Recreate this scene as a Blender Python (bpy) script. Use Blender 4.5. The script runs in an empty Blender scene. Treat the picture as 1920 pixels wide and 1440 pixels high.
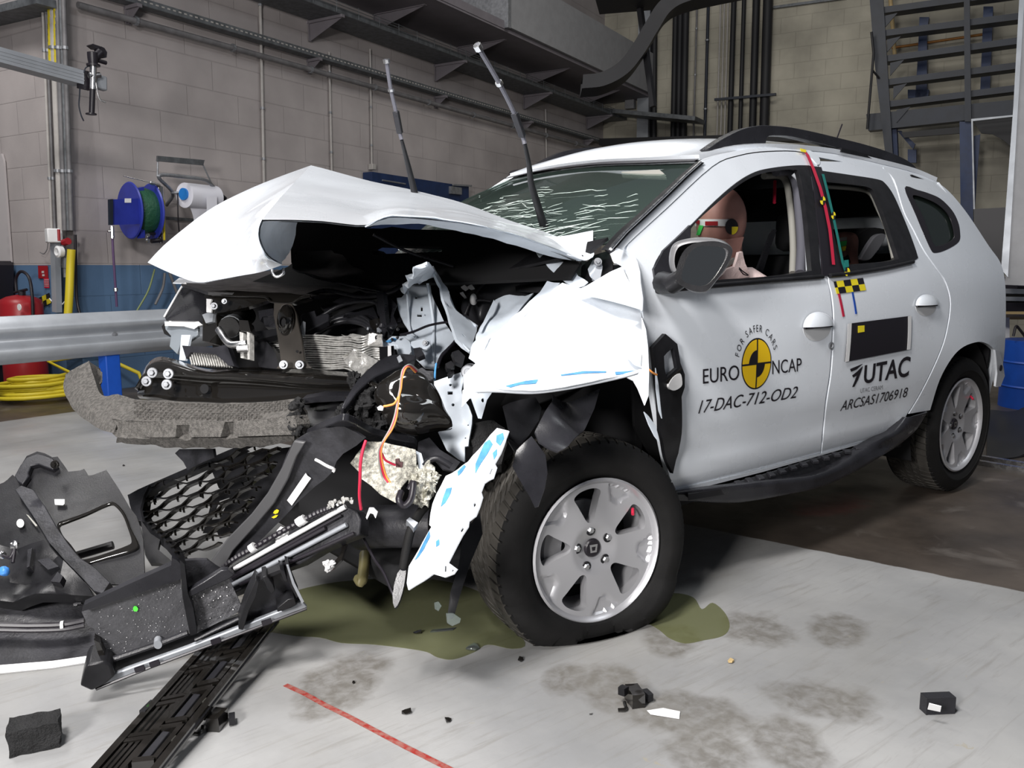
import bpy, bmesh, math, random
from mathutils import Vector as V, Matrix, noise
from mathutils.geometry import delaunay_2d_cdt
random.seed(7)
C = bpy.context.scene.collection
# ------------------------------------------------------------------ camera
CAM = V((-1.531, -2.619, 1.101)); FPX = 1560.0; YAW = math.radians(51.5); PIT = math.atan(217/1560)
cd = bpy.data.cameras.new('camera'); cam = bpy.data.objects.new('camera', cd); C.objects.link(cam)
cd.sensor_width = 36.0; cd.lens = 36.0*FPX/1920; cd.clip_start = 0.05; cd.clip_end = 100
cam.location = CAM; cam.rotation_euler = (math.pi/2-PIT, 0, YAW-math.pi/2)
bpy.context.scene.camera = cam
# ------------------------------------------------------------------ light
sc = bpy.context.scene
sc.view_settings.view_transform = 'Standard'; sc.view_settings.look = 'None'
sc.view_settings.gamma = 1.0; sc.view_settings.use_curve_mapping = False
sc.view_settings.exposure = 0.0
w = bpy.data.worlds.new('hall_air'); sc.world = w; w.use_nodes = True
w.node_tree.nodes['Background'].inputs[0].default_value = (0.80, 0.86, 1.0, 1)
w.node_tree.nodes['Background'].inputs[1].default_value = 0.10
def area(loc, target, sx, sy, power, col=(1, 1, 1), name='lamp_light'):
    l = bpy.data.lights.new(name, 'AREA'); l.shape = 'RECTANGLE'; l.size = sx; l.size_y = sy
    l.energy = power; l.color = col
    o = bpy.data.objects.new(name, l); C.objects.link(o); o.location = loc
    o.rotation_euler = (V(target)-V(loc)).to_track_quat('-Z', 'Y').to_euler()
    return o
area((-2.3, -1.7, 3.8), (0.0, -0.2, 0.8), 0.9, 0.6, 230, (1, 0.97, 0.95), 'film_lamp')      # work lamp over the front of the car
area((-4.0, -2.7, 2.0), (0.0, -0.3, 0.7), 0.7, 0.7, 250, (1, 0.97, 0.95), 'film_lamp')      # work lamp over the front of the car
area((-2.5, 3.5, 6.2), (0.5, 3.0, 0), 3.0, 1.0, 255, (1, 0.98, 0.96), 'hall_lamp')
area((3.5, -2.0, 6.4), (3.0, 1.5, 0), 3.5, 1.2, 95, (0.93, 0.97, 1.0), 'hall_lamp')
area((5.0, 2.5, 6.3), (7.5, 2.5, 2.0), 3.0, 1.0, 125, (1, 0.97, 0.9), 'hall_lamp')
# ------------------------------------------------------------------ ray helpers: a point of the place from what the eye sees and the plane it lies on
FW = V((math.cos(YAW)*math.cos(PIT), math.sin(YAW)*math.cos(PIT), -math.sin(PIT)))
RT = V((math.sin(YAW), -math.cos(YAW), 0)); UP = RT.cross(FW)
def ray(x, y): return FW + RT*((x-960)/FPX) + UP*((720-y)/FPX)
def PX(x, y, v): d = ray(x, y); return CAM + d*((v-CAM.x)/d.x)
def PY(x, y, v): d = ray(x, y); return CAM + d*((v-CAM.y)/d.y)
def PZ(x, y, v=0.0): d = ray(x, y); return CAM + d*((v-CAM.z)/d.z)
def PD(x, y, v): return CAM + ray(x, y)*v                       # v = depth along the view axis
def PP(x, y, pl):
    d = ray(x, y); return CAM + d*((pl[0]-CAM).dot(pl[1])/d.dot(pl[1]))
def plane3(a, b, c): return (V(a), (V(b)-V(a)).cross(V(c)-V(a)).normalized())
def Ys(l): return [PY(*p) for p in l]
def Xs(l): return [PX(*p) for p in l]
def Ds(l): return [PD(*p) for p in l]
ZS = [0.0, 0.2, .45, .65, .85, 1.0, 1.08, 1.3, 1.5, 1.6, 2.0]; WS = [.83, .84, .875, .90, .90, .885, .865, .75, .645, .55, .35]
def lerp_tab(z, A, B):
    if z <= A[0]: return B[0]
    for i in range(len(A)-1):
        if z <= A[i+1]:
            t = (z-A[i])/(A[i+1]-A[i]); return B[i]+(B[i+1]-B[i])*t
    return B[-1]
# smooth flank profile sampled once
_tab = []
for i in range(201):
    z = i*0.01; s = 0; n = 0
    for k in range(-6, 7):
        s += lerp_tab(z+k*0.012, ZS, WS); n += 1
    _tab.append(s/n)
def SY(x, z):                                                   # y of the car's left flank
    f = max(0, min(199.999, z*100)); i = int(f); w_ = _tab[i]+(_tab[i+1]-_tab[i])*(f-i)
    # swage / wheel arch bulge / sill crease
    w_ += 0.022*math.exp(-((x-2.62)/0.36)**2)*math.exp(-((z-0.72)/0.16)**2)
    w_ -= 0.012*math.exp(-((z-0.50)/0.05)**2)*math.exp(-max(0, x-1.9)**2/0.02)
    w_ -= .50*max(0, min(.05, .425-z))*(1 if x < 2.2 else 0)
    return -w_*(1-0.09*max(0, (x-2.0)/1.5)**2)
def PS(x, y, off=0.0):
    yy = -.88
    for i in range(30):
        p = PY(x, y, yy-off); yy = .5*yy+.5*SY(p.x, p.z)
    return p
# ------------------------------------------------------------------ curve helpers
def cat(pts, seg=6, closed=True):                               # Catmull-Rom; a point given twice stays a corner
    P = [tuple(p) for p in pts]; n = len(P); out = []
    rng = range(n if closed else n-1)
    g = (lambda i: P[i % n]) if closed else (lambda i: P[max(0, min(n-1, i))])
    for i in rng:
        a, b, c, d = g(i-1), g(i), g(i+1), g(i+2)
        if b == c: continue
        if a == b: a = tuple(2*b[k]-c[k] for k in range(len(b)))
        if c == d: d = tuple(2*c[k]-b[k] for k in range(len(b)))
        for s in range(seg):
            t = s/seg
            out.append(tuple(0.5*((2*b[k])+(-a[k]+c[k])*t+(2*a[k]-5*b[k]+4*c[k]-d[k])*t*t+(-a[k]+3*b[k]-3*c[k]+d[k])*t**3) for k in range(len(b))))
    if not closed: out.append(P[-1])
    return out
def cat3(pts, seg=6, closed=False): return [V(p) for p in cat([tuple(p) for p in pts], seg, closed)]
def inside(p, poly):
    c = False; n = len(poly); x, y = p
    for i in range(n):
        x1, y1 = poly[i]; x2, y2 = poly[(i+1) % n]
        if (y1 > y) != (y2 > y) and x < (x2-x1)*(y-y1)/(y2-y1)+x1: c = not c
    return c
def dens(poly, step):
    out = []; n = len(poly)
    for i in range(n):
        a = poly[i]; b = poly[(i+1) % n]; L = math.hypot(b[0]-a[0], b[1]-a[1])
        if L < 1e-6: continue
        k = max(1, int(L/step))
        for j in range(k): out.append((a[0]+(b[0]-a[0])*j/k, a[1]+(b[1]-a[1])*j/k))
    return out
def tri2d(outline, holes, step):
    loops = [dens(outline, step)]+[dens(h, step) for h in holes]
    vs = []; ed = []
    for L in loops:
        b = len(vs); vs += L; ed += [(b+i, b+(i+1) % len(L)) for i in range(len(L))]
    xs = [p[0] for p in loops[0]]; ys = [p[1] for p in loops[0]]
    nx = int((max(xs)-min(xs))/step); ny = int((max(ys)-min(ys))/step)
    if 0 < nx*ny < 40000:
        bd = [p for L in loops for p in L]
        cell = {}
        for p in bd: cell.setdefault((int(p[0]//step), int(p[1]//step)), []).append(p)
        for i in range(1, nx+1):
            for j in range(1, ny+1):
                p = (min(xs)+i*step+(0.5*step if j % 2 else 0), min(ys)+j*step)
                if not inside(p, loops[0]) or any(inside(p, h) for h in loops[1:]): continue
                ci, cj = int(p[0]//step), int(p[1]//step); ok = True
                for a in (-1, 0, 1):
                    for b_ in (-1, 0, 1):
                        for q in cell.get((ci+a, cj+b_), ()):
                            if (q[0]-p[0])**2+(q[1]-p[1])**2 < (0.5*step)**2: ok = False
                if ok: vs.append(p)
    r = delaunay_2d_cdt([V(p) for p in vs], ed, [], 0, 1e-6)
    vo = [tuple(v) for v in r[0]]; fo = []
    for f in r[2]:
        cx = sum(vo[i][0] for i in f)/len(f); cy = sum(vo[i][1] for i in f)/len(f)
        if inside((cx, cy), loops[0]) and not any(inside((cx, cy), h) for h in loops[1:]): fo.append(list(f))
    return vo, fo
# ------------------------------------------------------------------ mesh builder
def basis(n):
    n = V(n).normalized(); a = V((0, 0, 1)) if abs(n.z) < .9 else V((1, 0, 0))
    u = n.cross(a).normalized(); return u, n.cross(u), n
class MB:
    def __init__(s): s.v = []; s.f = []; s.m = []; s.mi = 0
    def add(s, vs, fs):
        b = len(s.v); s.v += [V(v) for v in vs]
        for f in fs: s.f.append([b+i for i in f]); s.m.append(s.mi)
        return s
    def box(s, c, size, R=None):
        c = V(c); h = [x/2 for x in size]; R = R or Matrix.Identity(3)
        vs = [c+R @ V((sx*h[0], sy*h[1], sz*h[2])) for sx in (-1, 1) for sy in (-1, 1) for sz in (-1, 1)]
        return s.add(vs, [(0, 1, 3, 2), (4, 6, 7, 5), (0, 4, 5, 1), (2, 3, 7, 6), (0, 2, 6, 4), (1, 5, 7, 3)])
    def bar(s, a, b, w, h, up=(0, 0, 1)):
        a = V(a); b = V(b); d = (b-a).normalized(); u = V(up); sd = d.cross(u)
        if sd.length < 1e-4: sd = d.cross(V((1, 0, 0)))
        sd.normalize(); u = sd.cross(d)
        vs = [p+sd*(x*w/2)+u*(y*h/2) for p in (a, b) for x, y in ((-1, -1), (1, -1), (1, 1), (-1, 1))]
        return s.add(vs, [(0, 3, 2, 1), (4, 5, 6, 7)]+[(i, (i+1) % 4, 4+(i+1) % 4, 4+i) for i in range(4)])
    def tube(s, pts, r, n=8, cap=True):
        pts = [V(p) for p in pts]; N = len(pts); R = r if isinstance(r, (list, tuple)) else [r]*N
        vs = []; u = None
        for i in range(N):
            d = (pts[min(i+1, N-1)]-pts[max(i-1, 0)])
            if d.length < 1e-9: d = V((0, 0, 1))
            d.normalize()
            if u is None: u = basis(d)[0]
            u = (u-d*u.dot(d))
            if u.length < 1e-5: u = basis(d)[0]
            u.normalize(); w_ = d.cross(u)
            for k in range(n):
                a = 2*math.pi*k/n; vs.append(pts[i]+(u*math.cos(a)+w_*math.sin(a))*R[i])
        fs = [(i*n+k, i*n+(k+1) % n, (i+1)*n+(k+1) % n, (i+1)*n+k) for i in range(N-1) for k in range(n)]
        if cap: fs += [tuple(range(n-1, -1, -1)), tuple((N-1)*n+k for k in range(n))]
        return s.add(vs, fs)
    def lathe(s, prof, o, axis, n=32, cap=False):
        u, w_, ax = basis(axis); o = V(o); m = len(prof)
        vs = [o+ax*h+(u*math.cos(2*math.pi*k/n)+w_*math.sin(2*math.pi*k/n))*r for k in range(n) for r, h in prof]
        fs = [(k*m+j, ((k+1) % n)*m+j, ((k+1) % n)*m+j+1, k*m+j+1) for k in range(n) for j in range(m-1)]
        if cap: fs += [tuple(k*m for k in range(n)), tuple(k*m+m-1 for k in range(n))]
        return s.add(vs, fs)
    def grid(s, rows, wrap=False):
        n = len(rows[0]); vs = [p for r in rows for p in r]
        fs = []
        for i in range(len(rows)-1):
            for j in range(n if wrap else n-1):
                fs.append((i*n+j, i*n+(j+1) % n, (i+1)*n+(j+1) % n, (i+1)*n+j))
        return s.add(vs, fs)
    def skin2(s, vo, fo, f, back):                              # sheet with thickness: f(u,v) front, back(u,v,front) back
        A = [f(*p) for p in vo]; B = [back(p, a) for p, a in zip(vo, A)]; n = len(vo)
        fs = [tuple(q) for q in fo]+[tuple(n+i for i in reversed(q)) for q in fo]
        cnt = {}
        for q in fo:
            for i in range(len(q)):
                e = (q[i], q[(i+1) % len(q)]); cnt[e] = 1
        for (a, b) in list(cnt):
            if (b, a) not in cnt: fs.append((b, a, n+a, n+b))
        return s.add(A+B, fs)
    def plate(s, pl, outline, holes=(), th=.003, step=.05, bump=None, px=True):
        o, n = pl
        if n.dot(CAM-o) < 0: n = -n
        u, w_, _ = basis(n)
        def uv(q): p = PP(q[0], q[1], pl) if px else V(q); d = p-o; return (d.dot(u), d.dot(w_))
        vo, fo = tri2d([uv(q) for q in outline], [[uv(q) for q in h] for h in holes], step)
        def f(a, b):
            p = o+u*a+w_*b
            return p+n*(bump(a, b) if bump else 0)
        return s.skin2(vo, fo, f, lambda q, a: a-n*th)
    def flank(s, outline, holes=(), th=.004, step=.05, off=0.0, px=True, extra=None):
        def uv(q):
            if not px: return q
            p = PS(q[0], q[1], off); return (p.x, p.z)
        vo, fo = tri2d([uv(q) for q in outline], [[uv(q) for q in h] for h in holes], step)
        def f(x, z): return V((x, SY(x, z)-off-(extra(x, z) if extra else 0), z))
        return s.skin2(vo, fo, f, lambda q, a: a+V((0, th, 0)))
    def sheet(s, rows, th=0.003, sub=3, amp=0.0, freq=6.0, seed=0.0, smooth=True, nrm=None):
        # rows of 3-D control points -> smooth sheet with thickness and crumple
        if smooth: rows = [cat3(r, sub) for r in rows]; cols = [cat3([r[j] for r in rows], sub) for j in range(len(rows[0]))]
        else:
            def li(r):
                o = []
                for i in range(len(r)-1):
                    for k in range(sub): o.append(V(r[i]).lerp(V(r[i+1]), k/sub))
                return o+[V(r[-1])]
            rows = [li(r) for r in rows]; cols = [li([r[j] for r in rows]) for j in range(len(rows[0]))]
        G = [[cols[j][i] for j in range(len(cols))] for i in range(len(cols[0]))]
        H = len(G); W = len(G[0])
        def nor(i, j):
            a = G[min(i+1, H-1)][j]-G[max(i-1, 0)][j]; b = G[i][min(j+1, W-1)]-G[i][max(j-1, 0)]
            c = a.cross(b); return c.normalized() if c.length > 1e-9 else V((0, 0, 1))
        Nn = [[nor(i, j) for j in range(W)] for i in range(H)]
        if amp:
            for i in range(H):
                for j in range(W):
                    q = G[i][j]*freq+V((seed, seed*1.7, 0)); nn = noise.noise(q)+0.5*abs(noise.noise(q*2.1))
                    G[i][j] = G[i][j]+Nn[i][j]*(nn*amp)
        A = [p for r in G for p in r]; n = len(A); B = []
        sgn = 1 if Nn[H//2][W//2].dot(CAM-G[H//2][W//2]) > 0 else -1
        for i in range(H):
            for j in range(W): B.append(G[i][j]-Nn[i][j]*th*sgn)
        fs = []
        for i in range(H-1):
            for j in range(W-1):
                q = (i*W+j, i*W+j+1, (i+1)*W+j+1, (i+1)*W+j); fs += [q, tuple(n+k for k in reversed(q))]
        for i in range(H-1):
            for j in (0, W-1): fs.append((i*W+j, (i+1)*W+j, n+(i+1)*W+j, n+i*W+j))
        for j in range(W-1):
            for i in (0, H-1): fs.append((i*W+j, i*W+j+1, n+i*W+j+1, n+i*W+j))
        return s.add(A+B, fs)
    def build(s, name, mat, parent=None, smooth=35, bevel=0, label=None):
        me = bpy.data.meshes.new(name); o = bpy.data.objects.new(name, me); C.objects.link(o)
        if parent is None:
            xs = [v.x for v in s.v]; ys = [v.y for v in s.v]; zs = [v.z for v in s.v]
            off = V(((min(xs)+max(xs))/2, (min(ys)+max(ys))/2, min(zs))); o.location = off
        else:
            off = V(parent['org']); o.parent = parent
        o['org'] = tuple(off) if parent is None else tuple(parent['org'])
        me.from_pydata([v-off for v in s.v], [], s.f)
        for m in (mat if isinstance(mat, (list, tuple)) else [mat]): me.materials.append(m)
        me.polygons.foreach_set('material_index', s.m)
        bm = bmesh.new(); bm.from_mesh(me); bmesh.ops.recalc_face_normals(bm, faces=bm.faces); bm.to_mesh(me); bm.free()
        if smooth:
            me.polygons.foreach_set('use_smooth', [True]*len(me.polygons)); me.set_sharp_from_angle(angle=math.radians(smooth))
        if bevel:
            b = o.modifiers.new('edge', 'BEVEL'); b.width = bevel; b.segments = 2; b.limit_method = 'ANGLE'; b.angle_limit = math.radians(40)
        if label: o['label'] = label
        return o
def empty(name, loc, label, cat_, group=None):
    o = bpy.data.objects.new(name, None); C.objects.link(o); o.location = loc; o['org'] = tuple(loc); o.empty_display_size = .1
    o['label'] = label; o['category'] = cat_
    if group: o['group'] = group
    return o
def tag(o, label, cat_, group=None, kind=None):
    o['label'] = label; o['category'] = cat_
    if group: o['group'] = group
    if kind: o['kind'] = kind
    return o
def struct(o, label=None): o['kind'] = 'structure'; return o
# ------------------------------------------------------------------ materials
def mk(name, col, rough=.5, metal=0.0, spec=.5, coat=0.0, alpha=1.0, trans=0.0, noise_amt=0.0, noise_scale=8.0, col2=None, bump=0.0, bscale=60.0, emit=0.0, ior=1.45, rvar=0.0, dirt=None):
    m = bpy.data.materials.new(name); m.use_nodes = True; nt = m.node_tree; b = nt.nodes['Principled BSDF']
    b.inputs['Base Color'].default_value = (*col, 1); b.inputs['Roughness'].default_value = rough; b.inputs['Metallic'].default_value = metal
    b.inputs['Specular IOR Level'].default_value = spec; b.inputs['Coat Weight'].default_value = coat; b.inputs['Coat Roughness'].default_value = .05
    b.inputs['Alpha'].default_value = alpha; b.inputs['Transmission Weight'].default_value = trans; b.inputs['IOR'].default_value = ior
    if emit: b.inputs['Emission Color'].default_value = (*col, 1); b.inputs['Emission Strength'].default_value = emit
    tc = nt.nodes.new('ShaderNodeTexCoord')
    def nz(scale, detail=6, rough_=.6):
        n = nt.nodes.new('ShaderNodeTexNoise'); n.inputs['Scale'].default_value = scale; n.inputs['Detail'].default_value = detail; n.inputs['Roughness'].default_value = rough_
        nt.links.new(tc.outputs['Object'], n.inputs['Vector']); return n
    if noise_amt or col2:
        n = nz(noise_scale); r = nt.nodes.new('ShaderNodeValToRGB'); c2 = col2 or tuple(c*(1-noise_amt) for c in col)
        r.color_ramp.elements[0].color = (*c2, 1); r.color_ramp.elements[1].color = (*col, 1)
        r.color_ramp.elements[0].position = .38; r.color_ramp.elements[1].position = .62
        nt.links.new(n.outputs['Fac'], r.inputs[0]); nt.links.new(r.outputs[0], b.inputs['Base Color'])
    if rvar:
        n = nz(noise_scale*1.7); mr = nt.nodes.new('ShaderNodeMapRange'); mr.inputs[1].default_value = .3; mr.inputs[2].default_value = .7
        mr.inputs[3].default_value = max(0, rough-rvar); mr.inputs[4].default_value = min(1, rough+rvar)
        nt.links.new(n.outputs['Fac'], mr.inputs[0]); nt.links.new(mr.outputs[0], b.inputs['Roughness'])
    if bump:
        n = nz(bscale, 4); bp = nt.nodes.new('ShaderNodeBump'); bp.inputs['Strength'].default_value = bump; bp.inputs['Distance'].default_value = .01
        nt.links.new(n.outputs['Fac'], bp.inputs['Height']); nt.links.new(bp.outputs[0], b.inputs['Normal'])
    return m
M = dict(
 paint=mk('white_car_paint', (.76, .80, .85), .28, coat=.7, rvar=.05, noise_scale=2),
 paintin=mk('white_primer_paint', (.64, .70, .77), .38, noise_amt=.18, noise_scale=7, rvar=.1),
 black=mk('black_plastic', (.015, .015, .017), .36, spec=.32, noise_amt=.35, noise_scale=14, bump=.08, bscale=300, rvar=.08),
 satin=mk('grey_black_plastic', (.022, .022, .026), .30, spec=.36, noise_amt=.3, noise_scale=9, bump=.06, bscale=250, rvar=.08),
 dirty=mk('scuffed_plastic', (.032, .032, .037), .42, spec=.36, noise_amt=.55, noise_scale=16, bump=.15, bscale=120, rvar=.12),
 gloss=mk('gloss_black_metal', (.010, .009, .008), .10, coat=.8, rvar=.05, noise_scale=6),
 void=mk('dark_cavity', (.006, .006, .007), .9),  # near black: shade of hollows and holes put into colour, also bonnet liner
 rubber=mk('tyre_rubber', (.0085, .0082, .0082), .7, spec=.3, noise_amt=.3, noise_scale=12, bump=.1, bscale=200),
 tread=mk('tyre_tread_rubber', (.055, .050, .043), .7, noise_amt=.4, noise_scale=10, bump=.15, bscale=150),
 rim=mk('alloy_silver', (.50, .50, .52), .33, metal=.55, rvar=.05),
 steel=mk('bright_steel', (.62, .62, .63), .28, metal=1, rvar=.08, noise_scale=20),
 zinc=mk('zinc_steel', (.30, .31, .33), .5, metal=.6, noise_amt=.3, noise_scale=20),
 galv=mk('galvanised_steel', (.36, .38, .41), .45, metal=.35, noise_amt=.18, noise_scale=3, rvar=.08, bump=.03, bscale=20),
 foam=mk('grey_foam', (.17, .16, .148), .85, noise_amt=.5, noise_scale=90, bump=1.0, bscale=260),
 foamd=mk('black_foam', (.018, .018, .019), .9, noise_amt=.4, noise_scale=30, bump=1.0, bscale=180),
 alum=mk('crushed_aluminium', (.70, .69, .66), .25, metal=.45, noise_amt=.3, noise_scale=60, bump=.3, bscale=90),
 foil=mk('heat_foil', (.78, .76, .66), .28, metal=.6, noise_amt=.55, noise_scale=90, bump=1.0, bscale=110),
 blue=mk('blue_enamel', (.010, .075, .42), .4, noise_amt=.15),
 reel=mk('reel_blue', (.022, .035, .30), .38, noise_amt=.15),
 bluetape=mk('pale_blue_paint', (.10, .34, .66), .5, noise_amt=.3, noise_scale=40),
 yellow=mk('yellow_vinyl', (.80, .66, .02), .45), ncapyel=mk('target_yellow', (.78, .50, .01), .4),
 ink=mk('black_vinyl', (.012, .010, .014), .4), inkgrey=mk('grey_vinyl', (.22, .22, .23), .4),
 red=mk('red_tape', (.50, .015, .05), .5), redpaint=mk('red_enamel', (.28, .010, .015), .4),
 teal=mk('teal_tape', (.01, .16, .14), .5), green=mk('green_vinyl', (.06, .55, .10), .5), orange=mk('orange_wire', (.75, .28, .06), .5),
 yhose=mk('yellow_hose', (.55, .44, .02), .5), wht=mk('white_plastic', (.72, .72, .72), .4), paper=mk('white_paper', (.72, .72, .78), .8),
 skin=mk('dummy_vinyl', (.40, .20, .165), .55, noise_amt=.15), cloth=mk('pink_cotton', (.78, .62, .60), .85, noise_amt=.1, bump=.3, bscale=80),
 seat=mk('dark_seat_cloth', (.012, .012, .014), .9), cream=mk('cream_trim', (.27, .265, .24), .6), greyseal=mk('grey_seal', (.10, .10, .12), .5),
 navy=mk('navy_steel', (.012, .017, .030), .5, noise_amt=.3, noise_scale=6), bluecol=mk('blue_column', (.012, .030, .095), .5, noise_amt=.25),
 darkgal=mk('dull_cable_steel', (.16, .17, .18), .55, metal=.5, noise_amt=.35, noise_scale=14), cables=mk('black_cables', (.012, .012, .014), .6),
 pipe=mk('painted_conduit', (.40, .38, .36), .5, noise_amt=.15), pipeg=mk('greyed_pipe', (.17, .165, .17), .45, noise_amt=.3),
 duct=mk('duct_grey', (.17, .155, .17), .55, noise_amt=.12, noise_scale=5), ductf=mk('duct_face', (.27, .27, .28), .55, noise_amt=.1),
 wood=mk('pale_wood', (.45, .33, .16), .6), lamp=mk('clear_lamp', (.80, .80, .80), .08, coat=1), chrome=mk('mirror_glass', (.55, .55, .52), .03, metal=1),
 silverp=mk('satin_grey_cap', (.15, .15, .155), .33, metal=.2, rvar=.05), pinkp=mk('grey_pink_wall', (.42, .39, .39), .8),
)
def glassmat(name, tint, dens_, rough=.02):
    m = bpy.data.materials.new(name); m.use_nodes = True; nt = m.node_tree; nt.nodes.clear()
    o = nt.nodes.new('ShaderNodeOutputMaterial'); t = nt.nodes.new('ShaderNodeBsdfTransparent'); g = nt.nodes.new('ShaderNodeBsdfGlossy')
    fr = nt.nodes.new('ShaderNodeFresnel'); fr.inputs[0].default_value = 1.5; mx = nt.nodes.new('ShaderNodeMixShader')
    d = nt.nodes.new('ShaderNodeBsdfDiffuse'); d.inputs[0].default_value = (*tint, 1); m2 = nt.nodes.new('ShaderNodeMixShader'); m2.inputs[0].default_value = dens_
    t.inputs[0].default_value = (.78, .88, .84, 1); g.inputs['Roughness'].default_value = rough
    nt.links.new(t.outputs[0], m2.inputs[1]); nt.links.new(d.outputs[0], m2.inputs[2])
    nt.links.new(fr.outputs[0], mx.inputs[0]); nt.links.new(m2.outputs[0], mx.inputs[1]); nt.links.new(g.outputs[0], mx.inputs[2]); nt.links.new(mx.outputs[0], o.inputs[0])
    return m
M['glass'] = glassmat('windscreen_glass', (.13, .19, .165), .22)
M['sideglass'] = glassmat('tinted_side_glass', (.05, .07, .06), .30)
M['clear'] = glassmat('clear_plastic', (.6, .65, .65), .10)
# ================================================================== the hall
# left wall: runs from its corner along azimuth 20 deg
WAZ = math.radians(20.1); WD = V((math.cos(WAZ), math.sin(WAZ), 0)); WN = V((math.sin(WAZ), -math.cos(WAZ), 0))   # WN points to the camera side
WP = PZ(250, 726, 0.0)
def PW(x, y, off=0.0): return PP(x, y, (WP+WN*off, WN))
WC = PW(142, 497); WC.z = 0                     # outer corner at the return wall
WE = PW(1131, 250); WE.z = 0                    # corner with the back wall
def PR(x, y, off=0.0): return PP(x, y, (WC-WD*off, WD))      # return wall plane (faces away from WD)
def PB(x, y, off=0.0): return PP(x, y, (WE-WD*off, WD))      # back wall plane
PAINT_Z = PW(200, 497).z
def node_wall(name, base, low, bw, bh, split=None, stain=.25, mortar=.6):
    m = bpy.data.materials.new(name); m.use_nodes = True; nt = m.node_tree; N = nt.nodes; L = nt.links; b = N['Principled BSDF']
    tc = N.new('ShaderNodeTexCoord'); sep = N.new('ShaderNodeSeparateXYZ'); L.new(tc.outputs['Object'], sep.inputs[0])
    cb = N.new('ShaderNodeCombineXYZ'); L.new(sep.outputs[0], cb.inputs[0]); L.new(sep.outputs[2], cb.inputs[1])
    br = N.new('ShaderNodeTexBrick'); br.inputs['Scale'].default_value = 1; br.inputs['Brick Width'].default_value = bw; br.inputs['Row Height'].default_value = bh
    br.inputs['Mortar Size'].default_value = .006; br.inputs['Mortar Smooth'].default_value = .4; br.offset = .5
    br.inputs['Color1'].default_value = (1, 1, 1, 1); br.inputs['Color2'].default_value = (.95, .95, .95, 1); br.inputs['Mortar'].default_value = (mortar, mortar, mortar, 1)
    L.new(cb.outputs[0], br.inputs['Vector'])
    nz = N.new('ShaderNodeTexNoise'); nz.inputs['Scale'].default_value = 1.3; nz.inputs['Detail'].default_value = 7; L.new(tc.outputs['Object'], nz.inputs['Vector'])
    mr = N.new('ShaderNodeMapRange'); mr.inputs[1].default_value = .35; mr.inputs[2].default_value = .65; mr.inputs[3].default_value = 1-stain; mr.inputs[4].default_value = 1.0
    L.new(nz.outputs[0], mr.inputs[0])
    mixc = N.new('ShaderNodeMix'); mixc.data_type = 'RGBA'; mixc.inputs['A'].default_value = (*low, 1); mixc.inputs['B'].default_value = (*base, 1)
    if split is not None:
        gt = N.new('ShaderNodeMath'); gt.operation = 'GREATER_THAN'; gt.inputs[1].default_value = split; L.new(sep.outputs[2], gt.inputs[0]); L.new(gt.outputs[0], mixc.inputs['Factor'])
    else: mixc.inputs['Factor'].default_value = 1
    m1 = N.new('ShaderNodeMix'); m1.data_type = 'RGBA'; m1.blend_type = 'MULTIPLY'; m1.inputs['Factor'].default_value = 1
    L.new(mixc.outputs['Result'], m1.inputs['A']); L.new(br.outputs['Color'], m1.inputs['B'])
    m2 = N.new('ShaderNodeVectorMath'); m2.operation = 'SCALE'; L.new(m1.outputs['Result'], m2.inputs[0]); L.new(mr.outputs[0], m2.inputs['Scale'])
    L.new(m2.outputs[0], b.inputs['Base Color']); b.inputs['Roughness'].default_value = .7
    n2 = N.new('ShaderNodeTexNoise'); n2.inputs['Scale'].default_value = 60; L.new(tc.outputs['Object'], n2.inputs['Vector'])
    ad = N.new('ShaderNodeMath'); ad.operation = 'MULTIPLY_ADD'; ad.inputs[1].default_value = -1.0
    L.new(br.outputs['Fac'], ad.inputs[0])
    sc_ = N.new('ShaderNodeMath'); sc_.operation = 'MULTIPLY'; sc_.inputs[1].default_value = .12; L.new(n2.outputs[0], sc_.inputs[0]); L.new(sc_.outputs[0], ad.inputs[2])
    bp = N.new('ShaderNodeBump'); bp.inputs['Strength'].default_value = .5; bp.inputs['Distance'].default_value = .012
    L.new(ad.outputs[0], bp.inputs['Height']); L.new(bp.outputs[0], b.inputs['Normal'])
    return m
def wall(name, p0, d, n, length, height, mat, th=.25, z0=0):
    me = bpy.data.meshes.new(name); o = bpy.data.objects.new(name, me); C.objects.link(o)
    o.matrix_world = Matrix(((d.x, -n.x, 0, p0.x), (d.y, -n.y, 0, p0.y), (d.z, 0, 1, p0.z), (0, 0, 0, 1)))
    v = [(x, y, z) for x in (0, length) for y in (0, th) for z in (z0, height)]
    me.from_pydata(v, [], [(0, 1, 3, 2), (4, 6, 7, 5), (0, 4, 5, 1), (2, 3, 7, 6), (0, 2, 6, 4), (1, 5, 7, 3)]); me.materials.append(mat)
    return struct(o)
blockmat = node_wall('painted_blockwork', (.41, .372, .365), (.085, .16, .28), .62, .285, PAINT_Z, .24, .84)
backmat = node_wall('cream_blockwork', (.45, .42, .34), (.1, .1, .1), .5, .25, None, .38, .86)
HW = 7.5
wall('wall_left', WC, WD, WN, (WE-WC).length, HW, blockmat)
wall('wall_return', WC+WN*-6.0, WN, -WD, 6.0-0.0, HW, blockmat)
wall('wall_back', WE, WN, -WD, 11.0, HW, backmat)
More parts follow.
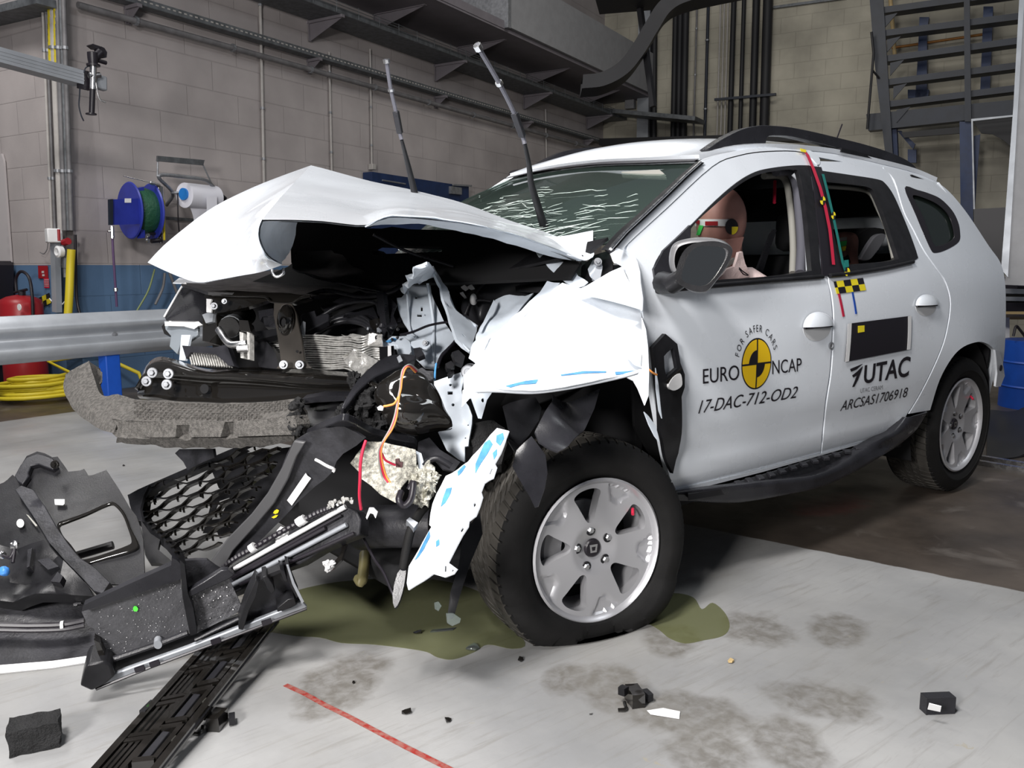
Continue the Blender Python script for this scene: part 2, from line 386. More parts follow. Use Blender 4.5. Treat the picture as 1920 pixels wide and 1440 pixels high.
# ---- floor, with its painted slab, wear and stains
A1 = PZ(1345, 995); B1 = PZ(1920, 1110); A2 = PZ(0, 791); B2 = PZ(146, 771)
def floor_material():
    m = bpy.data.materials.new('workshop_floor'); m.use_nodes = True; nt = m.node_tree; N = nt.nodes; L = nt.links; b = N['Principled BSDF']
    geo = N.new('ShaderNodeNewGeometry'); pos = geo.outputs['Position']
    def noise_(scale, det=6, dist=0.0, vec=None, rg=.6):
        n = N.new('ShaderNodeTexNoise'); n.inputs['Scale'].default_value = scale; n.inputs['Detail'].default_value = det; n.inputs['Distortion'].default_value = dist; n.inputs['Roughness'].default_value = rg
        L.new(vec or pos, n.inputs['Vector']); return n.outputs[0]
    def math_(op, a, b_=None, c=None):
        n = N.new('ShaderNodeMath'); n.operation = op; n.use_clamp = False
        for i, x in enumerate((a, b_, c)):
            if x is None: continue
            if isinstance(x, (int, float)): n.inputs[i].default_value = x
            else: L.new(x, n.inputs[i])
        return n.outputs[0]
    def rng(x, a, b_, c=0.0, d=1.0):
        n = N.new('ShaderNodeMapRange'); n.inputs[1].default_value = a; n.inputs[2].default_value = b_; n.inputs[3].default_value = c; n.inputs[4].default_value = d
        L.new(x, n.inputs[0]); return n.outputs[0]
    def mix(f, a, b_):
        n = N.new('ShaderNodeMix'); n.data_type = 'RGBA'
        if isinstance(f, (int, float)): n.inputs['Factor'].default_value = f
        else: L.new(f, n.inputs['Factor'])
        for s, x in (('A', a), ('B', b_)):
            if isinstance(x, tuple): n.inputs[s].default_value = (*x, 1)
            else: L.new(x, n.inputs[s])
        return n.outputs['Result']
    def side(A, B, flip):                                     # signed distance to a line on the floor
        d = (B-A); d.z = 0; d.normalize(); n = V((-d.y, d.x, 0))*flip
        vm = N.new('ShaderNodeVectorMath'); vm.operation = 'DOT_PRODUCT'; vm.inputs[1].default_value = n; L.new(pos, vm.inputs[0])
        return math_('SUBTRACT', vm.outputs['Value'], n.dot(A))
    camside = lambda A, B: 1 if V((-(B-A).y, (B-A).x, 0)).dot(CAM-A) > 0 else -1
    wob = math_('MULTIPLY', math_('SUBTRACT', noise_(9), .5), .03)
    s1 = rng(math_('ADD', side(A1, B1, camside(A1, B1)), wob), -.004, .004)
    s2 = rng(math_('ADD', side(A2, B2, camside(A2, B2)), wob), -.01, .01)
    painted = math_('MULTIPLY', s1, s2)
    pale = mix(rng(noise_(1.1, 8), .35, .68), (.24, .242, .245), (.37, .368, .362))
    stre = N.new('ShaderNodeMapping'); L.new(pos, stre.inputs[0]); stre.inputs['Rotation'].default_value = (0, 0, math.radians(-62)); stre.inputs['Scale'].default_value = (2.2, 26, 1)
    streak = rng(noise_(1.6, 8, .6, stre.outputs[0], .7), .53, .75)
    pale = mix(math_('MULTIPLY', streak, .55), pale, (.17, .16, .14))
    # tyre smudges and worn patches, each where it lies
    def blob(px, py, rx, ry, rot=0.0, soft=.35, thr=.5):
        c = PZ(px, py); mp = N.new('ShaderNodeMapping'); mp.vector_type = 'TEXTURE'
        mp.inputs['Location'].default_value = c; mp.inputs['Rotation'].default_value = (0, 0, rot); mp.inputs['Scale'].default_value = (rx, ry, 1)
        L.new(pos, mp.inputs[0]); ln = N.new('ShaderNodeVectorMath'); ln.operation = 'LENGTH'; L.new(mp.outputs[0], ln.inputs[0])
        e = math_('ADD', ln.outputs['Value'], math_('MULTIPLY', math_('SUBTRACT', noise_(7, 5), .5), 1.3))
        return rng(e, 1.0, 1.0-soft)
    tot = None
    for a in ((1420, 1180, .16, .12), (1255, 1200, .13, .1), (1540, 1310, .12, .16), (1150, 1290, .16, .1), (1290, 1340, .12, .2), (1480, 1395, .14, .1), (1570, 1180, .15, .1), (1060, 1270, .1, .07), (1330, 1410, .12, .12), (640, 1280, .2, .12), (420, 1160, .35, .2)):
        s = blob(*a, rot=.6); tot = s if tot is None else math_('MAXIMUM', tot, s)
    fine = rng(noise_(26, 6, .3), .35, .62, .35, 1.0)
    pale = mix(math_('MULTIPLY', math_('MULTIPLY', tot, fine), .80), pale, (.11, .10, .085))
    chips = rng(noise_(5, 9, .2, None, .75), .665, .68)
    ch2 = rng(noise_(.9, 3), .48, .6)
    pale = mix(math_('MULTIPLY', math_('MULTIPLY', chips, ch2), .75), pale, (.25, .12, .08))
    pale = mix(math_('MULTIPLY', rng(noise_(.8, 7, .4), .46, .66), .38), pale, (.20, .19, .165))
    flecks = rng(noise_(16, 5, 1.5, None, .7), .68, .70)
    pale = mix(math_('MULTIPLY', flecks, .6), pale, (.30, .27, .20))
    dark = mix(rng(noise_(2.2, 8), .35, .65), (.040, .032, .026), (.085, .068, .055))
    dark = mix(math_('MULTIPLY', rng(noise_(3.1, 8, .5), .58, .72), .5), dark, (.20, .18, .16))
    dark = mix(math_('MULTIPLY', blob(1560, 945, .3, .15), .35), dark, (.22, .03, .03))
    col = mix(painted, dark, pale)
    L.new(col, b.inputs['Base Color'])
    rr = rng(noise_(2.3, 5), .3, .7, .32, .55); L.new(math_('ADD', rr, math_('MULTIPLY', painted, .05)), b.inputs['Roughness'])
    bp = N.new('ShaderNodeBump'); bp.inputs['Strength'].default_value = .12; bp.inputs['Distance'].default_value = .01; L.new(noise_(14, 8), bp.inputs['Height']); L.new(bp.outputs[0], b.inputs['Normal'])
    return m
fl = MB(); fl.add([(-14, -10, 0), (16, -10, 0), (16, 16, 0), (-14, 16, 0), (-14, -10, -.2), (16, -10, -.2), (16, 16, -.2), (-14, 16, -.2)],
                  [(0, 1, 2, 3), (4, 7, 6, 5), (0, 4, 5, 1), (1, 5, 6, 2), (2, 6, 7, 3), (3, 7, 4, 0)])
struct(fl.build('floor', floor_material(), smooth=0))
# ---- things on the left wall
def pipe(name, a, b, r, mat, label, cat_='pipe', group=None, clips=0, n=10, extra=None):
    m = MB(); pts = [a, b] if extra is None else [a]+extra+[b]; m.tube(pts if extra is None else cat3(pts, 6), r, n)
    o = m.build(name, mat, smooth=60); tag(o, label, cat_, group)
    a = V(a); b = V(b); d = (b-a).normalized()
    for k in range(clips):
        c = a.lerp(b, (k+.5)/clips); q = MB(); q.tube([c-d*.012, c+d*.012], r*1.45, n); q.build('clip', M['zinc'], o)
    return o
pipe('conduit', PW(487, -40, .03), PW(495, 345, .03), .016, M['pipe'], 'pale vertical conduit on the block wall, leftmost of the three above the bonnet', 'conduit', clips=4)
pipe('conduit', PW(617, 98, .03), PW(622, 322, .03), .013, M['pipe'], 'pale vertical conduit on the block wall, directly above the bonnet peak', 'conduit', clips=3)
cj = pipe('conduit', PW(694, 92, .03), PW(697, 308, .03), .012, M['pipe'], 'pale vertical conduit ending in a small box above the blue cabinet', 'conduit', clips=3)
q = MB(); c = PW(698, 313, .04); q.box(c, (.07, .07, .07), Matrix((WD, WN, V((0, 0, 1)))).transposed()); q.build('junction_box', M['pipe'], cj, bevel=.006)
pipe('conduit', PW(1023, 205, .03), PW(1025, 330, .03), .014, M['pipe'], 'pale vertical conduit rising behind the windscreen', 'conduit', clips=2)
pipe('steel_pipe', PW(146, 9, .09), PW(1105, 276, .09), .028, M['pipeg'], 'dull horizontal pipe running the length of the block wall below the cable trays', clips=9)
# vertical pipe bundle at the outer corner
for i, (x0, x1, r, mt, lb) in enumerate(((78, 100, .012, 'pipe', 'thin pale pipe, leftmost of the bundle at the wall corner'), (84, 106, .012, 'pipeg', 'thin grey pipe, second from the left in the corner bundle'),
        (97, 117, .030, 'pipe', 'thick pale pipe with yellow paint runs at the wall corner'), (106, 124, .024, 'pipeg', 'grey pipe in the middle of the corner bundle'),
        (112, 130, .014, 'darkgal', 'slim dark pipe in the corner bundle'), (118, 136, .020, 'pipeg', 'grey pipe, rightmost of the bundle at the wall corner'))):
    a = PR(x0, -30, .06+.0*i); b_ = PR(x1-2, 432 if i > 1 else 450, .06)
    o = pipe('wall_pipe', a, b_, r, M[mt], lb, group=None, clips=2)
    if i in (2, 3):
        m = MB()
        for k in range(9):
            c = PR(x0+.2*k, 8+12*k, .06); m.tube([c, c+V((0, 0, -.06))], r*1.12, 8)
        m.build('paint_run', M['yhose'], o)
vb = empty('valve_manifold', PR(112, 500, .1), 'brass and red valve manifold with a round coupling at the foot of the corner pipes', 'valve')
m = MB(); m.bar(PR(103, 440, .08), PR(107, 585, .08), .07, .05, WD); m.build('backing_channel', M['galv'], vb)
m = MB(); m.box(PR(101, 442, .1), (.12, .12, .12)); m.build('junction_box', M['wht'], vb, bevel=.01)
m = MB(); m.tube([PR(110, 430, .14), PR(111, 452, .14)], .012); m.tube([PR(120, 455, .14), PR(128, 452, .14)], .03); m.build('lever', M['redpaint'], vb)
m = MB(); m.lathe([(.02, -.02), (.045, -.02), (.05, .02), (.032, .03), (.028, .0)], PR(112, 472, .2), -WD, 20); m.build('coupling', M['wht'], vb)
m = MB(); m.tube([PR(118, 460, .12), PR(124, 520, .12)], .022); m.tube([PR(124, 480, .12), PR(124, 502, .12)], .035); m.build('regulator', M['darkgal'], vb)
o = pipe('yellow_hose', PR(134, 468, .16), PR(127, 598, .22), .033, M['yhose'], 'yellow hose hanging straight down beside the corner pipes', 'hose', extra=[PR(132, 500, .17), PR(130, 550, .2)])
pipe('black_hose', PR(141, 440, .08), PR(150, 590, .1), .012, M['ink'], 'thin dark hose beside the yellow hanging hose', 'hose', extra=[PR(142, 500, .08), PR(144, 560, .1)])
pipe('air_line', PR(90, 455, .05), PR(75, 473, .05), .004, M['pipeg'], 'thin curled air line by the corner valve', 'air line', extra=[PR(88, 468, .05), PR(82, 476, .05)])
pipe('air_line', PR(93, 560, .05), PR(122, 565, .05), .005, M['wht'], 'thin pale looped line low on the blue paint by the corner', 'air line', extra=[PR(102, 569, .05), PR(114, 572, .05)])
# upper left tray on the return wall
m = MB(); m.bar(PR(-60, 44, .12), PR(96, 6, .12), .24, .06); o = m.build('cable_tray', M['darkgal']); tag(o, 'cable tray on the short return wall at the top left edge', 'cable tray')
m = MB(); m.bar(PR(92, -10, .05), PR(92, 46, .05), .07, .02, WD)
o = m.build('perforated_strut', M['galv']); tag(o, 'short vertical perforated strut among the corner pipes', 'strut')
# cable trays along the left wall
def wall_z(x, y, off): return PW(x, y, off).z
def tray_run(name, pxy, off0, off1, h, mat, x_end, label, perf=True, start=None):
    z = PW(pxy[0], pxy[1], off1).z; s = (PW(start[0], start[1], off1) if start else PW(150, 100, off1)); s = s+WN*0
    t0 = (s-WC).dot(WD) if start else -.6; t1 = (PW(x_end, 250, 0)-WC).dot(WD)
    root = empty(name, WC+WD*t0+V((0, 0, z)), label, 'cable tray')
    w_ = off1-off0
    def at(t, off, zz): return WC+WD*t+WN*off+V((0, 0, zz))
    m = MB(); m.bar(at(t0, (off0+off1)/2, z), at(t1, (off0+off1)/2, z), w_, .006); m.build('tray_base', mat, root)
    for of in (off0, off1):
        m = MB(); m.bar(at(t0, of, z+h/2), at(t1, of, z+h/2), .005, h); m.build('side_rail', mat, root)
    if perf:
        m = MB(); n = int((t1-t0)/.06)
        for k in range(n): m.box(at(t0+.06*k, off1+.003, z+h*.55), (.03, .004, h*.22), Matrix((WD, WN, V((0, 0, 1)))).transposed())
        m.build('slot', M['void'] if perf == 1 else M['pipe'], root)['kind'] = 'stuff'
    return root, z, at
tr1, z1, at1 = tray_run('cable_tray', (832, 178), .04, .16, .06, M['darkgal'], 1128, 'narrow perforated cable tray running along the block wall, lowest of the trays', 2)
tr2, z2, at2 = tray_run('cable_tray', (1024, 169), .04, .50, .06, M['darkgal'], 1129, 'wide dark cable tray full of cables running along the block wall above the narrow one', 0)
m = MB()
for k in range(7):
    pts = [at2(-.6+j*.7+random.uniform(-.1, .1), .10+.055*k+random.uniform(-.012, .012), z2+.03+.012*(k % 3)) for j in range(19)]
    pts = [p for p in pts if (p-WC).dot(WD) < (WE-WC).length-.05]
    m.tube(cat3(pts, 2), .014, 6)
m.build('cable_bundle', M['cables'], tr2)
m = MB()
tt = (WE-WC).length
for k in range(3): m.tube([at2(-.6, .52, z2+.05+.03*k), at2(tt-.1, .52, z2+.05+.03*k)], .004, 5)
for k in range(int(tt/.35)): m.tube([at2(.35*k, .52, z2), at2(.35*k, .52, z2+.12)], .004, 5)
m.build('wire_guard', M['darkgal'], tr2)
def bracket(root, x, y, off, L, h, atf, z):
    t = (PW(x, y, 0)-WC).dot(WD); m = MB()
    m.bar(atf(t, .02, z+.02), atf(t, .02, z-h), .05, .012, WN); m.bar(atf(t, 0.0, z-.02), atf(t, L, z-.02), .05, .03)
    a, b, c = atf(t, .02, z-.03), atf(t, L, z-.03), atf(t, .02, z-h)
    e = WD*.003; m.add([a-e, b-e, c-e, a+e, b+e, c+e], [(0, 1, 2), (3, 5, 4), (0, 3, 4, 1), (1, 4, 5, 2), (2, 5, 3, 0)])
    m.build('bracket', M['duct'], root)
for x, y in ((579, 70), (815, 140), (981, 195), (1099, 235)): bracket(tr2, x, y, .5, .52, .22, at2, z2)
for x, y in ((236, 20), (577, 118), (815, 190), (979, 235), (1094, 268)): bracket(tr1, x, y, .2, .2, .16, at1, z1)
# big air duct above
DS = PW(952, 49, 1.05); dz = DS.z
def atd(t, off, zz): return WC+WD*t+WN*off+V((0, 0, zz))
ds = (DS-WC).dot(WD)
dr = empty('air_duct', atd(ds, .5, dz), 'large grey rectangular air duct above the trays, reaching into the far corner', 'duct')
m = MB(); m.bar(atd(ds, .62, dz+.35), atd(tt-.02, .62, dz+.35), .86, .70); m.mi = 0; m.build('duct_body', M['ductf'], dr, smooth=0)
m = MB(); m.bar(atd(ds-.02, .62, dz+.35), atd(ds+.05, .62, dz+.35), .90, .74)
m.build('flange', M['zinc'], dr, smooth=0)
sh = empty('cable_shelf', atd(ds-2, .3, dz), 'wide grey shelf tray carrying the duct, high on the block wall', 'shelf')
m = MB(); m.bar(atd(ds-3.0, .50, dz-.03), atd(tt-.02, .50, dz-.03), 1.0, .05); m.build('shelf_deck', M['duct'], sh, smooth=0)
m = MB(); m.bar(atd(ds-3.0, 1.0, dz+.02), atd(ds, 1.0, dz+.02), .02, .1); m.build('edge_rail', M['duct'], sh, smooth=0)
for x, y in ((700, 10), (857, 64), (986, 124), (1086, 160)): bracket(sh, x, y, .6, .8, .22, atd, dz-.03)
# wall grime band
# ---- camera boom at the left
bm_ = empty('camera_boom', PW(170, 150, 1.3), 'aluminium rail arm with a black camera ball head and clamp, upper left by the wall', 'camera mount')
pa = PP(-40, 96, (WP+WN*1.3, WN)); pb = PW(148, 147, 1.3)
m = MB(); m.bar(pa, pb, .12, .095)
d = (pb-pa)
for zz in (-.022, .0, .022): m.bar(pa+WN*.061+V((0, 0, zz)), pb+WN*.061+V((0, 0, zz)), .006, .006)
m.build('profile_rail', M['galv'], bm_, smooth=0)
m = MB(); m.bar(PW(145, 147, 1.34), PW(166, 152, 1.34), .02, .13); m.build('end_plate', M['ink'], bm_)
m = MB(); m.bar(PW(168, 150, 1.33), PW(198, 158, 1.33), .05, .10); m.build('clamp_body', M['galv'], bm_, bevel=.01)
m = MB(); m.tube([PW(172, 213, 1.38), PW(174, 160, 1.38)], .019, 12); m.lathe([(.0, 0), (.036, 0), (.036, .008), (.0, .008)], PW(171, 215, 1.38), (0, 0, 1), 20); m.build('column', M['ink'], bm_)
m = MB(); m.tube([PW(174, 168, 1.38), PW(175, 122, 1.38)], .023, 12); m.tube([PW(167, 142, 1.38), PW(187, 141, 1.38)], .02, 10); m.build('chrome_post', M['steel'], bm_)
m = MB(); m.lathe([(0, 0), (.045, 0), (.045, .012), (.03, .016), (.035, .05), (.035, .09), (0, .1)], PW(175, 124, 1.38), (0, 0, 1), 20)
m.tube([PW(178, 108, 1.38), PW(188, 98, 1.38)], .03, 12); m.tube([PW(182, 113, 1.38), PW(199, 118, 1.38)], .014, 10)
m.plate((PW(190, 95, 1.38), WN), [(184, 92), (190, 87), (196, 90), (201, 98), (200, 108), (192, 109), (188, 101)], th=.05)
m.plate((PW(178, 86, 1.38), WN), [(171, 84), (174, 82), (189, 87), (188, 92), (180, 91)], th=.06); m.build('ball_head', M['ink'], bm_)
m = MB(); m.tube(cat3([PW(150, 158, 1.34), PW(149, 180, 1.34), PW(148, 198, 1.34), PW(152, 216, 1.34), PW(157, 227, 1.34)]), .005, 6); m.tube(cat3([PW(169, 123, 1.36), PW(161, 127, 1.36), PW(157, 136, 1.36)]), .004, 6); m.build('cable', M['navy'], bm_)
m = MB(); m.tube(cat3([PW(180, 155, 1.4), PW(184, 178, 1.4), PW(189, 188, 1.4), PW(198, 192, 1.4)]), .005, 6); m.build('crank', M['steel'], bm_)
# ---- blue hose reel
hr = empty('hose_reel', PW(262, 392, .25), 'blue wall mounted hose reel with green hose and chrome fittings', 'hose reel')
Rw = Matrix((WD, -WN, V((0, 0, 1)))).transposed()
cc = PW(243, 396, .34)
m = MB(); m.plate((PW(243, 396, .44), WN), [(207, 374), (262, 372), (262, 420), (210, 422)], th=.012); m.build('side_plate', M['reel'], hr)
m = MB(); m.plate((PW(243, 396, .47), WN), [(206, 374), (212, 373), (212, 421), (207, 422)], th=.03); m.build('wall_bracket', M['navy'], hr)
def disc(px, py, off, rpx_x, rpx_y, mat, name, th=.02):
    m = MB(); m.plate((PW(px, py, off), WN), [(px+rpx_x*math.cos(a*math.pi/16), py+rpx_y*math.sin(a*math.pi/16)) for a in range(32)], th=th); return m.build(name, mat, hr)
ax = (WD*.98+WN*.17).normalized()
c0 = PW(246, 395, .26)
m = MB(); m.lathe([(.0, 0), (.24, 0), (.25, .01), (.24, .02), (0, .02)], c0-ax*.0, -ax, 40); m.build('flange', M['reel'], hr)
m = MB(); m.lathe([(.10, 0), (.19, 0), (.205, .05), (.205, .12), (.19, .17), (.10, .17)], c0, ax, 36); m.build('wound_hose', mk('green_hose', (.015, .075, .04), .45, bump=1, bscale=30), hr)
m = MB(); m.lathe([(.0, 0), (.24, 0), (.25, .01), (.24, .02), (0, .02)], c0+ax*.19, -ax, 40); m.build('flange', M['reel'], hr)
m = MB(); m.plate((PW(300, 395, .30), WN), [(292, 352), (300, 351), (304, 436), (295, 436)], th=.05); m.plate((PW(268, 395, .38), WN), [(263, 352), (270, 350), (272, 446), (264, 447)], th=.05); m.build('guide_arm', M['reel'], hr)
m = MB(); m.plate((PW(240, 377, .445), WN), [(234, 372), (246, 372), (246, 380), (234, 380)], th=.002); m.build('sticker', M['wht'], hr)
m = MB(); m.lathe([(0, 0), (.015, 0), (.02, .01), (.015, .02), (0, .02)], PW(276, 441, .42), WN, 12); m.lathe([(0, 0), (.015, 0), (.02, .01), (.015, .02), (0, .02)], PW(276, 451, .42), WN, 12); m.build('roller', M['steel'], hr)
m = MB(); m.tube([PW(279, 438, .36), PW(303, 438, .36)], .012); m.tube([PW(284, 452, .36), PW(303, 450, .36)], .02); m.tube([PW(300, 440, .36), PW(302, 456, .36)], .014); m.build('roller_frame', M['ink'], hr)
pipe('air_gun_hose', PW(210, 425, .42), PW(219, 575, .38), .010, mk('braided_hose', (.09, .05, .12), .5), 'thin hanging air hose with chrome couplings left of the blue reel', 'hose', clips=0, extra=[PW(212, 470, .42), PW(216, 530, .40)])
m = MB(); m.tube([PW(210, 424, .43), PW(211, 447, .43)], .016); m.tube([PW(217, 540, .40), PW(217.5, 546, .40)], .018); m.tube([PW(202, 434, .43), PW(210, 433, .43)], .009); o = m.build('hose_coupling', M['steel']); tag(o, 'chrome coupling on the thin hose below the reel bracket', 'coupling')
gn = empty('blow_gun', PW(300, 352, .4), 'silver blow gun with a long thin nozzle hung on the blue reel', 'air gun')
m = MB(); m.tube([PW(232, 330, .42), PW(282, 342, .42)], .004); m.build('nozzle', M['steel'], gn)
m = MB(); m.tube([PW(281, 342, .42), PW(300, 349, .42)], .016); m.plate((PW(302, 360, .42), WN), [(296, 346), (306, 350), (307, 372), (300, 372)], th=.03); m.build('handle', M['steel'], gn, bevel=.004)
m = MB(); m.tube([PW(304, 372, .42), PW(307, 378, .42), PW(308, 450, .40)], .010); m.build('hose', M['yhose'], gn)
# ---- paper roll holder
ph = empty('roll_holder', PW(340, 340, .3), 'tubular steel wall holder for a paper roll', 'wall holder')
m = MB(); m.plate((PW(340, 302, .42), WN), [(296, 292), (384, 300), (381, 310), (295, 302)], th=.02); m.build('top_bar', M['darkgal'], ph)
m = MB(); m.tube(cat3([PW(296, 296, .4), PW(295, 331, .42)], 4), .008); m.tube([PW(380, 308, .4), PW(396, 343, .4)], .007)
m.tube(cat3([PW(312, 385, .05), PW(324, 362, .2), PW(299, 335, .4), PW(305, 328, .42), PW(340, 331, .42), PW(383, 337, .42), PW(400, 350, .36), PW(425, 378, .1)], 5), .016, 10)
m.tube([PW(320, 361, .22), PW(346, 362, .30)], .013); m.build('tube_frame', M['zinc'], ph)
m = MB(); m.tube(cat3([PW(333, 362, .3), PW(334, 410, .26), PW(337, 445, .2)], 4), .006); m.build('cord', M['ink'], ph)
m = MB(); m.bar(PW(310, 409, .03), PW(367, 413, .03), .02, .03); m.build('lower_rail', M['darkgal'], ph)
rl = empty('paper_roll', PW(370, 370, .35), 'big white paper roll with a blue core hanging in the wall holder', 'paper roll')
ra = WD*.97+WN*-.05; ra.normalize()
m = MB(); m.lathe([(.035, 0), (.115, 0), (.115, .36), (.035, .36)], PW(346, 366, .34), ra, 36); m.build('roll', M['paper'], rl)
m = MB(); m.lathe([(.0, -.02), (.055, -.02), (.055, .01), (0, .01)], PW(346, 364, .34), ra, 20); m.build('core_plug', mk('core_blue', (.02, .20, .60), .4), rl)
m = MB(); m.sheet([[PW(355, 385, .36), PW(390, 384, .36), PW(406, 378, .36)], [PW(362, 405, .34), PW(390, 408, .34), PW(408, 402, .34)], [PW(366, 430, .34), PW(390, 432, .34), PW(408, 430, .34)]], .001)
m.plate((PW(398, 380, .47), WN), [(388, 368), (407, 368), (407, 395), (388, 395)], th=.002); m.build('loose_sheet', M['paper'], rl)
m = MB(); m.tube([PW(404, 356, .3), PW(413, 368, .3)], .028); o = m.build('spray_bottle', M['wht']); tag(o, 'small white bottle at the right end of the paper roll holder', 'bottle')
m = MB(); m.tube([PW(412, 366, .3), PW(421, 374, .3)], .03); o = m.build('pump_head', M['ink']); tag(o, 'small black fitting at the right end of the paper roll holder', 'fitting')
# hoses hanging on the blue paint
pipe('green_hose', PW(290, 505, .2), PW(256, 584, .2), .008, mk('olive_hose', (.16, .20, .08), .5), 'thin green hose slanting down over the blue paint', 'hose', extra=[PW(278, 545, .2)])
pipe('grey_hose', PW(309, 512, .2), PW(291, 571, .2), .012, M['pipeg'], 'short dark hose hanging over the blue paint below the reel', 'hose', extra=[PW(305, 540, .2)])
pipe('support_strut', PW(318, 512, .25), PW(336, 560, .25), .014, M['pipeg'], 'slanted dark strut behind the right front of the bonnet', 'strut')
# dark cabinets at the far left
m = MB(); a = PR(-60, 470, .35); m.plate((PR(10, 500, .30), WD), [(-160, 489), (-34, 489), (-28, 497), (-28, 740), (-160, 740)], th=.25); o = m.build('dark_cabinet', M['ink'], bevel=.01); tag(o, 'black cabinet at the left edge behind the guard rail', 'cabinet')
m = MB(); m.plate((PR(0, 380, .03), WD), [(-90, 285), (2, 288), (6, 300), (20, 492), (-90, 492)], th=.02); o = m.build('wall_panel', M['pinkp']); tag(o, 'pale wall panel at the far left edge above the black cabinet', 'panel')
# fire extinguisher
ex = empty('fire_extinguisher', PR(40, 700, .25), 'red fire extinguisher with black hose standing behind the guard rail', 'fire extinguisher')
cx = PR(41, 600, .28); r_ = (PR(61, 600, .28)-PR(20, 600, .28)).length/2; b0 = V((cx.x, cx.y, .12)); zt = PR(41, 556, .28).z
m = MB(); m.lathe([(0, 0), (r_, .0), (r_, zt-.12-.07), (r_*.93, zt-.12-.03), (r_*.6, zt-.12), (.03, zt-.12+.015), (0, zt-.12+.02)], b0, (0, 0, 1), 32); m.build('cylinder', M['redpaint'], ex, 60)
m = MB(); m.tube([PR(41, 558, .28), PR(41, 546, .28)], .03); m.tube([PR(28, 548, .28), PR(50, 543, .28)], .012); m.build('valve', M['ink'], ex)
m = MB(); m.tube(cat3([PR(31, 548, .28), PR(30, 522, .28), PR(40, 509, .28), PR(54, 520, .28), PR(60, 550, .28), PR(62, 600, .28)]), .013); m.build('hose', M['ink'], ex)
m = MB(); m.lathe([(0, 0), (.028, 0), (.028, .006), (0, .006)], PR(37, 576, .28+r_), -WD, 16); m.build('gauge', M['wht'], ex)
# signs
sg = empty('fire_sign', PR(80, 520, .01), 'small red fire safety notice on the blue wall paint beside the corner pipes', 'sign')
def on_ret(m, poly, off=.01): m.plate((PR(80, 520, off), WD), poly, th=.003); return m
on_ret(MB(), [(71, 498), (89, 498), (90, 522), (72, 522)]).build('red_panel', M['redpaint'], sg)
on_ret(MB(), [(82, 522), (91, 522), (92, 540), (83, 540)]).build('text_panel', M['red'], sg)
m = MB(); [on_ret(m, [(83, 524+3*k), (91, 524+3*k), (91, 525+3*k), (83, 525+3*k)], .014) for k in range(5)]; m.build('text_line', M['pinkp'], sg)
m = MB(); [on_ret(m, [(78+x, 508+y), (82+x, 508+y), (82+x, 512+y), (78+x, 512+y)], .014) for x, y in ((0, 0), (1, 6))]; m.build('pictogram', M['pinkp'], sg)
m = MB()
on_ret(m, [(65, 562), (92, 549), (95, 568), (67, 582)]); o = m.build('hazard_board', M['ink'])
tag(o, 'black and yellow chequered hazard board by the extinguisher', 'sign')
m = MB()
for i in range(4):
    for j in range(2):
        if (i+j) % 2 == 0:
            def bl(u, v): return (65+(27+1*v)*u+2*v, 562-13*u+20*v-1*u*v)
            on_ret(m, [bl(i/4, j/2), bl((i+1)/4, j/2), bl((i+1)/4, (j+1)/2), bl(i/4, (j+1)/2)], .016)
m.build('yellow_square', M['yhose'], o)
# ---- guard rail
GD = WD; gN = WN
gA = PD(0, 640, 5.3); gB = PD(305, 622, 6.25); gd = (gB-gA); gd.z = 0; gd.normalize(); gn_ = V((gd.y, -gd.x, 0))
gr = empty('guard_rail', (gA.x, gA.y, 0), 'galvanised steel crash barrier rail on blue posts in front of the left wall', 'crash barrier')
zt = PD(0, 593, 5.3).z; zb = PD(0, 685, 5.3).z; H = zt-zb
prof = [(0.01, 0.0), (.030, .05), (.060, .13), (.080, .22), (.083, .28), (.075, .34), (.030, .45), (.022, .5), (.030, .55), (.075, .66), (.083, .72), (.080, .78), (.060, .87), (.030, .95), (0.01, 1)]
prof = cat(prof, 4, False)
m = MB(); L0 = gA-gd*3.0; rows = []
for k in range(2): rows.append([L0+gd*(9.5*k)+gn_*(a*1.0)+V((0, 0, zb-L0.z+b_*H)) for a, b_ in prof])
m.grid(rows); o = m.build('rail_beam', M['galv'], gr, 60); sm_ = o.modifiers.new('th', 'SOLIDIFY'); sm_.thickness = .004
def gat(px, py):
    return PP(px, py, (gA, gn_))
m = MB(); c = gat(211, 628)+gn_*.02; m.lathe([(0, 0), (.02, 0), (.02, .012), (0, .016)], c, gn_, 14); m.build('bolt', M['zinc'], gr)
for px in (210, -380, 640):
    c = gat(px, 640)-gn_*.05; m = MB(); m.bar(V((c.x, c.y, 0)), V((c.x, c.y, zb+H*.75)), .11, .10, gn_); m.build('post', M['blue'], gr, bevel=.008)
# coiled yellow hose on the floor
m = MB(); hc = PZ(85, 738)
pts = []
hc = PZ(80, 750)
for k in range(150):
    a = k*.42; rr = .22+.06*math.sin(k*.13)+random.uniform(-.015, .015); pts.append(hc+V((math.cos(a)*rr*1.25, math.sin(a)*rr, .03+.10*((k*.42/6.28) % 3)/3+.002*k*.3)))
pts += [hc+V((.1, .2, .3)), hc+V((.45, .1, .36)), hc+V((.75, -.1, .18)), hc+V((.8, -.1, .02))]
m.tube(pts, .017, 8); o = m.build('coiled_hose', M['yhose'], smooth=80); tag(o, 'coil of yellow hose on the floor behind the guard rail', 'hose')
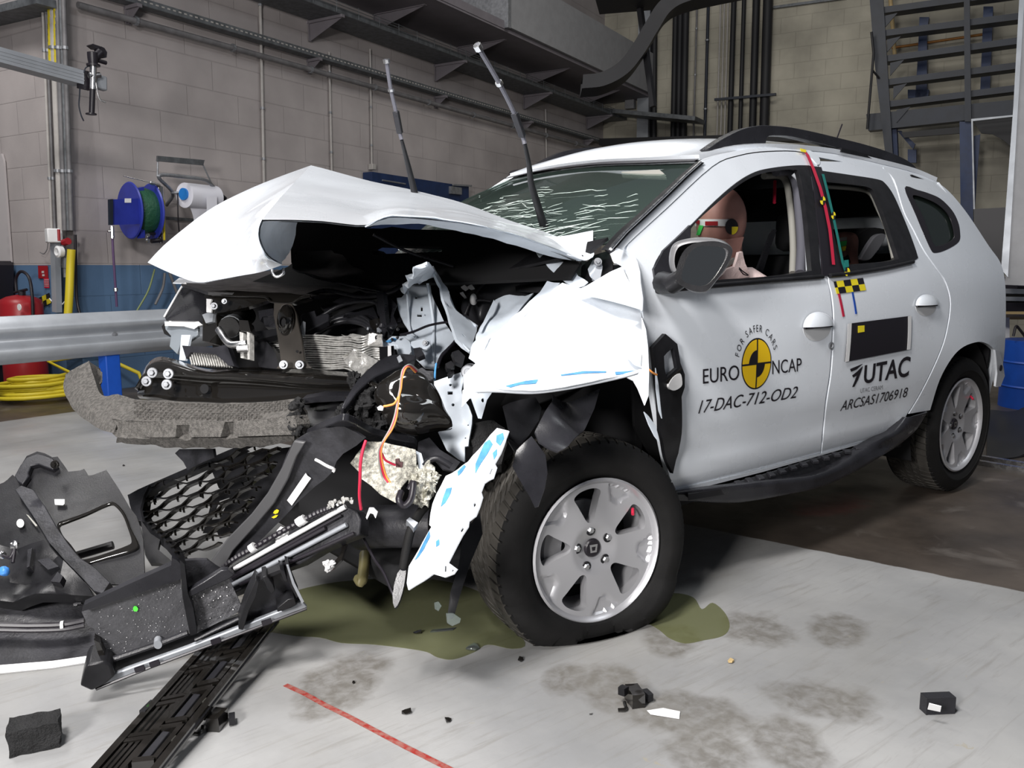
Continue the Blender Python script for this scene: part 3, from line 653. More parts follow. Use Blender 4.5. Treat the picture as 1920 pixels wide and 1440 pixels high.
# blue wall cabinet behind the bonnet
bc = empty('blue_cabinet', PW(790, 350, .1), 'dark blue wall cabinet with latch behind the bonnet and wiper', 'cabinet')
m = MB(); m.plate((PW(790, 350, .16), WN), [(698, 322), (879, 350), (879, 520), (698, 520)], th=.15, step=.3); m.build('cabinet_body', M['bluecol'], bc, bevel=.006)
m = MB(); m.plate((PW(790, 350, .20), WN), [(846, 349), (866, 352), (866, 365), (846, 363)], th=.04); m.plate((PW(790, 350, .20), WN), [(850, 345), (885, 347), (885, 350), (850, 348)], th=.02); m.build('latch', M['zinc'], bc)
m = MB(); m.tube([PW(717, 338, .2), PW(760, 345, .2)], .01); m.build('door_arm', M['zinc'], bc)
# ================================================================== back wall
cbl = [(1219, 1216, .05), (1228, 1226, .05), (1268, 1262, .05), (1277, 1271, .05), (1287, 1281, .06)]
for i, (x0, x1, r) in enumerate(cbl):
    pipe('cable_riser', PB(x0, -30, .12), PB(x1, 262, .12), r, M['cables'], 'thick black cable riser in the dark corner beside the grey channel', 'cable', 'black cable risers in the corner')
pipe('thin_riser', PB(1307, 10, .08), PB(1300, 268, .08), .016, M['pipeg'], 'thin rusty pipe on the back wall, just right of the dark cable corner', clips=3)
pipe('thin_riser', PB(1328, 10, .08), PB(1321, 268, .08), .026, M['navy'], 'slim dark pipe on the back wall beside the thin rusty one', clips=2)
for i, x in enumerate((1352, 1359, 1366)): pipe('pale_riser', PB(x, -20, .08), PB(x-8, 262, .08), .013, M['pipe'], 'slim pale riser on the back wall left of the thick black pipes', 'pipe', 'three slim pale risers on the back wall')
for i, (x, r) in enumerate(((1377, .045), (1396, .035), (1419, .06), (1441, .08))):
    pipe('black_pipe', PB(x, -30, .14), PB(x-9, 262, .14), r, M['cables'], ('leftmost of the four thick black pipes', 'second from the left of the four thick black pipes', 'third from the left of the four thick black pipes', 'widest and rightmost of the four thick black pipes')[i]+' on the back wall')
m = MB(); m.bar(PB(1340, 187, .24), PB(1455, 177, .24), .05, .04); o = m.build('pipe_bracket', M['navy']); tag(o, 'horizontal bracket across the thick black pipes', 'bracket')
m = MB(); m.bar(PB(1210, 20, .14), PB(1206, 262, .14), .22, .10, WD); o = m.build('steel_channel', M['galv'], smooth=0); tag(o, 'tall grey steel channel in the far corner', 'channel')
m = MB(); m.box(PB(1182, 196, .1), (.18, .12, .16), Matrix((WN, WD, V((0, 0, 1)))).transposed()); o = m.build('junction_box', M['ductf'], bevel=.01); tag(o, 'grey junction box above the cable shelf in the far corner', 'box')
# curved cable ladder from the left wall across to the back wall
cv = [PD(1092, 154, 8.4), PD(1130, 149, 8.3), PD(1168, 128, 8.2), PD(1197, 92, 8.1), PD(1222, 50, 8.0), PD(1250, 10, 7.9), PD(1300, -14, 7.8), PD(1420, -40, 7.8)]
cv = cat3(cv, 6); m = MB(); rows = []
for i, p in enumerate(cv):
    d = (cv[min(i+1, len(cv)-1)]-cv[max(i-1, 0)]).normalized(); n_ = d.cross(FW).normalized()
    rows.append([p+n_*.07-FW*.02, p+n_*.07+FW*.25, p-n_*.07+FW*.25, p-n_*.07-FW*.02])
m.grid(rows, wrap=True); o = m.build('cable_ladder', M['cables']); tag(o, 'curved dark cable channel sweeping up across the far corner', 'cable tray')
m = MB(); a = PW(1129, 212, .5); m.bar(PB(1120, 208, .45), PB(1312, 226, .45), .5, .07); o = m.build('cable_tray', M['darkgal']); tag(o, 'dark cable tray turning onto the back wall below the junction box', 'cable tray')
m = MB(); m.plate((PB(1260, 250, .3), WD), [(1130, 268), (1240, 258), (1240, 264), (1130, 275)], th=.05); o = m.build('perforated_rail', M['galv']); tag(o, 'pale perforated rail low on the back wall above the car roof', 'rail')
m = MB(); m.bar(PB(1130, 268, .4), PB(1520, 258, .4), .3, .12); o = m.build('cable_duct', M['cables']); tag(o, 'low black cable duct along the back wall just above the car roof', 'duct')
m = MB(); m.bar(PB(1450, 14, .05), PB(1640, -12, .05), .03, .04); o = m.build('thin_rail', M['darkgal']); tag(o, 'thin metal rail high on the back wall left of the stairs', 'rail')
# dark overhead steelwork near the top of the picture
m = MB(); m.bar(PD(1120, -12, 8.2), PD(1330, -30, 8.0), .5, .25); m.bar(PD(1200, 16, 8.3), PD(1225, 200, 8.3), .05, .05); o = m.build('overhead_steelwork', M['cables']); tag(o, 'dark steelwork under the roof in the far corner', 'steelwork')
# ---- staircase
st = empty('steel_staircase', V((PB(1750, 300, 1.0).x, PB(1750, 300, 1.0).y, 0)), 'dark blue open steel staircase on the back wall at the upper right', 'staircase')
OFF = 1.2
for k, (yl, yr) in enumerate(((-28, -66), (18, -20), (61, 27), (109, 72), (153, 118), (194, 160))):
    m = MB(); m.bar(PB(1652, yl+6, OFF), PB(1925, yr+6, OFF), .26, .085); m.build('tread', M['navy'], st)
m = MB(); m.plate((PB(1650, 150, OFF+.18), WD), [(1629, -20), (1655, -20), (1674, 290), (1660, 290), (1640, 120)], th=.05, step=.3); m.build('stringer', M['navy'], st)
m = MB(); m.plate((PB(1760, 220, OFF+.12), WD), [(1624, 214), (1930, 184), (1930, 213), (1628, 245)], th=.2, step=.5); m.build('main_beam', M['navy'], st, smooth=0)
m = MB(); m.plate((PB(1760, 220, OFF+.1), WD), [(1690, 248), (1800, 238), (1800, 250), (1695, 258)], th=.05, step=.5); m.build('perforated_angle', M['cables'], st)
for k in range(5):
    y = 30+44*k; x = 1657+6*k; MB().plate((PB(1660, y, OFF+.14), WD), [(x, y), (x+26, y-6), (x, y+24)], th=.02).build('tread_gusset', M['navy'], st)
m = MB(); m.plate((PB(1812, 100, OFF+.2), WD), [(1807, -20), (1818, -20), (1821, 228), (1809, 228)], th=.1, step=.4); m.build('handrail_post', M['navy'], st)
m = MB(); m.plate((PB(1812, 300, OFF+.15), WD), [(1799, 228), (1821, 228), (1826, 470), (1802, 470)], th=.2, step=.4); m.build('column', M['bluecol'], st, label='blue support column')
m = MB(); m.plate((PB(1670, 260, OFF), WD), [(1666, 240), (1681, 240), (1685, 330), (1670, 330)], th=.15); m.plate((PB(1690, 290, OFF-.3), WD), [(1702, 280), (1718, 280), (1718, 305), (1702, 305)], th=.1); m.plate((PB(1700, 270, OFF-.2), WD), [(1682, 245), (1690, 245), (1716, 270), (1712, 280)], th=.06); m.build('lower_post', M['bluecol'], st)
m = MB(); m.tube([PB(1626, 242, OFF+.3), PB(1638, 100, OFF+.3), PB(1634, 60, OFF+.3)], .018); m.tube([PB(1636, 132, OFF+.3), PB(1648, 146, OFF+.2)], .014); m.build('side_rail', M['cables'], st)
m = MB(); m.plate((PB(1722, 60, .3), WD), [(1724, 32), (1742, 32), (1738, 55), (1738, 180), (1716, 184), (1720, 120)], th=.1); m.plate((PB(1722, 60, .3), WD), [(1702, 168), (1742, 168), (1740, 182), (1702, 184)], th=.1)
m.plate((PB(1850, 60, .3), WD), [(1844, 12), (1862, 12), (1856, 168), (1838, 168)], th=.1); m.build('rear_bracing', M['bluecol'], st)
pipe('copper_pipe', PB(1672, 90, .2), PB(1860, 62, .2), .02, mk('copper', (.30, .13, .03), .4, metal=.4), 'horizontal copper coloured pipe behind the staircase')
pipe('copper_pipe', PB(1668, -20, .2), PB(1678, 105, .2), .03, M['wood'], 'vertical ochre pipe behind the left end of the staircase')
# framed opening and panel at the right
fo = empty('framed_opening', PB(1850, 390, OFF+.4), 'bright metal frame right of the blue column with a dark lower panel', 'frame')
m = MB(); m.plate((PB(1860, 300, OFF+.4), WD), [(1821, 223), (1905, 215), (1905, 218), (1824, 227), (1828, 392), (1825, 392)], th=.03, step=.3); m.build('frame', M['galv'], fo)
m = MB(); m.plate((PB(1860, 300, OFF+.4), WD), [(1826, 392), (1900, 388), (1900, 500), (1830, 500)], th=.03, step=.3); m.build('dark_panel', M['ink'], fo)
m = MB(); m.plate((PB(1860, 300, OFF+.1), WD), [(1824, 227), (1905, 218), (1905, 282), (1880, 262), (1862, 252), (1840, 250)], th=.03, step=.3); m.build('dark_soffit', M['cables'], fo)
m = MB(); m.plate((PB(1860, 300, OFF), WD), [(1826, 255), (1838, 252), (1832, 330), (1828, 390)], th=.03); m.build('side_post', M['bluecol'], fo)
wp = empty('white_partition', PD(1905, 540, 6.2), 'pale grey partition panel with a metal edge at the right edge of the picture', 'panel')
a, b_, c = PD(1918, 0, 6.2), PD(1884, 534, 6.2), PD(1990, 534, 6.0)
pl = plane3(a, b_, c); m = MB(); m.plate(pl, [(1918, -20), (2050, -20), (2050, 540), (1884, 534)], th=.04, step=.4); m.build('panel', M['ductf'], wp)
m = MB(); m.plate((pl[0]-FW*.02, pl[1]), [(1912, -20), (1922, -20), (1890, 520), (1877, 505), (1900, 200)], th=.05, step=.4); m.build('edge_frame', M['galv'], wp)
# bench with equipment, barrel
bk = empty('workbench', PD(1905, 600, 6.6), 'wooden topped bench behind the tail of the car at the right edge', 'bench')
bp_ = (PD(1900, 590, 6.6), FW)
m = MB(); m.plate(bp_, [(1878, 584), (1990, 584), (1990, 590), (1878, 589)], th=.5); m.build('bench_top', M['wood'], bk)
m = MB(); m.plate((PD(1900, 590, 6.9), FW), [(1878, 590), (1893, 590), (1893, 720), (1878, 720)], th=.1); m.build('bench_leg', M['wht'], bk)
eq = empty('test_equipment', PD(1905, 575, 6.6), 'stack of grey and black electronic boxes on the bench at the right edge', 'equipment')
m = MB(); m.plate(bp_, [(1880, 541), (1990, 543), (1990, 552), (1880, 550)], th=.3); m.plate(bp_, [(1880, 556), (1990, 558), (1990, 566), (1880, 564)], th=.3); m.build('grey_unit', M['galv'], eq)
m = MB(); m.plate(bp_, [(1880, 567), (1990, 567), (1990, 584), (1880, 584)], th=.3); m.plate(bp_, [(1908, 514), (1990, 514), (1990, 540), (1908, 540)], th=.3); m.build('black_unit', M['ink'], eq)
m = MB(); c = PD(1925, 735, 6.5); r_ = .28; zt2 = PD(1925, 640, 6.5).z; m.lathe([(0, 0), (r_, 0), (r_, zt2*.3), (r_*1.03, zt2*.32), (r_, zt2*.34), (r_, zt2*.66), (r_*1.03, zt2*.68), (r_, zt2*.7), (r_, zt2), (0, zt2)], V((c.x+.25, c.y, 0)), (0, 0, 1), 36); o = m.build('blue_barrel', M['blue']); tag(o, 'blue plastic barrel under the bench at the right edge', 'barrel')
m = MB(); m.tube(cat3([PD(1900, 630, 6.4), PD(1905, 612, 6.4), PD(1912, 618, 6.4), PD(1925, 635, 6.4)]), .01); o = m.build('black_cable', M['ink']); tag(o, 'loop of black cable on top of the blue barrel', 'cable')
# rails on the floor at right
for k, (y0, y1) in enumerate(((862, 872), (872, 882))):
    m = MB(); a = PZ(1700, 838+10*k); b_ = PZ(2100, 905+10*k); m.bar(a+V((0, 0, .012)), b_+V((0, 0, .012)), .035, .024); o = m.build('floor_rail', M['steel']); tag(o, ('farther' if k == 0 else 'nearer')+' of the two steel rails set in the floor behind the rear wheel', 'rail')
m = MB(); m.sheet([[PZ(1850+20*i, 770+4*math.sin(i)+22*j)+V((0, 0, .10*max(0, noise.noise(V((i*.9, j*.9, 3.0))))+.01)) for i in range(7)] for j in range(5)], .01, 3); o = m.build('cable_heap', M['cables']); tag(o, 'dark heap of cables and sheeting on the floor behind the rear wheel', 'cables', kind='stuff')
# ================================================================== the car
car = empty('car', (1.3, 0.0, 0.0), 'white crash-tested five-door SUV with a destroyed front end', 'car')
# ---- flank panels
fd = [(1178, 458), (1197, 494), (1203, 556), (1212, 650), (1225, 740), (1245, 850), (1262, 918), (1262, 918), (1330, 903), (1400, 885), (1470, 867), (1538, 849), (1538, 849),
      (1546, 760), (1555, 700), (1559, 640), (1560, 590), (1556, 550), (1549, 517), (1549, 517), (1541, 400), (1534, 312), (1534, 312), (1505, 287), (1440, 285), (1385, 293), (1335, 314), (1250, 392)]
fw = [(1290, 428), (1340, 378), (1382, 342), (1417, 322), (1452, 314), (1490, 310), (1518, 310), (1518, 310), (1530, 400), (1540, 517), (1540, 517), (1440, 525), (1343, 533), (1252, 542), (1233, 532), (1226, 505), (1244, 470)]
rd = [(1541, 849), (1540, 849), (1631, 824), (1631, 824), (1665, 812), (1688, 797), (1701, 776), (1724, 738), (1753, 679), (1771, 630), (1780, 570), (1771, 530), (1753, 503), (1730, 469), (1710, 430), (1692, 395), (1674, 340), (1654, 315), (1600, 305), (1537, 302), (1537, 302),
      (1544, 400), (1553, 517), (1560, 550), (1564, 590), (1563, 640), (1559, 700), (1550, 760)]
rw = [(1541, 320), (1541, 320), (1595, 328), (1645, 336), (1660, 344), (1675, 365), (1690, 398), (1707, 440), (1720, 478), (1719, 485), (1700, 494), (1658, 504), (1600, 512), (1556, 516), (1556, 516), (1548, 420)]
qp = [(1656, 313), (1700, 321), (1732, 330), (1762, 345), (1787, 367), (1817, 405), (1854, 461), (1875, 491), (1884, 525), (1886, 580), (1884, 650), (1878, 700), (1872, 726), (1872, 726), (1868, 700), (1866, 656), (1866, 656),
      (1852, 645), (1834, 641), (1807, 650), (1785, 671), (1762, 712), (1744, 769), (1744, 769), (1704, 776), (1704, 776), (1727, 738), (1756, 679), (1774, 630), (1783, 570), (1774, 529), (1756, 502), (1733, 469), (1713, 430), (1695, 395), (1677, 337)]
qg = [(1697, 352), (1720, 356), (1743, 363), (1764, 373), (1785, 394), (1796, 415), (1800, 434), (1798, 453), (1775, 468), (1754, 474), (1746, 468), (1733, 440), (1718, 404)]
ap = [(1152, 463), (1152, 463), (1206, 408), (1254, 363), (1316, 304), (1382, 283), (1440, 277), (1508, 279), (1535, 294), (1534, 309), (1505, 285), (1440, 283), (1385, 291), (1335, 312), (1250, 390), (1178, 456), (1170, 470), (1170, 470)]
m = MB().flank(cat(fd, 4), [cat(fw, 4)], .02, .05); fdo = m.build('front_door', M['paint'], car, 50)
m = MB().flank(cat(rd, 4), [cat(rw, 4)], .02, .05); rdo = m.build('rear_door', M['paint'], car, 50)
m = MB().flank(cat(qp, 4), [cat(qg, 4)], .02, .05); qpo = m.build('quarter_panel', M['paint'], car, 50)
m = MB().flank(cat(ap, 4), [], .03, .04, .004); m.build('roof_side_rail', M['paint'], car, 50)
m = MB().flank(cat(qg, 4), [], .004, .05, -.012); m.build('quarter_window', M['sideglass'], car)
def ring(name, outer, inner, mat, parent, off=.004, th=.02):
    m = MB().flank(cat(outer, 4), [cat(inner, 4)], th, .04, off); return m.build(name, mat, parent, 50)
def shrink(poly, k):
    cx_ = sum(p[0] for p in poly)/len(poly); cy_ = sum(p[1] for p in poly)/len(poly); out = []
    n = len(poly)
    for i, p in enumerate(poly):
        d = math.hypot(p[0]-cx_, p[1]-cy_); out.append((p[0]+(cx_-p[0])/d*k, p[1]+(cy_-p[1])/d*k))
    return out
fwi = [(1296, 428), (1343, 382), (1384, 348), (1418, 329), (1452, 321), (1488, 318), (1500, 330), (1512, 400), (1522, 508), (1522, 508), (1440, 519), (1343, 525), (1300, 530), (1296, 500), (1288, 470)]
ring('window_seal', fw, fwi, M['black'], fdo)
rwi = [(1549, 341), (1549, 341), (1595, 346), (1630, 352), (1643, 368), (1662, 415), (1684, 482), (1684, 486), (1658, 491), (1600, 496), (1578, 498), (1578, 498), (1560, 420)]
ring('window_seal', rw, rwi, M['black'], rdo)
ring('glass_border', [(a, b) for a, b in qg], [(1712, 366), (1740, 374), (1762, 386), (1780, 405), (1789, 432), (1787, 449), (1762, 461), (1749, 455), (1733, 412), (1720, 385)], M['ink'], qpo, .002, .004)
# B pillar black film and the seals seen in the open front window
m = MB().flank([(1514, 311), (1540, 313), (1547, 350), (1590, 512), (1545, 517), (1533, 400)][:0] or [(1518, 311), (1540, 313), (1550, 400), (1566, 470), (1587, 512), (1542, 518), (1531, 400)], [], .006, .05, .006); m.build('b_pillar_film', M['ink'], car)
def stroke(px, r, off, mat, name, parent, n=8, lab=None):
    m = MB(); m.tube(cat3([PS(x, y, off) for x, y in px], 5), r, n); return m.build(name, mat, parent, 60, label=lab)
stroke([(1432, 330), (1462, 330), (1475, 345), (1483, 400), (1487, 460), (1486, 512)], .014, -.14, M['cream'], 'pillar_trim', car)
stroke([(1455, 322), (1480, 322), (1493, 345), (1499, 400), (1503, 460), (1500, 512)], .020, -.08, M['greyseal'], 'door_seal', car)
stroke([(1488, 325), (1500, 340), (1508, 380), (1514, 440), (1517, 508)], .012, -.03, M['paint'], 'door_frame_edge', fdo)
stroke([(1548, 350), (1600, 354), (1630, 362), (1645, 390), (1662, 430), (1675, 485)], .009, -.08, M['cream'], 'pillar_trim', car)
stroke([(1640, 350), (1655, 375), (1672, 420), (1690, 484)], .018, -.03, M['greyseal'], 'door_seal', rdo)
# belt mouldings
for nm, pts, par in (('belt_moulding', [(1232, 545), (1343, 535), (1440, 527), (1542, 519)], fdo), ('belt_moulding', [(1556, 517), (1600, 512), (1658, 503), (1712, 491)], rdo)):
    stroke(pts, .009, .008, M['black'], nm, par)
# black triangle and mirror
m = MB().flank([(1226, 505), (1244, 470), (1276, 440), (1294, 422), (1296, 470), (1288, 540), (1240, 544), (1230, 532)], [], .02, .04, .008); m.build('mirror_sail', M['satin'], fdo)
mr_ = [(1254, 489), (1257, 468), (1266, 455), (1286, 448), (1310, 445), (1336, 446), (1358, 452), (1373, 466), (1370, 485), (1360, 505), (1343, 527), (1330, 543), (1318, 549), (1300, 548), (1285, 540), (1270, 520), (1258, 508)]
mo = []
pm = (PY(1310, 500, -1.02), V((-.80, -.56, .05)).normalized())
def puff(name, outline, pl, th, mat, parent, depth_, n=5, lab=None):
    o_, n_ = pl
    if n_.dot(CAM-o_) < 0: n_ = -n_
    P = [PP(x, y, pl) for x, y in cat(outline, 3)]; c = sum(P, V())/len(P); rows = []
    for f_, g_ in ((.80, .030), (.90, .028), (.96, .020)): rows.append([c+(p-c)*f_+n_*g_ for p in P])
    for k in range(n+1):
        t = k/n; s = math.cos(t*math.pi/2); rows.append([c+(p-c)*(.28+.72*s)-n_*(depth_*math.sin(t*math.pi/2)+th*0) for p in P])
    m = MB(); m.grid(rows, wrap=True); m.add(rows[-1], [tuple(range(len(P)))])
    return m.build(name, mat, parent, 60, label=lab)
pm2 = (PY(1310, 500, -1.03), V((.74, -.67, .0)).normalized())
# the glass faces rearward and outward; its housing bulges forward
mh = puff('door_mirror', mr_, (PY(1310, 498, -1.02), (CAM-PY(1310, 498, -1.02)).normalized()), 0, M['silverp'], car, .13)
glp = [(1279, 524), (1282, 500), (1290, 480), (1302, 466), (1318, 461), (1345, 462), (1362, 465), (1366, 473), (1358, 492), (1344, 515), (1330, 531), (1318, 536), (1298, 534)]
bz = [(1268, 527), (1270, 500), (1280, 474), (1296, 459), (1318, 453), (1348, 453), (1369, 462), (1372, 474), (1361, 500), (1344, 523), (1328, 543), (1314, 547), (1292, 543)]
mc = PY(1318, 498, -1.03); mpl = (mc, (CAM-mc).normalized()+V((.08, -.03, 0)))
mpl = (mpl[0]+(CAM-mc).normalized()*.045, mpl[1].normalized())
m = MB().plate(mpl, cat(bz, 3), [cat(glp, 3)], .02); m.build('bezel', M['black'], mh)
m = MB().plate((mpl[0]-(CAM-mc).normalized()*.012, mpl[1]), cat(glp, 3), [], .004); m.build('mirror_glass', M['chrome'], mh)
m = MB().tube([PY(1243, 530, -.90), PY(1262, 532, -.97), PY(1280, 520, -1.0)], [.035, .030, .028], 12); m.build('mirror_arm', M['black'], mh)
# door handles
for nm, cx_, cy_, rx, ry, par in (('door_handle', 1532, 612, 27, 27, fdo), ('door_handle', 1736, 572, 20, 20, rdo)):
    cwp = PS(cx_, cy_); hw = (PS(cx_+rx, cy_).x-PS(cx_-rx, cy_).x)/2; hh = (PS(cx_, cy_-ry).z-PS(cx_, cy_+ry).z)/2
    rows = []
    for i in range(9):
        a = i/8*math.pi/2; rows.append([V((cwp.x+hw*math.cos(a)*math.cos(t), 0, cwp.z+hh*.02+hh*math.cos(a)*math.sin(t))) for t in [math.pi*k/24 for k in range(25)]])
        for p in rows[-1]: p.y = SY(p.x, p.z)-.004-.028*math.sin(a)
    m = MB().grid(rows); b = rows[0]; m.grid([[b[-1]+V((0, 0, 0)), rows[4][-1], rows[8][-1], rows[4][0], b[0]], [b[-1]+V((0, .02, -.004)), rows[4][-1]+V((0, .02, -.004)), rows[8][-1]+V((0, .02, -.004)), rows[4][0]+V((0, .02, -.004)), b[0]+V((0, .02, -.004))]])
    m.build(nm, M['paint'], par, 60)
    m = MB().flank([(cwp.x+hw*.96*math.cos(t), cwp.z-.004+hh*.95*math.sin(t)) for t in [-math.pi*k/20 for k in range(21)]], [], .002, .03, .001, px=False)
    m.build('handle_recess_shade', M['silverp'] if 0 else mk('recess_shaded_white', (.55, .56, .57), .4), par)  # flat patch in darker white, the shade of the recess as colour
    m = MB().bar(V((cwp.x-hw*.95, SY(cwp.x-hw, cwp.z)-.006, cwp.z-.002)), V((cwp.x+hw*.95, SY(cwp.x+hw, cwp.z)-.006, cwp.z-.002)), .006, .008); m.build('handle_gap', M['ink'], par)
c = PS(1557, 648, .002); m = MB().lathe([(0, 0), (.013, 0), (.015, .004), (.010, .006), (.008, .003), (0, .003)], c, (0, -1, 0), 20); m.build('key_lock', M['zinc'], fdo)
# shut lines behind the gaps
for a, pts in (('shut_line', [(1540, 849), (1548, 760), (1557, 700), (1561, 640), (1562, 590), (1558, 550), (1551, 517)]), ('shut_line', [(1703, 776), (1726, 738), (1755, 679), (1773, 630), (1782, 570), (1773, 529), (1755, 502), (1732, 469), (1694, 395), (1676, 338), (1655, 314)])):
    stroke(pts, .006, -.022, M['ink'], a, car)
# inner dark liner behind the doors (door inner panel), leaves the windows free
lin = [(1200, 560), (1240, 550), (1540, 521), (1715, 494), (1780, 540), (1770, 640), (1700, 780), (1640, 822), (1540, 850), (1265, 918), (1225, 740)]
m = MB().flank(lin, [], .02, .1, -.06); m.build('door_inner_panel', M['seat'], car)
# sills
m = MB().flank([(1262, 924), (1262, 918), (1400, 887), (1538, 851), (1631, 826), (1662, 815), (1664, 818), (1560, 848), (1430, 885), (1290, 921)], [], .03, .05, .006); m.build('sill', M['paint'], car, label='white sill strip')
up = [(1260, 923), (1334, 915), (1437, 903), (1500, 896), (1535, 890), (1568, 876), (1596, 858), (1630, 835), (1660, 819), (1680, 808), (1702, 782)]
lo = [(1264, 940), (1363, 944), (1424, 938), (1486, 926), (1547, 911), (1609, 882), (1650, 856), (1680, 838), (1705, 818), (1722, 800), (1738, 772)]
ro = []
for (a, b), (c_, d_), t in zip(up, lo, [0, .4, .8, 1, 1, .9, .75, .5, .35, .2, 0]):
    A_ = PS(a, b, .02+.08*t); B_ = PS(c_, d_, .01+.085*t); ro.append([A_+V((0, .05, -.005)), A_, A_.lerp(B_, .5)+V((0, -.008, 0)), B_, B_+V((0, .12, -.01))])
m = MB().sheet(ro, .006, 3, amp=.003, freq=5); m.build('sill_guard', M['satin'], car, 60)
SL = [(1290, 921), (1330, 915), (1430, 889), (1527, 860), (1600, 840), (1640, 828)]
m = MB().sheet([[PS(x, y, .0) for x, y in SL], [PS(x, y+2, .03) for x, y in SL], [PS(a, b+3, .06) for a, b in ((1290, 924), (1334, 917), (1437, 905), (1535, 893), (1600, 856), (1650, 826))]], .02, 3); m.build('side_step', M['black'], car)
for k in range(13):
    x = 1380+20.5*k; y = lerp_tab(x, [p[0] for p in SL], [p[1] for p in SL])+4-k*.1; h_ = 9-.4*k
    a = PS(x, y, .03); b_ = PS(x+9-.3*k, y+h_, .055); MB().bar(a+V((0, 0, .006)), b_+V((0, 0, .006)), .026, .012).build('step_cleat', M['satin'], car, bevel=.002)
# side vent trim on the front door edge
vt = [(1224, 652), (1248, 626), (1270, 645), (1276, 681), (1284, 702), (1284, 726), (1278, 744), (1279, 800), (1272, 850), (1262, 888), (1252, 868), (1238, 808), (1236, 760), (1229, 700)]
vh = [(1245, 668), (1252, 660), (1263, 652), (1266, 668), (1270, 690), (1258, 701), (1250, 708), (1246, 690)]
m = MB().flank(vt, [vh], .014, .02, .022); vto = m.build('side_vent_trim', M['black'], car, 40, bevel=.003)
m = MB().flank([(1252, 714), (1278, 691), (1278, 696), (1253, 719)], [], .01, .02, .028); m.build('vent_blade', M['gloss'], vto)
m = MB().flank(cat([(1254, 722), (1262, 708), (1275, 700), (1279, 712), (1278, 724), (1266, 732), (1257, 730)], 3), [], .01, .02, .030); m.build('side_repeater', M['lamp'], vto)
# ---- roof
RU = [(1500, 277), (1540, 282), (1577, 289), (1620, 299), (1660, 308), (1700, 318), (1732, 328), (1762, 343)]
m = MB().flank(RU+[(x-3, y+13) for x, y in reversed(RU[1:-1])]+[(1512, 290)], [], .02, .04, -.002); m.build('roof_side_rail', M['paint'], car, 50)
RL = [PS(x, y, .0) for x, y in [(1382, 284), (1440, 278), (1508, 278)]+RU[1:]]
HD = Ys([(958, 333, .60), (1033, 317, .42), (1125, 306, .10), (1233, 302, -.25), (1312, 300, -.57)])
def roofz(x, y):
    zl = lerp_tab(x, [p.x for p in RL], [p.z for p in RL]); s = (y+.58)/1.16
    return zl+.05*s+.05*(1-(2*s-1)**2)
rows = [[HD[4], HD[3], HD[2], HD[1], HD[0]]]
for x in (1.22, 1.5, 1.9, 2.3, 2.6, min(2.8, RL[-1].x-.02)):
    if x == 1.22: rows.append([V((x+.08*k*0, lerp_tab(k, [0, 4], [-.57, .57]), max(roofz(x, lerp_tab(k, [0, 4], [-.57, .57])), 1.53))) for k in range(5)])
    else:
        y0 = lerp_tab(x, [p.x for p in RL], [p.y for p in RL])-.004; z0 = lerp_tab(x, [p.x for p in RL], [p.z for p in RL])
        rows.append([V((x, y0, z0-.004))]+[V((x, lerp_tab(k, [0, 4], [-.57, .57]), roofz(x, lerp_tab(k, [0, 4], [-.57, .57])))) for k in range(1, 5)])
m = MB().sheet(rows, .02, 4); m.build('roof', M['paint'], car, 60)
m = MB().sheet([[p+V((.03, 0, -.05)) for p in r] for r in rows], .01, 2); m.build('headliner', M['seat'], car)
# ---- windscreen
wt = [HD[4], HD[3], HD[2], HD[1], HD[0]]
wb = [PY(1148, 454, -.70), V((.20, -.30, 1.10)), V((.17, 0, 1.11)), V((.22, .35, 1.12)), V((.36, .66, 1.13))]
wm = [a.lerp(b, .5)+V((-.035, 0, .03)) for a, b in zip(wt, wb)]; wm[0] = PY(1240, 368, -.645)
m = MB().sheet([[p+V((-.004, 0, -.006)) for p in wt], wm, wb], .004, 6); ws = m.build('windscreen', M['glass'], car, 60)
def wsp(u, v):                                                 # point on the screen, u across from the driver's side, v down
    i = min(3, int(u*4)); f = u*4-i
    T = wt[i].lerp(wt[i+1], f); Mi = wm[i].lerp(wm[i+1], f); B_ = wb[i].lerp(wb[i+1], f)
    return T*(2*(v-.5)*(v-1))+Mi*(-4*v*(v-1))+B_*(2*v*(v-.5))
random.seed(3); m = MB()
for k in range(150):
    u0 = random.betavariate(1.3, 1.6)*.85; v0 = .35+.62*random.betavariate(2, 1.3); a = random.gauss(.0, .25)+.12; L_ = random.uniform(.02, .10)
    pts = []
    for j in range(4):
        u = u0+L_*j/3*math.cos(a)+random.uniform(-.004, .004); v = v0+L_*j/3*math.sin(a)*1.6+random.uniform(-.008, .008); pts.append(wsp(min(.99, max(0, u)), min(.99, v))+V((-.008, -.004, .006)))
    m.tube(pts, [.0003, .0010, .0008, .0003], 4)
cr = m.build('crack', mk('shattered_glass', (.75, .85, .80), .15, spec=1), ws); cr['kind'] = 'stuff'
PE = [(1150, 466), (1178, 434), (1206, 408), (1254, 363), (1290, 328), (1318, 303)]
m = MB().sheet([[PS(x-22+8*(k/5), y+1, .004) for k, (x, y) in enumerate(PE)], [PS(x-8, y, .016) for x, y in PE], [PS(x+3, y+2, .012) for x, y in PE]], .004, 4); m.build('pillar_trim', M['black'], ws)
m = MB().tube([PS(x-5, y+1, .022) for x, y in PE], .005); m.build('bright_strip', M['steel'], ws)
m = MB().sheet([[p+V((-.006, 0, .004)) for p in wt], [a.lerp(b, .10)+V((-.012, 0, .008)) for a, b in zip(wt, wm)]], .002, 5); m.build('black_band', M['ink'], ws)
m = MB().sheet([[p+V((-.02, 0, .015)) for p in wb], [p+V((-.10, 0, -.03)) for p in wb]], .01, 4); m.build('scuttle_panel', M['black'], car)
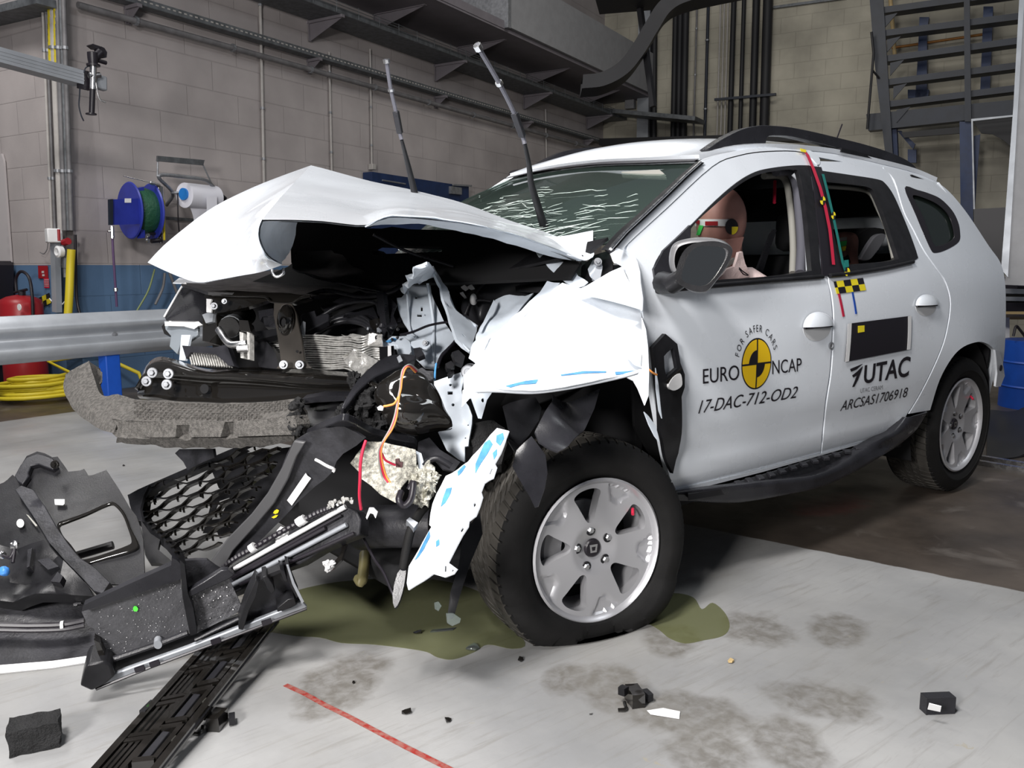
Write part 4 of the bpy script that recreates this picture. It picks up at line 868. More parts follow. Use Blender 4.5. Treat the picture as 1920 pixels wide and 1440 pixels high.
# right (far) side and tail, simple but complete
def mir(x, z, s=1): return V((x+.10, -SY(x, z), z+.05))
rows = [[mir(x, z) for x in [.15+.3*k for k in range(11)]] for z in (.35, .5, .7, .9, 1.0, 1.07)]
m = MB().sheet(rows, .02, 2); m.build('far_side_panel', M['paint'], car)
for a, b_, w_ in (((.45, 1.12), (1.0, 1.50), .025), ((1.45, 1.08), (1.50, 1.57), .09), ((2.35, 1.08), (2.2, 1.57), .09), ((3.05, 1.06), (2.75, 1.52), .4)):
    m = MB().bar(mir(*a), mir(*b_), .05, w_, (1, 0, 0)); fp_ = m.build('far_pillar', M['paint'], car); MB().bar(mir(*a)+V((0, -.035, 0)), mir(*b_)+V((0, -.035, 0)), .015, w_+.01, (1, 0, 0)).build('pillar_shade_bar', M['seat'], fp_)  # dark bars added inside the far pillars to keep the cabin dark
MB().bar(V((1.10, .63, 1.50)), V((2.85, .61, 1.50)), .20, .17).build('far_roof_light_block', M['ink'], car, bevel=.02)  # added dark bar, covers the strip of light above the far windows
tl = []
for z in (.35, .6, .85, 1.0, 1.15, 1.35, 1.48):
    xx = 3.10-max(0, z-.95)*.62; tl.append([V((xx+.10*(1-(y/.8)**2), y*(-SY(xx, z)/.80), z+.03)) for y in (-.76, -.4, 0, .4, .76)])
tg = MB().sheet(tl, .03, 3).build('tailgate', M['paint'], car)
MB().sheet([[p+V((-.07, 0, 0)) for p in r] for r in tl[5:]]+[[p+V((-.25, 0, .03)) for p in tl[-1]]], .008, 3).build('tailgate_shade_sheet', M['seat'], tg); MB().sheet([[p+V((-.07, 0, 0)) for p in r] for r in tl[:5]], .008, 3).build('tailgate_shade_sheet', M['seat'], tg)  # dark sheets added as cabin shade; the gap between them reads pale
m = MB().sheet([[V((x, y, .33)) for y in (-.8, 0, .8)] for x in (.5, 1.5, 2.2)], .04, 2); m.build('floor_pan', M['void'], car)
m = MB().sheet([[V((.45, y, z)) for y in (-.78, 0, .8)] for z in (.33, .7, 1.05)], .03, 2); m.build('firewall', M['void'], car)
m = MB().bar(V((1.9, .0, .34)), V((3.0, 0, .34)), 1.1, .12); m.bar(V((.6, 0, .27)), V((2.3, 0, .27)), .25, .08); m.build('underbody', M['void'], car)
# wheel arch shells
def arch(cx_, cy0, cy1, cz, r, name, a0=-20, a1=200):
    rows = [[V((cx_+r*math.cos(a), y, cz+r*math.sin(a))) for a in [math.radians(a0+(a1-a0)*k/20) for k in range(21)]] for y in (cy0, (cy0+cy1)/2, cy1)]
    m = MB().grid(rows); b = rows[-1]; m.add(b, [tuple(range(len(b)))]); return m.build(name, M['void'], car)
arch(2.66, -.82, -.45, .36, .42, 'rear_wheel_arch')
# ---- roof rails
lr = [(1326, 280), (1326, 280), (1340, 270), (1357, 259), (1376, 249), (1395, 241), (1425, 235), (1455, 236), (1485, 239), (1530, 248), (1575, 259), (1612, 268), (1650, 279), (1680, 290), (1702, 301), (1716, 312), (1726, 327), (1726, 327),
      (1700, 322), (1660, 313), (1620, 304), (1577, 294), (1577, 294), (1576, 279), (1576, 279), (1530, 267), (1485, 256), (1455, 254), (1441, 256), (1437, 264), (1434, 279), (1434, 279), (1400, 281), (1365, 288), (1345, 289)]
m = MB().plate((PY(1500, 270, -.55), V((0, 1, 0))), cat(lr, 3), [], .04, .05); m.build('roof_rail', M['satin'], car, 40, bevel=.006)
m = MB().plate((PY(1640, 300, -.57), V((0, 1, 0))), [(1578, 277), (1610, 285), (1660, 298), (1660, 303), (1610, 292), (1578, 285)], [], .02, .05); m.build('rail_insert', M['black'], car)
fr_ = [(997, 318), (997, 318), (1012, 307), (1025, 299), (1048, 288), (1071, 281), (1111, 276), (1179, 279), (1240, 283), (1240, 290), (1152, 292), (1080, 300), (1040, 312)]
m = MB().plate((PY(1100, 285, .56), V((0, 1, 0))), cat(fr_, 3), [], .04, .05); m.build('roof_rail', M['satin'], car, 40)
m = MB().tube([PY(1558, 290, -.1), PY(1579, 233, -.1)], .004, 6); m.build('antenna', M['ink'], car)
# ---- wipers standing up
def wiper(pts, y, lab, k=1.0):
    P = [PY(a, b, yy) for a, b, yy in pts]
    a = MB().tube(cat3(P[4:], 4), [.007+.0006*i for i in range(len(cat3(P[4:], 4)))], 8).build('wiper_arm', M['black'], car, 60, label=lab)
    m = MB().tube(cat3(P[:5], 5), .0075, 8); m.build('blade', M['greyseal'], a)
    m = MB().tube([P[0], P[0].lerp(P[1], .12)], .013, 8); m.tube([P[1].lerp(P[0], .04), P[1].lerp(P[0], -.04)], .012); m.build('end_cap', M['steel'], a)
    m = MB().bar(P[2], P[3], .022, .018); m.build('blade_carrier', M['satin'], a, bevel=.003)
wiper([(894, 84, -.50), (936, 156, -.46), (964, 212, -.43), (980, 256, -.41), (984, 270, -.41), (992, 310, -.38), (996, 345, -.36), (1008, 385, -.34), (1027, 450, -.32)], 0, 'raised wiper on the driver side')
wiper([(724, 111, .10), (733, 169, .13), (742, 208, .15), (750, 250, .17), (753, 262, .17), (760, 290, .19), (767, 318, .21), (776, 356, .23), (786, 400, .25)], 0, 'raised wiper on the far side')
# ---- wheels
def wheel(hub, axis, rt, rr, W, lab, flat=False, spin=96):
    ax = V(axis).normalized(); up = V((0, 0, 1)); s = up.cross(ax).normalized(); up2 = ax.cross(s)
    def T(r, a, h): return hub+ax*h+s*(-r*math.cos(a))*(-1)+up2*(r*math.sin(a))
    # tyre profile (r, h): h = 0 at the outer face, goes inward negative
    pr = [(rr*.985, -.03, 0), (rr*1.03, -.008, 0), (rr*1.10, .002, 0), (rr*1.2, .012, 0), (rt*.80, .016, 0), (rt*.90, .010, 0), (rt*.955, -.006, 0), (rt*.98, -.016, 1)]
    nT = 22; ys = [-.016-(W-.03)*k/nT for k in range(nT+1)]
    for k, y in enumerate(ys[1:]):
        crown = rt-(abs(y+W/2-.0)/(W/2))**3*.012
        gro = any(abs((k+.5)/nT-g) < .022 for g in (.24, .44, .60, .80))
        pr.append((crown-(.009 if gro else 0), y, 0 if gro else (1 if k < nT*.24 or k > nT*.80 else 2)))
    pr += [(rt*.95, -W-.0, 0), (rt*.85, -W-.012, 0), (rr*1.1, -W, 0), (rr*.98, -W+.03, 0)]
    NB = 64; rows = []
    for k in range(NB):
        for f, g in ((0, 0), (.72, 0), (.76, 1), (.96, 1)):
            row = []
            for r, h, fl_ in pr:
                sk = (h*2.2 if fl_ == 2 else h*.9)
                a = 2*math.pi*(k+f)/NB+ (sk if True else 0)
                row.append(T(r-(.007 if g and fl_ else 0), a, h))
            rows.append(row)
    def groundfix(p):
        if not flat: return p
        if p.z < .012:
            k = .012-p.z; d = p-hub; hh = d.dot(ax); out = .55*k if hh > -W/2 else -.55*k
            return V((p.x, p.y, .006+.02*max(0, .5-k*8)*0))+V((ax.x, ax.y, 0))*out
        if p.z < .14:
            hh = (p-hub).dot(ax); t = 1-(p.z/.14); out = .022*math.sin(t*math.pi*.9) if hh > -W/2 else -.022*math.sin(t*math.pi*.9)
            return p+V((ax.x, ax.y, 0))*out
        return p
    rows = [[groundfix(p) for p in r] for r in rows]
    # split into sidewalls and tread for material
    m = MB(); n = len(pr); N = len(rows); vs = [p for r in rows for p in r]
    m.v = vs
    for i in range(N):
        for j in range(n-1):
            m.f.append([i*n+j, i*n+j+1, ((i+1) % N)*n+j+1, ((i+1) % N)*n+j]); m.m.append(1 if 7 <= j < n-5 else 0)
    ty = m.build('wheel', [M['rubber'], M['tread']], car, 40, label=lab)
    # rim barrel
    m = MB(); prof = [(rr*1.0, -.012), (rr*1.03, .002), (rr*1.0, .006), (rr*.955, -.004), (rr*.93, -.03), (rr*.88, -.06), (rr*.84, -W+.02), (rr*.95, -W+.005)]
    rws = [[T(r, 2*math.pi*k/64, h) for r, h in prof] for k in range(65)]; m.grid(rws)
    # spoked face
    def dish(r, a):
        x = r/rr; h = -.022+.012*x*x-(.022*max(0, .36-x)/.36)
        sp = (math.degrees(a)-spin+36) % 72-36                   # 0 = opening centre, +-36 = spoke centre
        dspoke = 36-abs(sp)
        h -= .009*max(0, min(1, (x-.70)/.04))*max(0, min(1, (15*(x-.55)/.4-dspoke)/2.5)) if x < .93 else 0
        h -= .006*max(0, 1-(36-dspoke)/24)*0
        return h
    holes = []
    for k in range(5):
        a0 = math.radians(spin+72*k)
        hp = [(.43, -8), (.39, 0), (.43, 8), (.58, 12), (.72, 14), (.83, 15), (.875, 9), (.885, 0), (.875, -9), (.83, -15), (.72, -14), (.58, -12)]
        holes.append([(rr*r*math.cos(a0+math.radians(d)), rr*r*math.sin(a0+math.radians(d))) for r, d in cat(hp, 3)])
    circ = [(rr*.955*math.cos(2*math.pi*k/72), rr*.955*math.sin(2*math.pi*k/72)) for k in range(72)]
    vo, fo = tri2d(circ, holes, .008)
    def F_(x, y): r = math.hypot(x, y); a = math.atan2(y, x); return T(r, a, dish(r, a))
    m.skin2(vo, fo, F_, lambda q, A_: A_-ax*.035)
    rim = m.build('rim', M['rim'], ty, 35)
    for k in range(5):
        a0 = math.radians(spin+72*k); c = T(rr*.27, a0, -.0275)
        MB().lathe([(.0, .002), (.015, .002), (.0165, .0)], c, ax, 18).build('lug_pocket', M['black'], ty)
        m = MB().lathe([(0, .008), (.0075, .008), (.0105, .005), (.011, 0), (.0, 0)], c, ax, 6); m.build('lug_nut', M['steel'], ty)
    m = MB().lathe([(0, .0), (.024, .0), (.028, -.004), (.030, -.012)], T(0, 0, -.028), ax, 28); hc_ = m.build('hub_cap', M['ink'], ty)
    # hub emblem: pale shield outline
    def q(x, y): return T(0, 0, -.0265)+s*x+up2*y
    m = MB()
    o1 = [(-.014, .012), (.014, .012), (.011, -.013), (-.011, -.013)]; i1 = [(-.007, .005), (.007, .005), (.005, -.007), (-.005, -.007)]
    for k in range(4): m.add([q(*o1[k]), q(*o1[(k+1) % 4]), q(*i1[(k+1) % 4]), q(*i1[k])], [(0, 1, 2, 3)])
    m.build('hub_emblem', M['steel'], ty)
    m = MB().lathe([(.02, 0), (rr*.62, 0), (rr*.62, -.02), (.02, -.02)], T(0, 0, -.10), ax, 40); m.build('brake_disc', M['zinc'], ty)
    m = MB().lathe([(0, 0), (rr*.9, 0), (rr*.9, -.01), (0, -.01)], T(0, 0, -.14), ax, 40); m.build('wheel_inner_shade', M['void'], ty)  # dark disc standing for the shade inside the wheel
    m = MB(); rws = [[T(r, math.radians(spin+72*1+d), -.055+hh) for d in (-24, -12, 0, 12, 24)] for r, hh in ((rr*.42, -.02), (rr*.45, 0), (rr*.72, 0), (rr*.75, -.02))]
    m.sheet(rws, .03, 2); m.build('brake_caliper', M['silverp'], ty)
    m = MB().tube([T(rr*.80, math.radians(spin-62), -.02), T(rr*.72, math.radians(spin-62), .0)], .005); m.build('valve_stem', M['red'], ty)
    return ty
d_ = ray(1122, 1033); HF = CAM+d_*((.265-CAM.z)/d_.z)
wheel(HF, (math.cos(math.radians(258)), math.sin(math.radians(258)), .02), .338, .216, .225, 'flat front tyre on five-spoke alloy, steered outward', True, 100)
HR = PY(1802, 800, -.845)
wheel(V((HR.x, HR.y, .338)), (0, -1, 0), .338, .226, .225, 'dusty rear wheel with five-spoke alloy', False, 108)
# rear bumper corner piece torn loose
m = MB().flank([(1866, 656), (1874, 656), (1882, 690), (1884, 705), (1876, 725), (1867, 724), (1870, 700)], [], .01, .03, .02); m.build('bumper_corner', M['paint'], car)
m = MB().lathe([(0, 0), (.016, 0), (.016, .003), (0, .003)], PS(1876, 690, .03), (0, -1, 0), 14); m.build('grommet', M['ink'], car)
# ---- stickers and lettering
def sticker(poly, mat, name, off=.0022, par=None, hole=()):
    return MB().flank(poly, list(hole), .0006, .03, off).build(name, mat, par or fdo, 30)
def bil(qd, u, v):
    (ax_, ay), (bx, by), (cx_, cy_), (dx, dy) = qd               # BL BR TR TL
    return (ax_*(1-u)*(1-v)+bx*u*(1-v)+cx_*u*v+dx*(1-u)*v, ay*(1-u)*(1-v)+by*u*(1-v)+cy_*u*v+dy*(1-u)*v)
def textmesh(s, shear=0.0, bold=0.0, space=1.0):
    cu = bpy.data.curves.new('t', 'FONT'); cu.body = s; cu.shear = shear; cu.offset = bold; cu.space_character = space; cu.resolution_u = 4
    o = bpy.data.objects.new('t', cu); C.objects.link(o); dg = bpy.context.evaluated_depsgraph_get(); dg.update()
    me = bpy.data.meshes.new_from_object(o.evaluated_get(dg)); vs = [v.co.copy() for v in me.vertices]; fs = [tuple(p.vertices) for p in me.polygons]
    bpy.data.objects.remove(o); bpy.data.curves.remove(cu); bpy.data.meshes.remove(me)
    return vs, fs
def lettering(s, qd, mat, name, par, off=.0022, **kw):
    vs, fs = textmesh(s, **kw); x0 = min(v.x for v in vs); x1 = max(v.x for v in vs); y0 = min(v.y for v in vs); y1 = max(v.y for v in vs)
    m = MB(); P = []
    for v in vs:
        p = bil(qd, (v.x-x0)/(x1-x0), (v.y-y0)/(y1-y0)); P.append(PS(p[0], p[1], off))
    m.add(P, fs); return m.build(name, mat, par, 0)
lettering('EURO', [(1318, 720), (1386, 712), (1386, 684), (1318, 692)], M['ink'], 'lettering', fdo)
lettering('NCAP', [(1448, 702), (1503, 696), (1503, 671), (1448, 676)], M['ink'], 'lettering', fdo)
lettering('17-DAC-712-OD2', [(1309, 776), (1493, 746), (1497, 724), (1313, 751)], M['ink'], 'test_number', fdo, shear=.2)
lettering('UTAC', [(1620, 720), (1705, 706), (1708, 667), (1620, 685)], M['ink'], 'company_lettering', rdo, shear=.1, bold=.02)
lettering('UTAC CERAM', [(1613, 737), (1655, 730), (1655, 722), (1613, 729)], M['inkgrey'], 'small_lettering', rdo)
lettering('ARCSAS1706918', [(1575, 771), (1701, 744), (1703, 726), (1579, 752)], M['ink'], 'test_number', rdo, shear=.18)
for k, q in enumerate(([(1594, 692), (1606, 687), (1618, 682), (1606, 693), (1596, 697)], [(1598, 704), (1608, 696), (1618, 686), (1610, 702), (1600, 708)], [(1598, 726), (1606, 706), (1618, 688), (1609, 712), (1602, 725)])):
    sticker(q, M['ink'], 'logo_stroke', par=rdo)
# the round target
tc_ = PS(1418, 682); TR_ = .094
TX = (PS(1445, 680).x-PS(1391, 684).x)/2; TZ = (PS(1418, 636).z-PS(1418, 729).z)/2
def tgt(r0, r1, a0, a1, n=24):
    P = [(tc_.x+r1*TX*math.cos(a0+(a1-a0)*k/n), tc_.z+r1*TZ*math.sin(a0+(a1-a0)*k/n)) for k in range(n+1)]
    if r0 > 0: P += [(tc_.x+r0*TX*math.cos(a1-(a1-a0)*k/n), tc_.z+r0*TZ*math.sin(a1-(a1-a0)*k/n)) for k in range(n+1)]
    elif abs(a1-a0) < 6: P.append((tc_.x, tc_.z))
    return P
R_ = math.radians
def st2(P, mat, name, off): return MB().flank(P, [], .0005, .03, off, px=False).build(name, mat, fdo, 30)
st2(tgt(0, 1.03, 0, 2*math.pi, 48)[:-1], M['ink'], 'target_border', .0016)
st2(tgt(0, .97, 0, 2*math.pi, 48)[:-1], M['ncapyel'], 'target_disc', .0024)
st2(tgt(0, .55, R_(90), R_(180)), M['ink'], 'target_quadrant', .0032); st2(tgt(0, .55, R_(270), R_(360)), M['ink'], 'target_quadrant', .0032)
st2([(tc_.x-TX, tc_.z-.003), (tc_.x+TX, tc_.z-.003), (tc_.x+TX, tc_.z+.003), (tc_.x-TX, tc_.z+.003)], M['ink'], 'target_line', .0034)
st2([(tc_.x-.003, tc_.z-TZ), (tc_.x+.003, tc_.z-TZ), (tc_.x+.003, tc_.z+TZ), (tc_.x-.003, tc_.z+TZ)], M['ink'], 'target_line', .0034)
txt = 'FOR SAFER CARS'; m = MB(); vs0, _ = textmesh('M'); capH = max(v.y for v in vs0); hh = .024; wid = []
for ch in txt: 
    if ch == ' ': wid.append(.35); continue
    v_, f_ = textmesh(ch); wid.append(max(q.x for q in v_)-min(q.x for q in v_)+.09)
tot = sum(wid); a_s, a_e = R_(166), R_(20); pos_ = 0
for ch, w_ in zip(txt, wid):
    a = a_s+(a_e-a_s)*(pos_+w_/2)/tot; pos_ += w_
    if ch == ' ': continue
    v_, f_ = textmesh(ch); cx_ = (max(q.x for q in v_)+min(q.x for q in v_))/2; P = []
    for q in v_:
        lx = (q.x-cx_)/capH*hh*.82; ly = q.y/capH*hh; rx = 1.28*TX+ly*(TX/TZ*1.25); rz = 1.26*TZ+ly
        th_ = math.atan2(TZ*math.sin(a), TZ*math.cos(a)); r_b = 1.27*TZ+ly
        P.append((tc_.x+(TX/TZ)*(r_b*math.cos(a)+lx*math.sin(a)), tc_.z+r_b*math.sin(a)-lx*math.cos(a)))
    MB().add([V((p[0], SY(*p)-.0022, p[1])) for p in P], f_).build('arched_letter', M['ink'], fdo, 0)
# black board with pale ends on the rear door
sticker([(1590, 607), (1709, 592), (1707, 655), (1584, 679)], M['ink'], 'black_board', .006, rdo)
sticker([(1590, 607), (1597, 606), (1592, 677), (1585, 679)], M['wht'], 'pale_strip', .0075, rdo); sticker([(1703, 593), (1709, 592), (1707, 655), (1701, 656)], M['wht'], 'pale_strip', .0075, rdo)
sticker([(1609, 611), (1621, 610), (1621, 622), (1609, 624)], M['yellow'], 'yellow_label', .0075, rdo)
# chequered target strip
cq = [(1569, 551), (1624, 544), (1618, 521), (1563, 528)]
us = [0, .09, .33, .57, .80, 1.0]
for i in range(5):
    for j in range(2):
        q = [bil(cq, us[i], j/2), bil(cq, us[i+1], j/2), bil(cq, us[i+1], (j+1)/2), bil(cq, us[i], (j+1)/2)]
        sticker(q, M['yellow'] if (i+j) % 2 == 0 else M['ink'], 'chequer_square', .003, rdo)
sticker([(1571, 551), (1575, 550), (1584, 593), (1580, 594)], M['red'], 'red_strip', .003, rdo)
sticker([(1597, 548), (1600, 547), (1607, 588), (1604, 589)], M['blue'], 'blue_strip', .003, rdo)
# tapes over the pillar
m = MB(); P = [(1505, 279), (1514, 290), (1526, 318), (1538, 352), (1548, 390), (1556, 430), (1560, 465), (1563, 496)]
m.grid([[PS(x-3, y, .012) for x, y in P], [PS(x+3, y+.5, .012) for x, y in P]]); m.build('red_tape', M['red'], car, label='red tape down the pillar')
m = MB(); P = [(1543, 326), (1553, 365), (1562, 404), (1571, 446), (1580, 492), (1587, 512)]
m.grid([[PS(x-2.5, y, .012) for x, y in P], [PS(x+2.5, y+.5, .012) for x, y in P]]); m.build('teal_tape', M['teal'], car, label='teal tape down the pillar')
def dot(x, y, rx, ry, off=.016):
    for k in range(4):
        a0 = math.pi/2*k; pp = [(x, y)]+[(x+rx*math.cos(a0+math.pi/8*j), y-ry*math.sin(a0+math.pi/8*j)) for j in range(5)]
        sticker(pp, M['yellow'] if k % 2 == 0 else M['ink'], 'marker_dot', off, car)
dot(1543, 376, 5, 8); dot(1563, 404, 4, 7); dot(1589, 510, 5, 8); sticker([(1500, 278), (1512, 281), (1511, 286), (1502, 284)], M['yellow'], 'yellow_label', .014, car)
sticker([(1583, 488), (1591, 487), (1592, 500), (1584, 502)], M['teal'], 'teal_label', .014, car)
# ---- cabin
def boxp(name, c, s_, mat, bev=.03, R=None): m = MB().box(c, s_, R); return m.build(name, mat, car, 40, bevel=bev)
m = MB().sheet([[V((x+.15*math.cos(0), y, z)) for y in (-.72, -.35, 0, .35, .74)] for x, z in ((.12, 1.02), (.35, 1.06), (.62, 1.04), (.78, .92), (.76, .60))], .02, 4); m.build('dashboard', M['seat'], car)
m = MB(); c = V((1.0, -.38, .98)); ax_ = V((.87, 0, .5)); u, w_, _ = basis(ax_)
m.tube([c+(u*math.cos(a)+w_*math.sin(a))*.18 for a in [2*math.pi*k/32 for k in range(33)]], .015, 8); m.lathe([(0, .02), (.07, .01), (.08, -.03), (0, -.03)], c, -ax_, 20); m.build('steering_wheel', M['black'], car)
def seat_(x, y, k=1.0, name='front_seat'):
    rows = [[V((x+a, y+b*s_, z)) for s_ in (-1, -.5, 0, .5, 1)] for a, b, z in ((-.28, .22, .48), (-.25, .24, .56), (.1, .25, .56), (.26, .25, .60), (.34, .25, .85), (.42, .22, 1.12), (.46, .14, 1.16))]
    o = MB().sheet(rows, .12, 3).build(name, M['seat'], car, 60)
    MB().box(V((x+.46, y, 1.27)), (.09, .24, .18)).build('headrest', M['seat'], o, bevel=.04); return o
seat_(1.50, -.38); seat_(1.50, .40)
m = MB().sheet([[V((x, y, z)) for y in (-.62, -.3, 0, .3, .64)] for x, z in ((2.0, .50), (2.05, .58), (2.4, .60), (2.55, .85), (2.66, 1.10))], .12, 3); m.build('rear_bench', M['seat'], car)
m = MB().plate((PY(1105, 370, .0)+V((.1, 0, 0)), V((1, -.3, -.2)).normalized()), cat([(1092, 346), (1117, 343), (1116, 360), (1110, 368), (1086, 370)], 3), [], .03); m.build('mirror_housing', M['cream'], car)
for q in ([(1165, 322), (1236, 318), (1250, 330), (1244, 372), (1186, 384), (1176, 372)], [(1020, 345), (1100, 338), (1098, 352), (1062, 362), (1022, 355)]):
    m = MB().plate((PY(1200, 350, -.35)+V((.0, 0, 0)), V((1, -.2, -.5)).normalized()), q, [], .015); m.build('sun_visor', M['cream'], car)
stroke([(1453, 340), (1452, 380)], .007, -.2, M['red'], 'red_tag', car)
m = MB().plate((PY(1445, 470, -.5), V((0, 1, 0))), [(1420, 505), (1445, 440), (1452, 430), (1456, 432), (1440, 480), (1430, 512)], [], .01); m.build('seat_belt', M['satin'], car)
# ================================================================== dummies
def skinned(name, verts, edges, radii, mat, parent=None, lvl=2, post=None):
    me = bpy.data.meshes.new(name); me.from_pydata([V(v) for v in verts], edges, []); o = bpy.data.objects.new(name, me); C.objects.link(o)
    sk = o.modifiers.new('s', 'SKIN'); sk.use_smooth_shade = True; sk.branch_smoothing = .6
    for i, r in enumerate(radii):
        r = r if isinstance(r, tuple) else (r, r); me.skin_vertices[0].data[i].radius = r; me.skin_vertices[0].data[i].use_root = (i == 0)
    su = o.modifiers.new('u', 'SUBSURF'); su.levels = lvl; su.render_levels = lvl
    dg = bpy.context.evaluated_depsgraph_get(); dg.update(); m2 = bpy.data.meshes.new_from_object(o.evaluated_get(dg))
    vs = [v.co.copy() for v in m2.vertices]; fs = [tuple(p.vertices) for p in m2.polygons]
    bpy.data.objects.remove(o); bpy.data.meshes.remove(me); bpy.data.meshes.remove(m2)
    m = MB().add([post(v) if post else v for v in vs], fs); return m.build(name, mat, parent, 80)
HC = PY(1352, 418, -.50)                                        # head centre of the driver dummy
dm = empty('crash_test_dummy', V((HC.x+.12, HC.y, .5)), 'brown-skinned crash test dummy in a pink shirt sitting in the driver seat', 'crash test dummy')
hx, hy, hz = HC
V_ = [(hx+.16, hy, .62), (hx+.15, hy, .80), (hx+.13, hy, .98), (hx+.10, hy, 1.07), (hx+.05, hy, hz-.14), (hx+.02, hy, hz-.06), (hx, hy, hz+.02), (hx+.01, hy, hz+.07),
      (hx+.12, hy-.18, 1.02), (hx+.05, hy-.23, .82), (hx-.18, hy-.20, .84), (hx-.26, hy-.19, .88), (hx+.12, hy+.18, 1.02), (hx+.05, hy+.23, .82), (hx-.18, hy+.18, .84), (hx-.26, hy+.17, .88),
      (hx+.12, hy-.11, .60), (hx-.30, hy-.14, .66), (hx-.50, hy-.13, .42), (hx+.12, hy+.11, .60), (hx-.30, hy+.14, .66), (hx-.50, hy+.13, .42)]
E_ = [(0, 1), (1, 2), (2, 3), (3, 4), (4, 5), (5, 6), (6, 7), (2, 8), (8, 9), (9, 10), (10, 11), (2, 12), (12, 13), (13, 14), (14, 15), (0, 16), (16, 17), (17, 18), (0, 19), (19, 20), (20, 21)]
Rr = [(.15, .12), (.15, .12), (.15, .11), (.07, .07), (.058, .058), (.075, .085), (.088, .105), (.07, .085), .055, .048, .038, .03, .055, .048, .038, .03, .085, .065, .05, .085, .065, .05]
def face(v):
    d = v-HC
    if abs(d.z) < .15 and d.x < 0 and abs(d.y) < .09:
        nose = .030*math.exp(-((d.y)/.018)**2-((d.z+.015)/.025)**2); brow = .008*math.exp(-((d.z-.03)/.012)**2); eye = -.012*(math.exp(-((abs(d.y)-.032)/.014)**2-((d.z-.01)/.012)**2)); mouth = -.006*math.exp(-((d.z+.055)/.006)**2)*(abs(d.y) < .03)
        v = v+V((-(nose+brow+eye+mouth), 0, 0))
    return v
body = skinned('body', V_, E_, Rr, M['skin'], dm, 3, face)
HR_ = lambda dx, dy, dz: HC+V((dx, dy, dz))
def headp(x, y, off=.004):                                       # point on the side of the head facing the camera
    d = ray(x, y).normalized(); o = CAM; c = HC+V((0.0, 0, .01)); a_, b_, c_ = .112, .094, .135
    D = V((d.x/a_, d.y/b_, d.z/c_)); O = V(((o.x-c.x)/a_, (o.y-c.y)/b_, (o.z-c.z)/c_)); A = D.dot(D); B = 2*D.dot(O); Q = O.dot(O)-1; k = B*B-4*A*Q
    t = (-B-math.sqrt(k))/(2*A) if k > 0 else -B/(2*A)
    return o+d*(t-off)
m = MB(); HEAD = []
for i in range(17):
    a = math.pi*i/16
    HEAD.append([HC+V((.110*math.sin(a)*math.cos(b), .092*math.sin(a)*math.sin(b), .01+.132*math.cos(a))) for b in [2*math.pi*j/28 for j in range(28)]])
m.grid(HEAD, wrap=True); m.build('head_cover', M['skin'], dm, 80)
def hpatch(name, q, mat, off=.004, n=6):
    m = MB().grid([[headp(*bil(q, i/n, j/n), off) for i in range(n+1)] for j in range(n+1)]); return m.build(name, mat, dm, 60)
hpatch('head_band', [(1303, 424), (1372, 424), (1370, 411), (1304, 411)], M['wht'])
hpatch('red_mark', [(1322, 423), (1346, 423), (1346, 415), (1322, 415)], M['redpaint'], .006); hpatch('red_mark', [(1304, 419), (1311, 420), (1312, 413), (1305, 412)], M['redpaint'], .006)
hpatch('green_tape', [(1305, 441), (1312, 441), (1319, 423), (1311, 422)], M['green'], .006)
for k in range(4):
    a0 = math.pi/2*k; c0 = (1372, 425); m = MB(); P = [headp(c0[0], c0[1], .008)]+[headp(c0[0]+12*math.cos(a0+math.pi/12*j), c0[1]-15*math.sin(a0+math.pi/12*j), .008) for j in range(7)]
    m.add(P, [(0, j+1, j+2) for j in range(6)]); m.build('target_sticker', M['yellow'] if k == 3 else M['ink'], dm)
m = MB().plate((HC+V((0, -.09, 0)), V((0, 1, 0))), [(1362, 449), (1395, 444), (1388, 470), (1380, 500), (1358, 512), (1352, 480)], [], .03); m.build('neck_shroud', M['skin'], dm)
m = MB().plate((HC+V((0, -.10, 0)), V((0, 1, 0))), [(1362, 494), (1377, 483), (1377, 492), (1364, 502)], [], .01); m.build('collar', M['cream'], dm)
tor = []
for z, rx, ry, cx_ in ((.78, .15, .20, .14), (.92, .145, .215, .13), (1.02, .12, .21, .12), (1.07, .085, .14, .10), (1.105, .07, .085, .08)):
    tor.append([V((hx+cx_+rx*math.cos(b), hy+ry*math.sin(b), z)) for b in [2*math.pi*j/28 for j in range(28)]])
m = MB().grid(tor, wrap=True); m.build('shirt', M['cloth'], dm, 80)
m = MB().plate((HC+V((.03, -.19, 0)), V((.1, 1, .2)).normalized()), [(1340, 528), (1362, 506), (1378, 500), (1385, 474), (1392, 472), (1398, 495), (1408, 519), (1380, 524)], [], .012, .02, lambda a, b: .006*noise.noise(V((a*30, b*30, 0)))); m.build('shirt_sleeve', M['cloth'], dm)
m = MB().tube(cat3([PY(1386, 502, hy-.215), PY(1392, 508, hy-.215), PY(1403, 516, hy-.215), PY(1394, 514, hy-.215), PY(1386, 504, hy-.215)]), .0022, 6); m.build('cord_loop', M['ink'], dm)
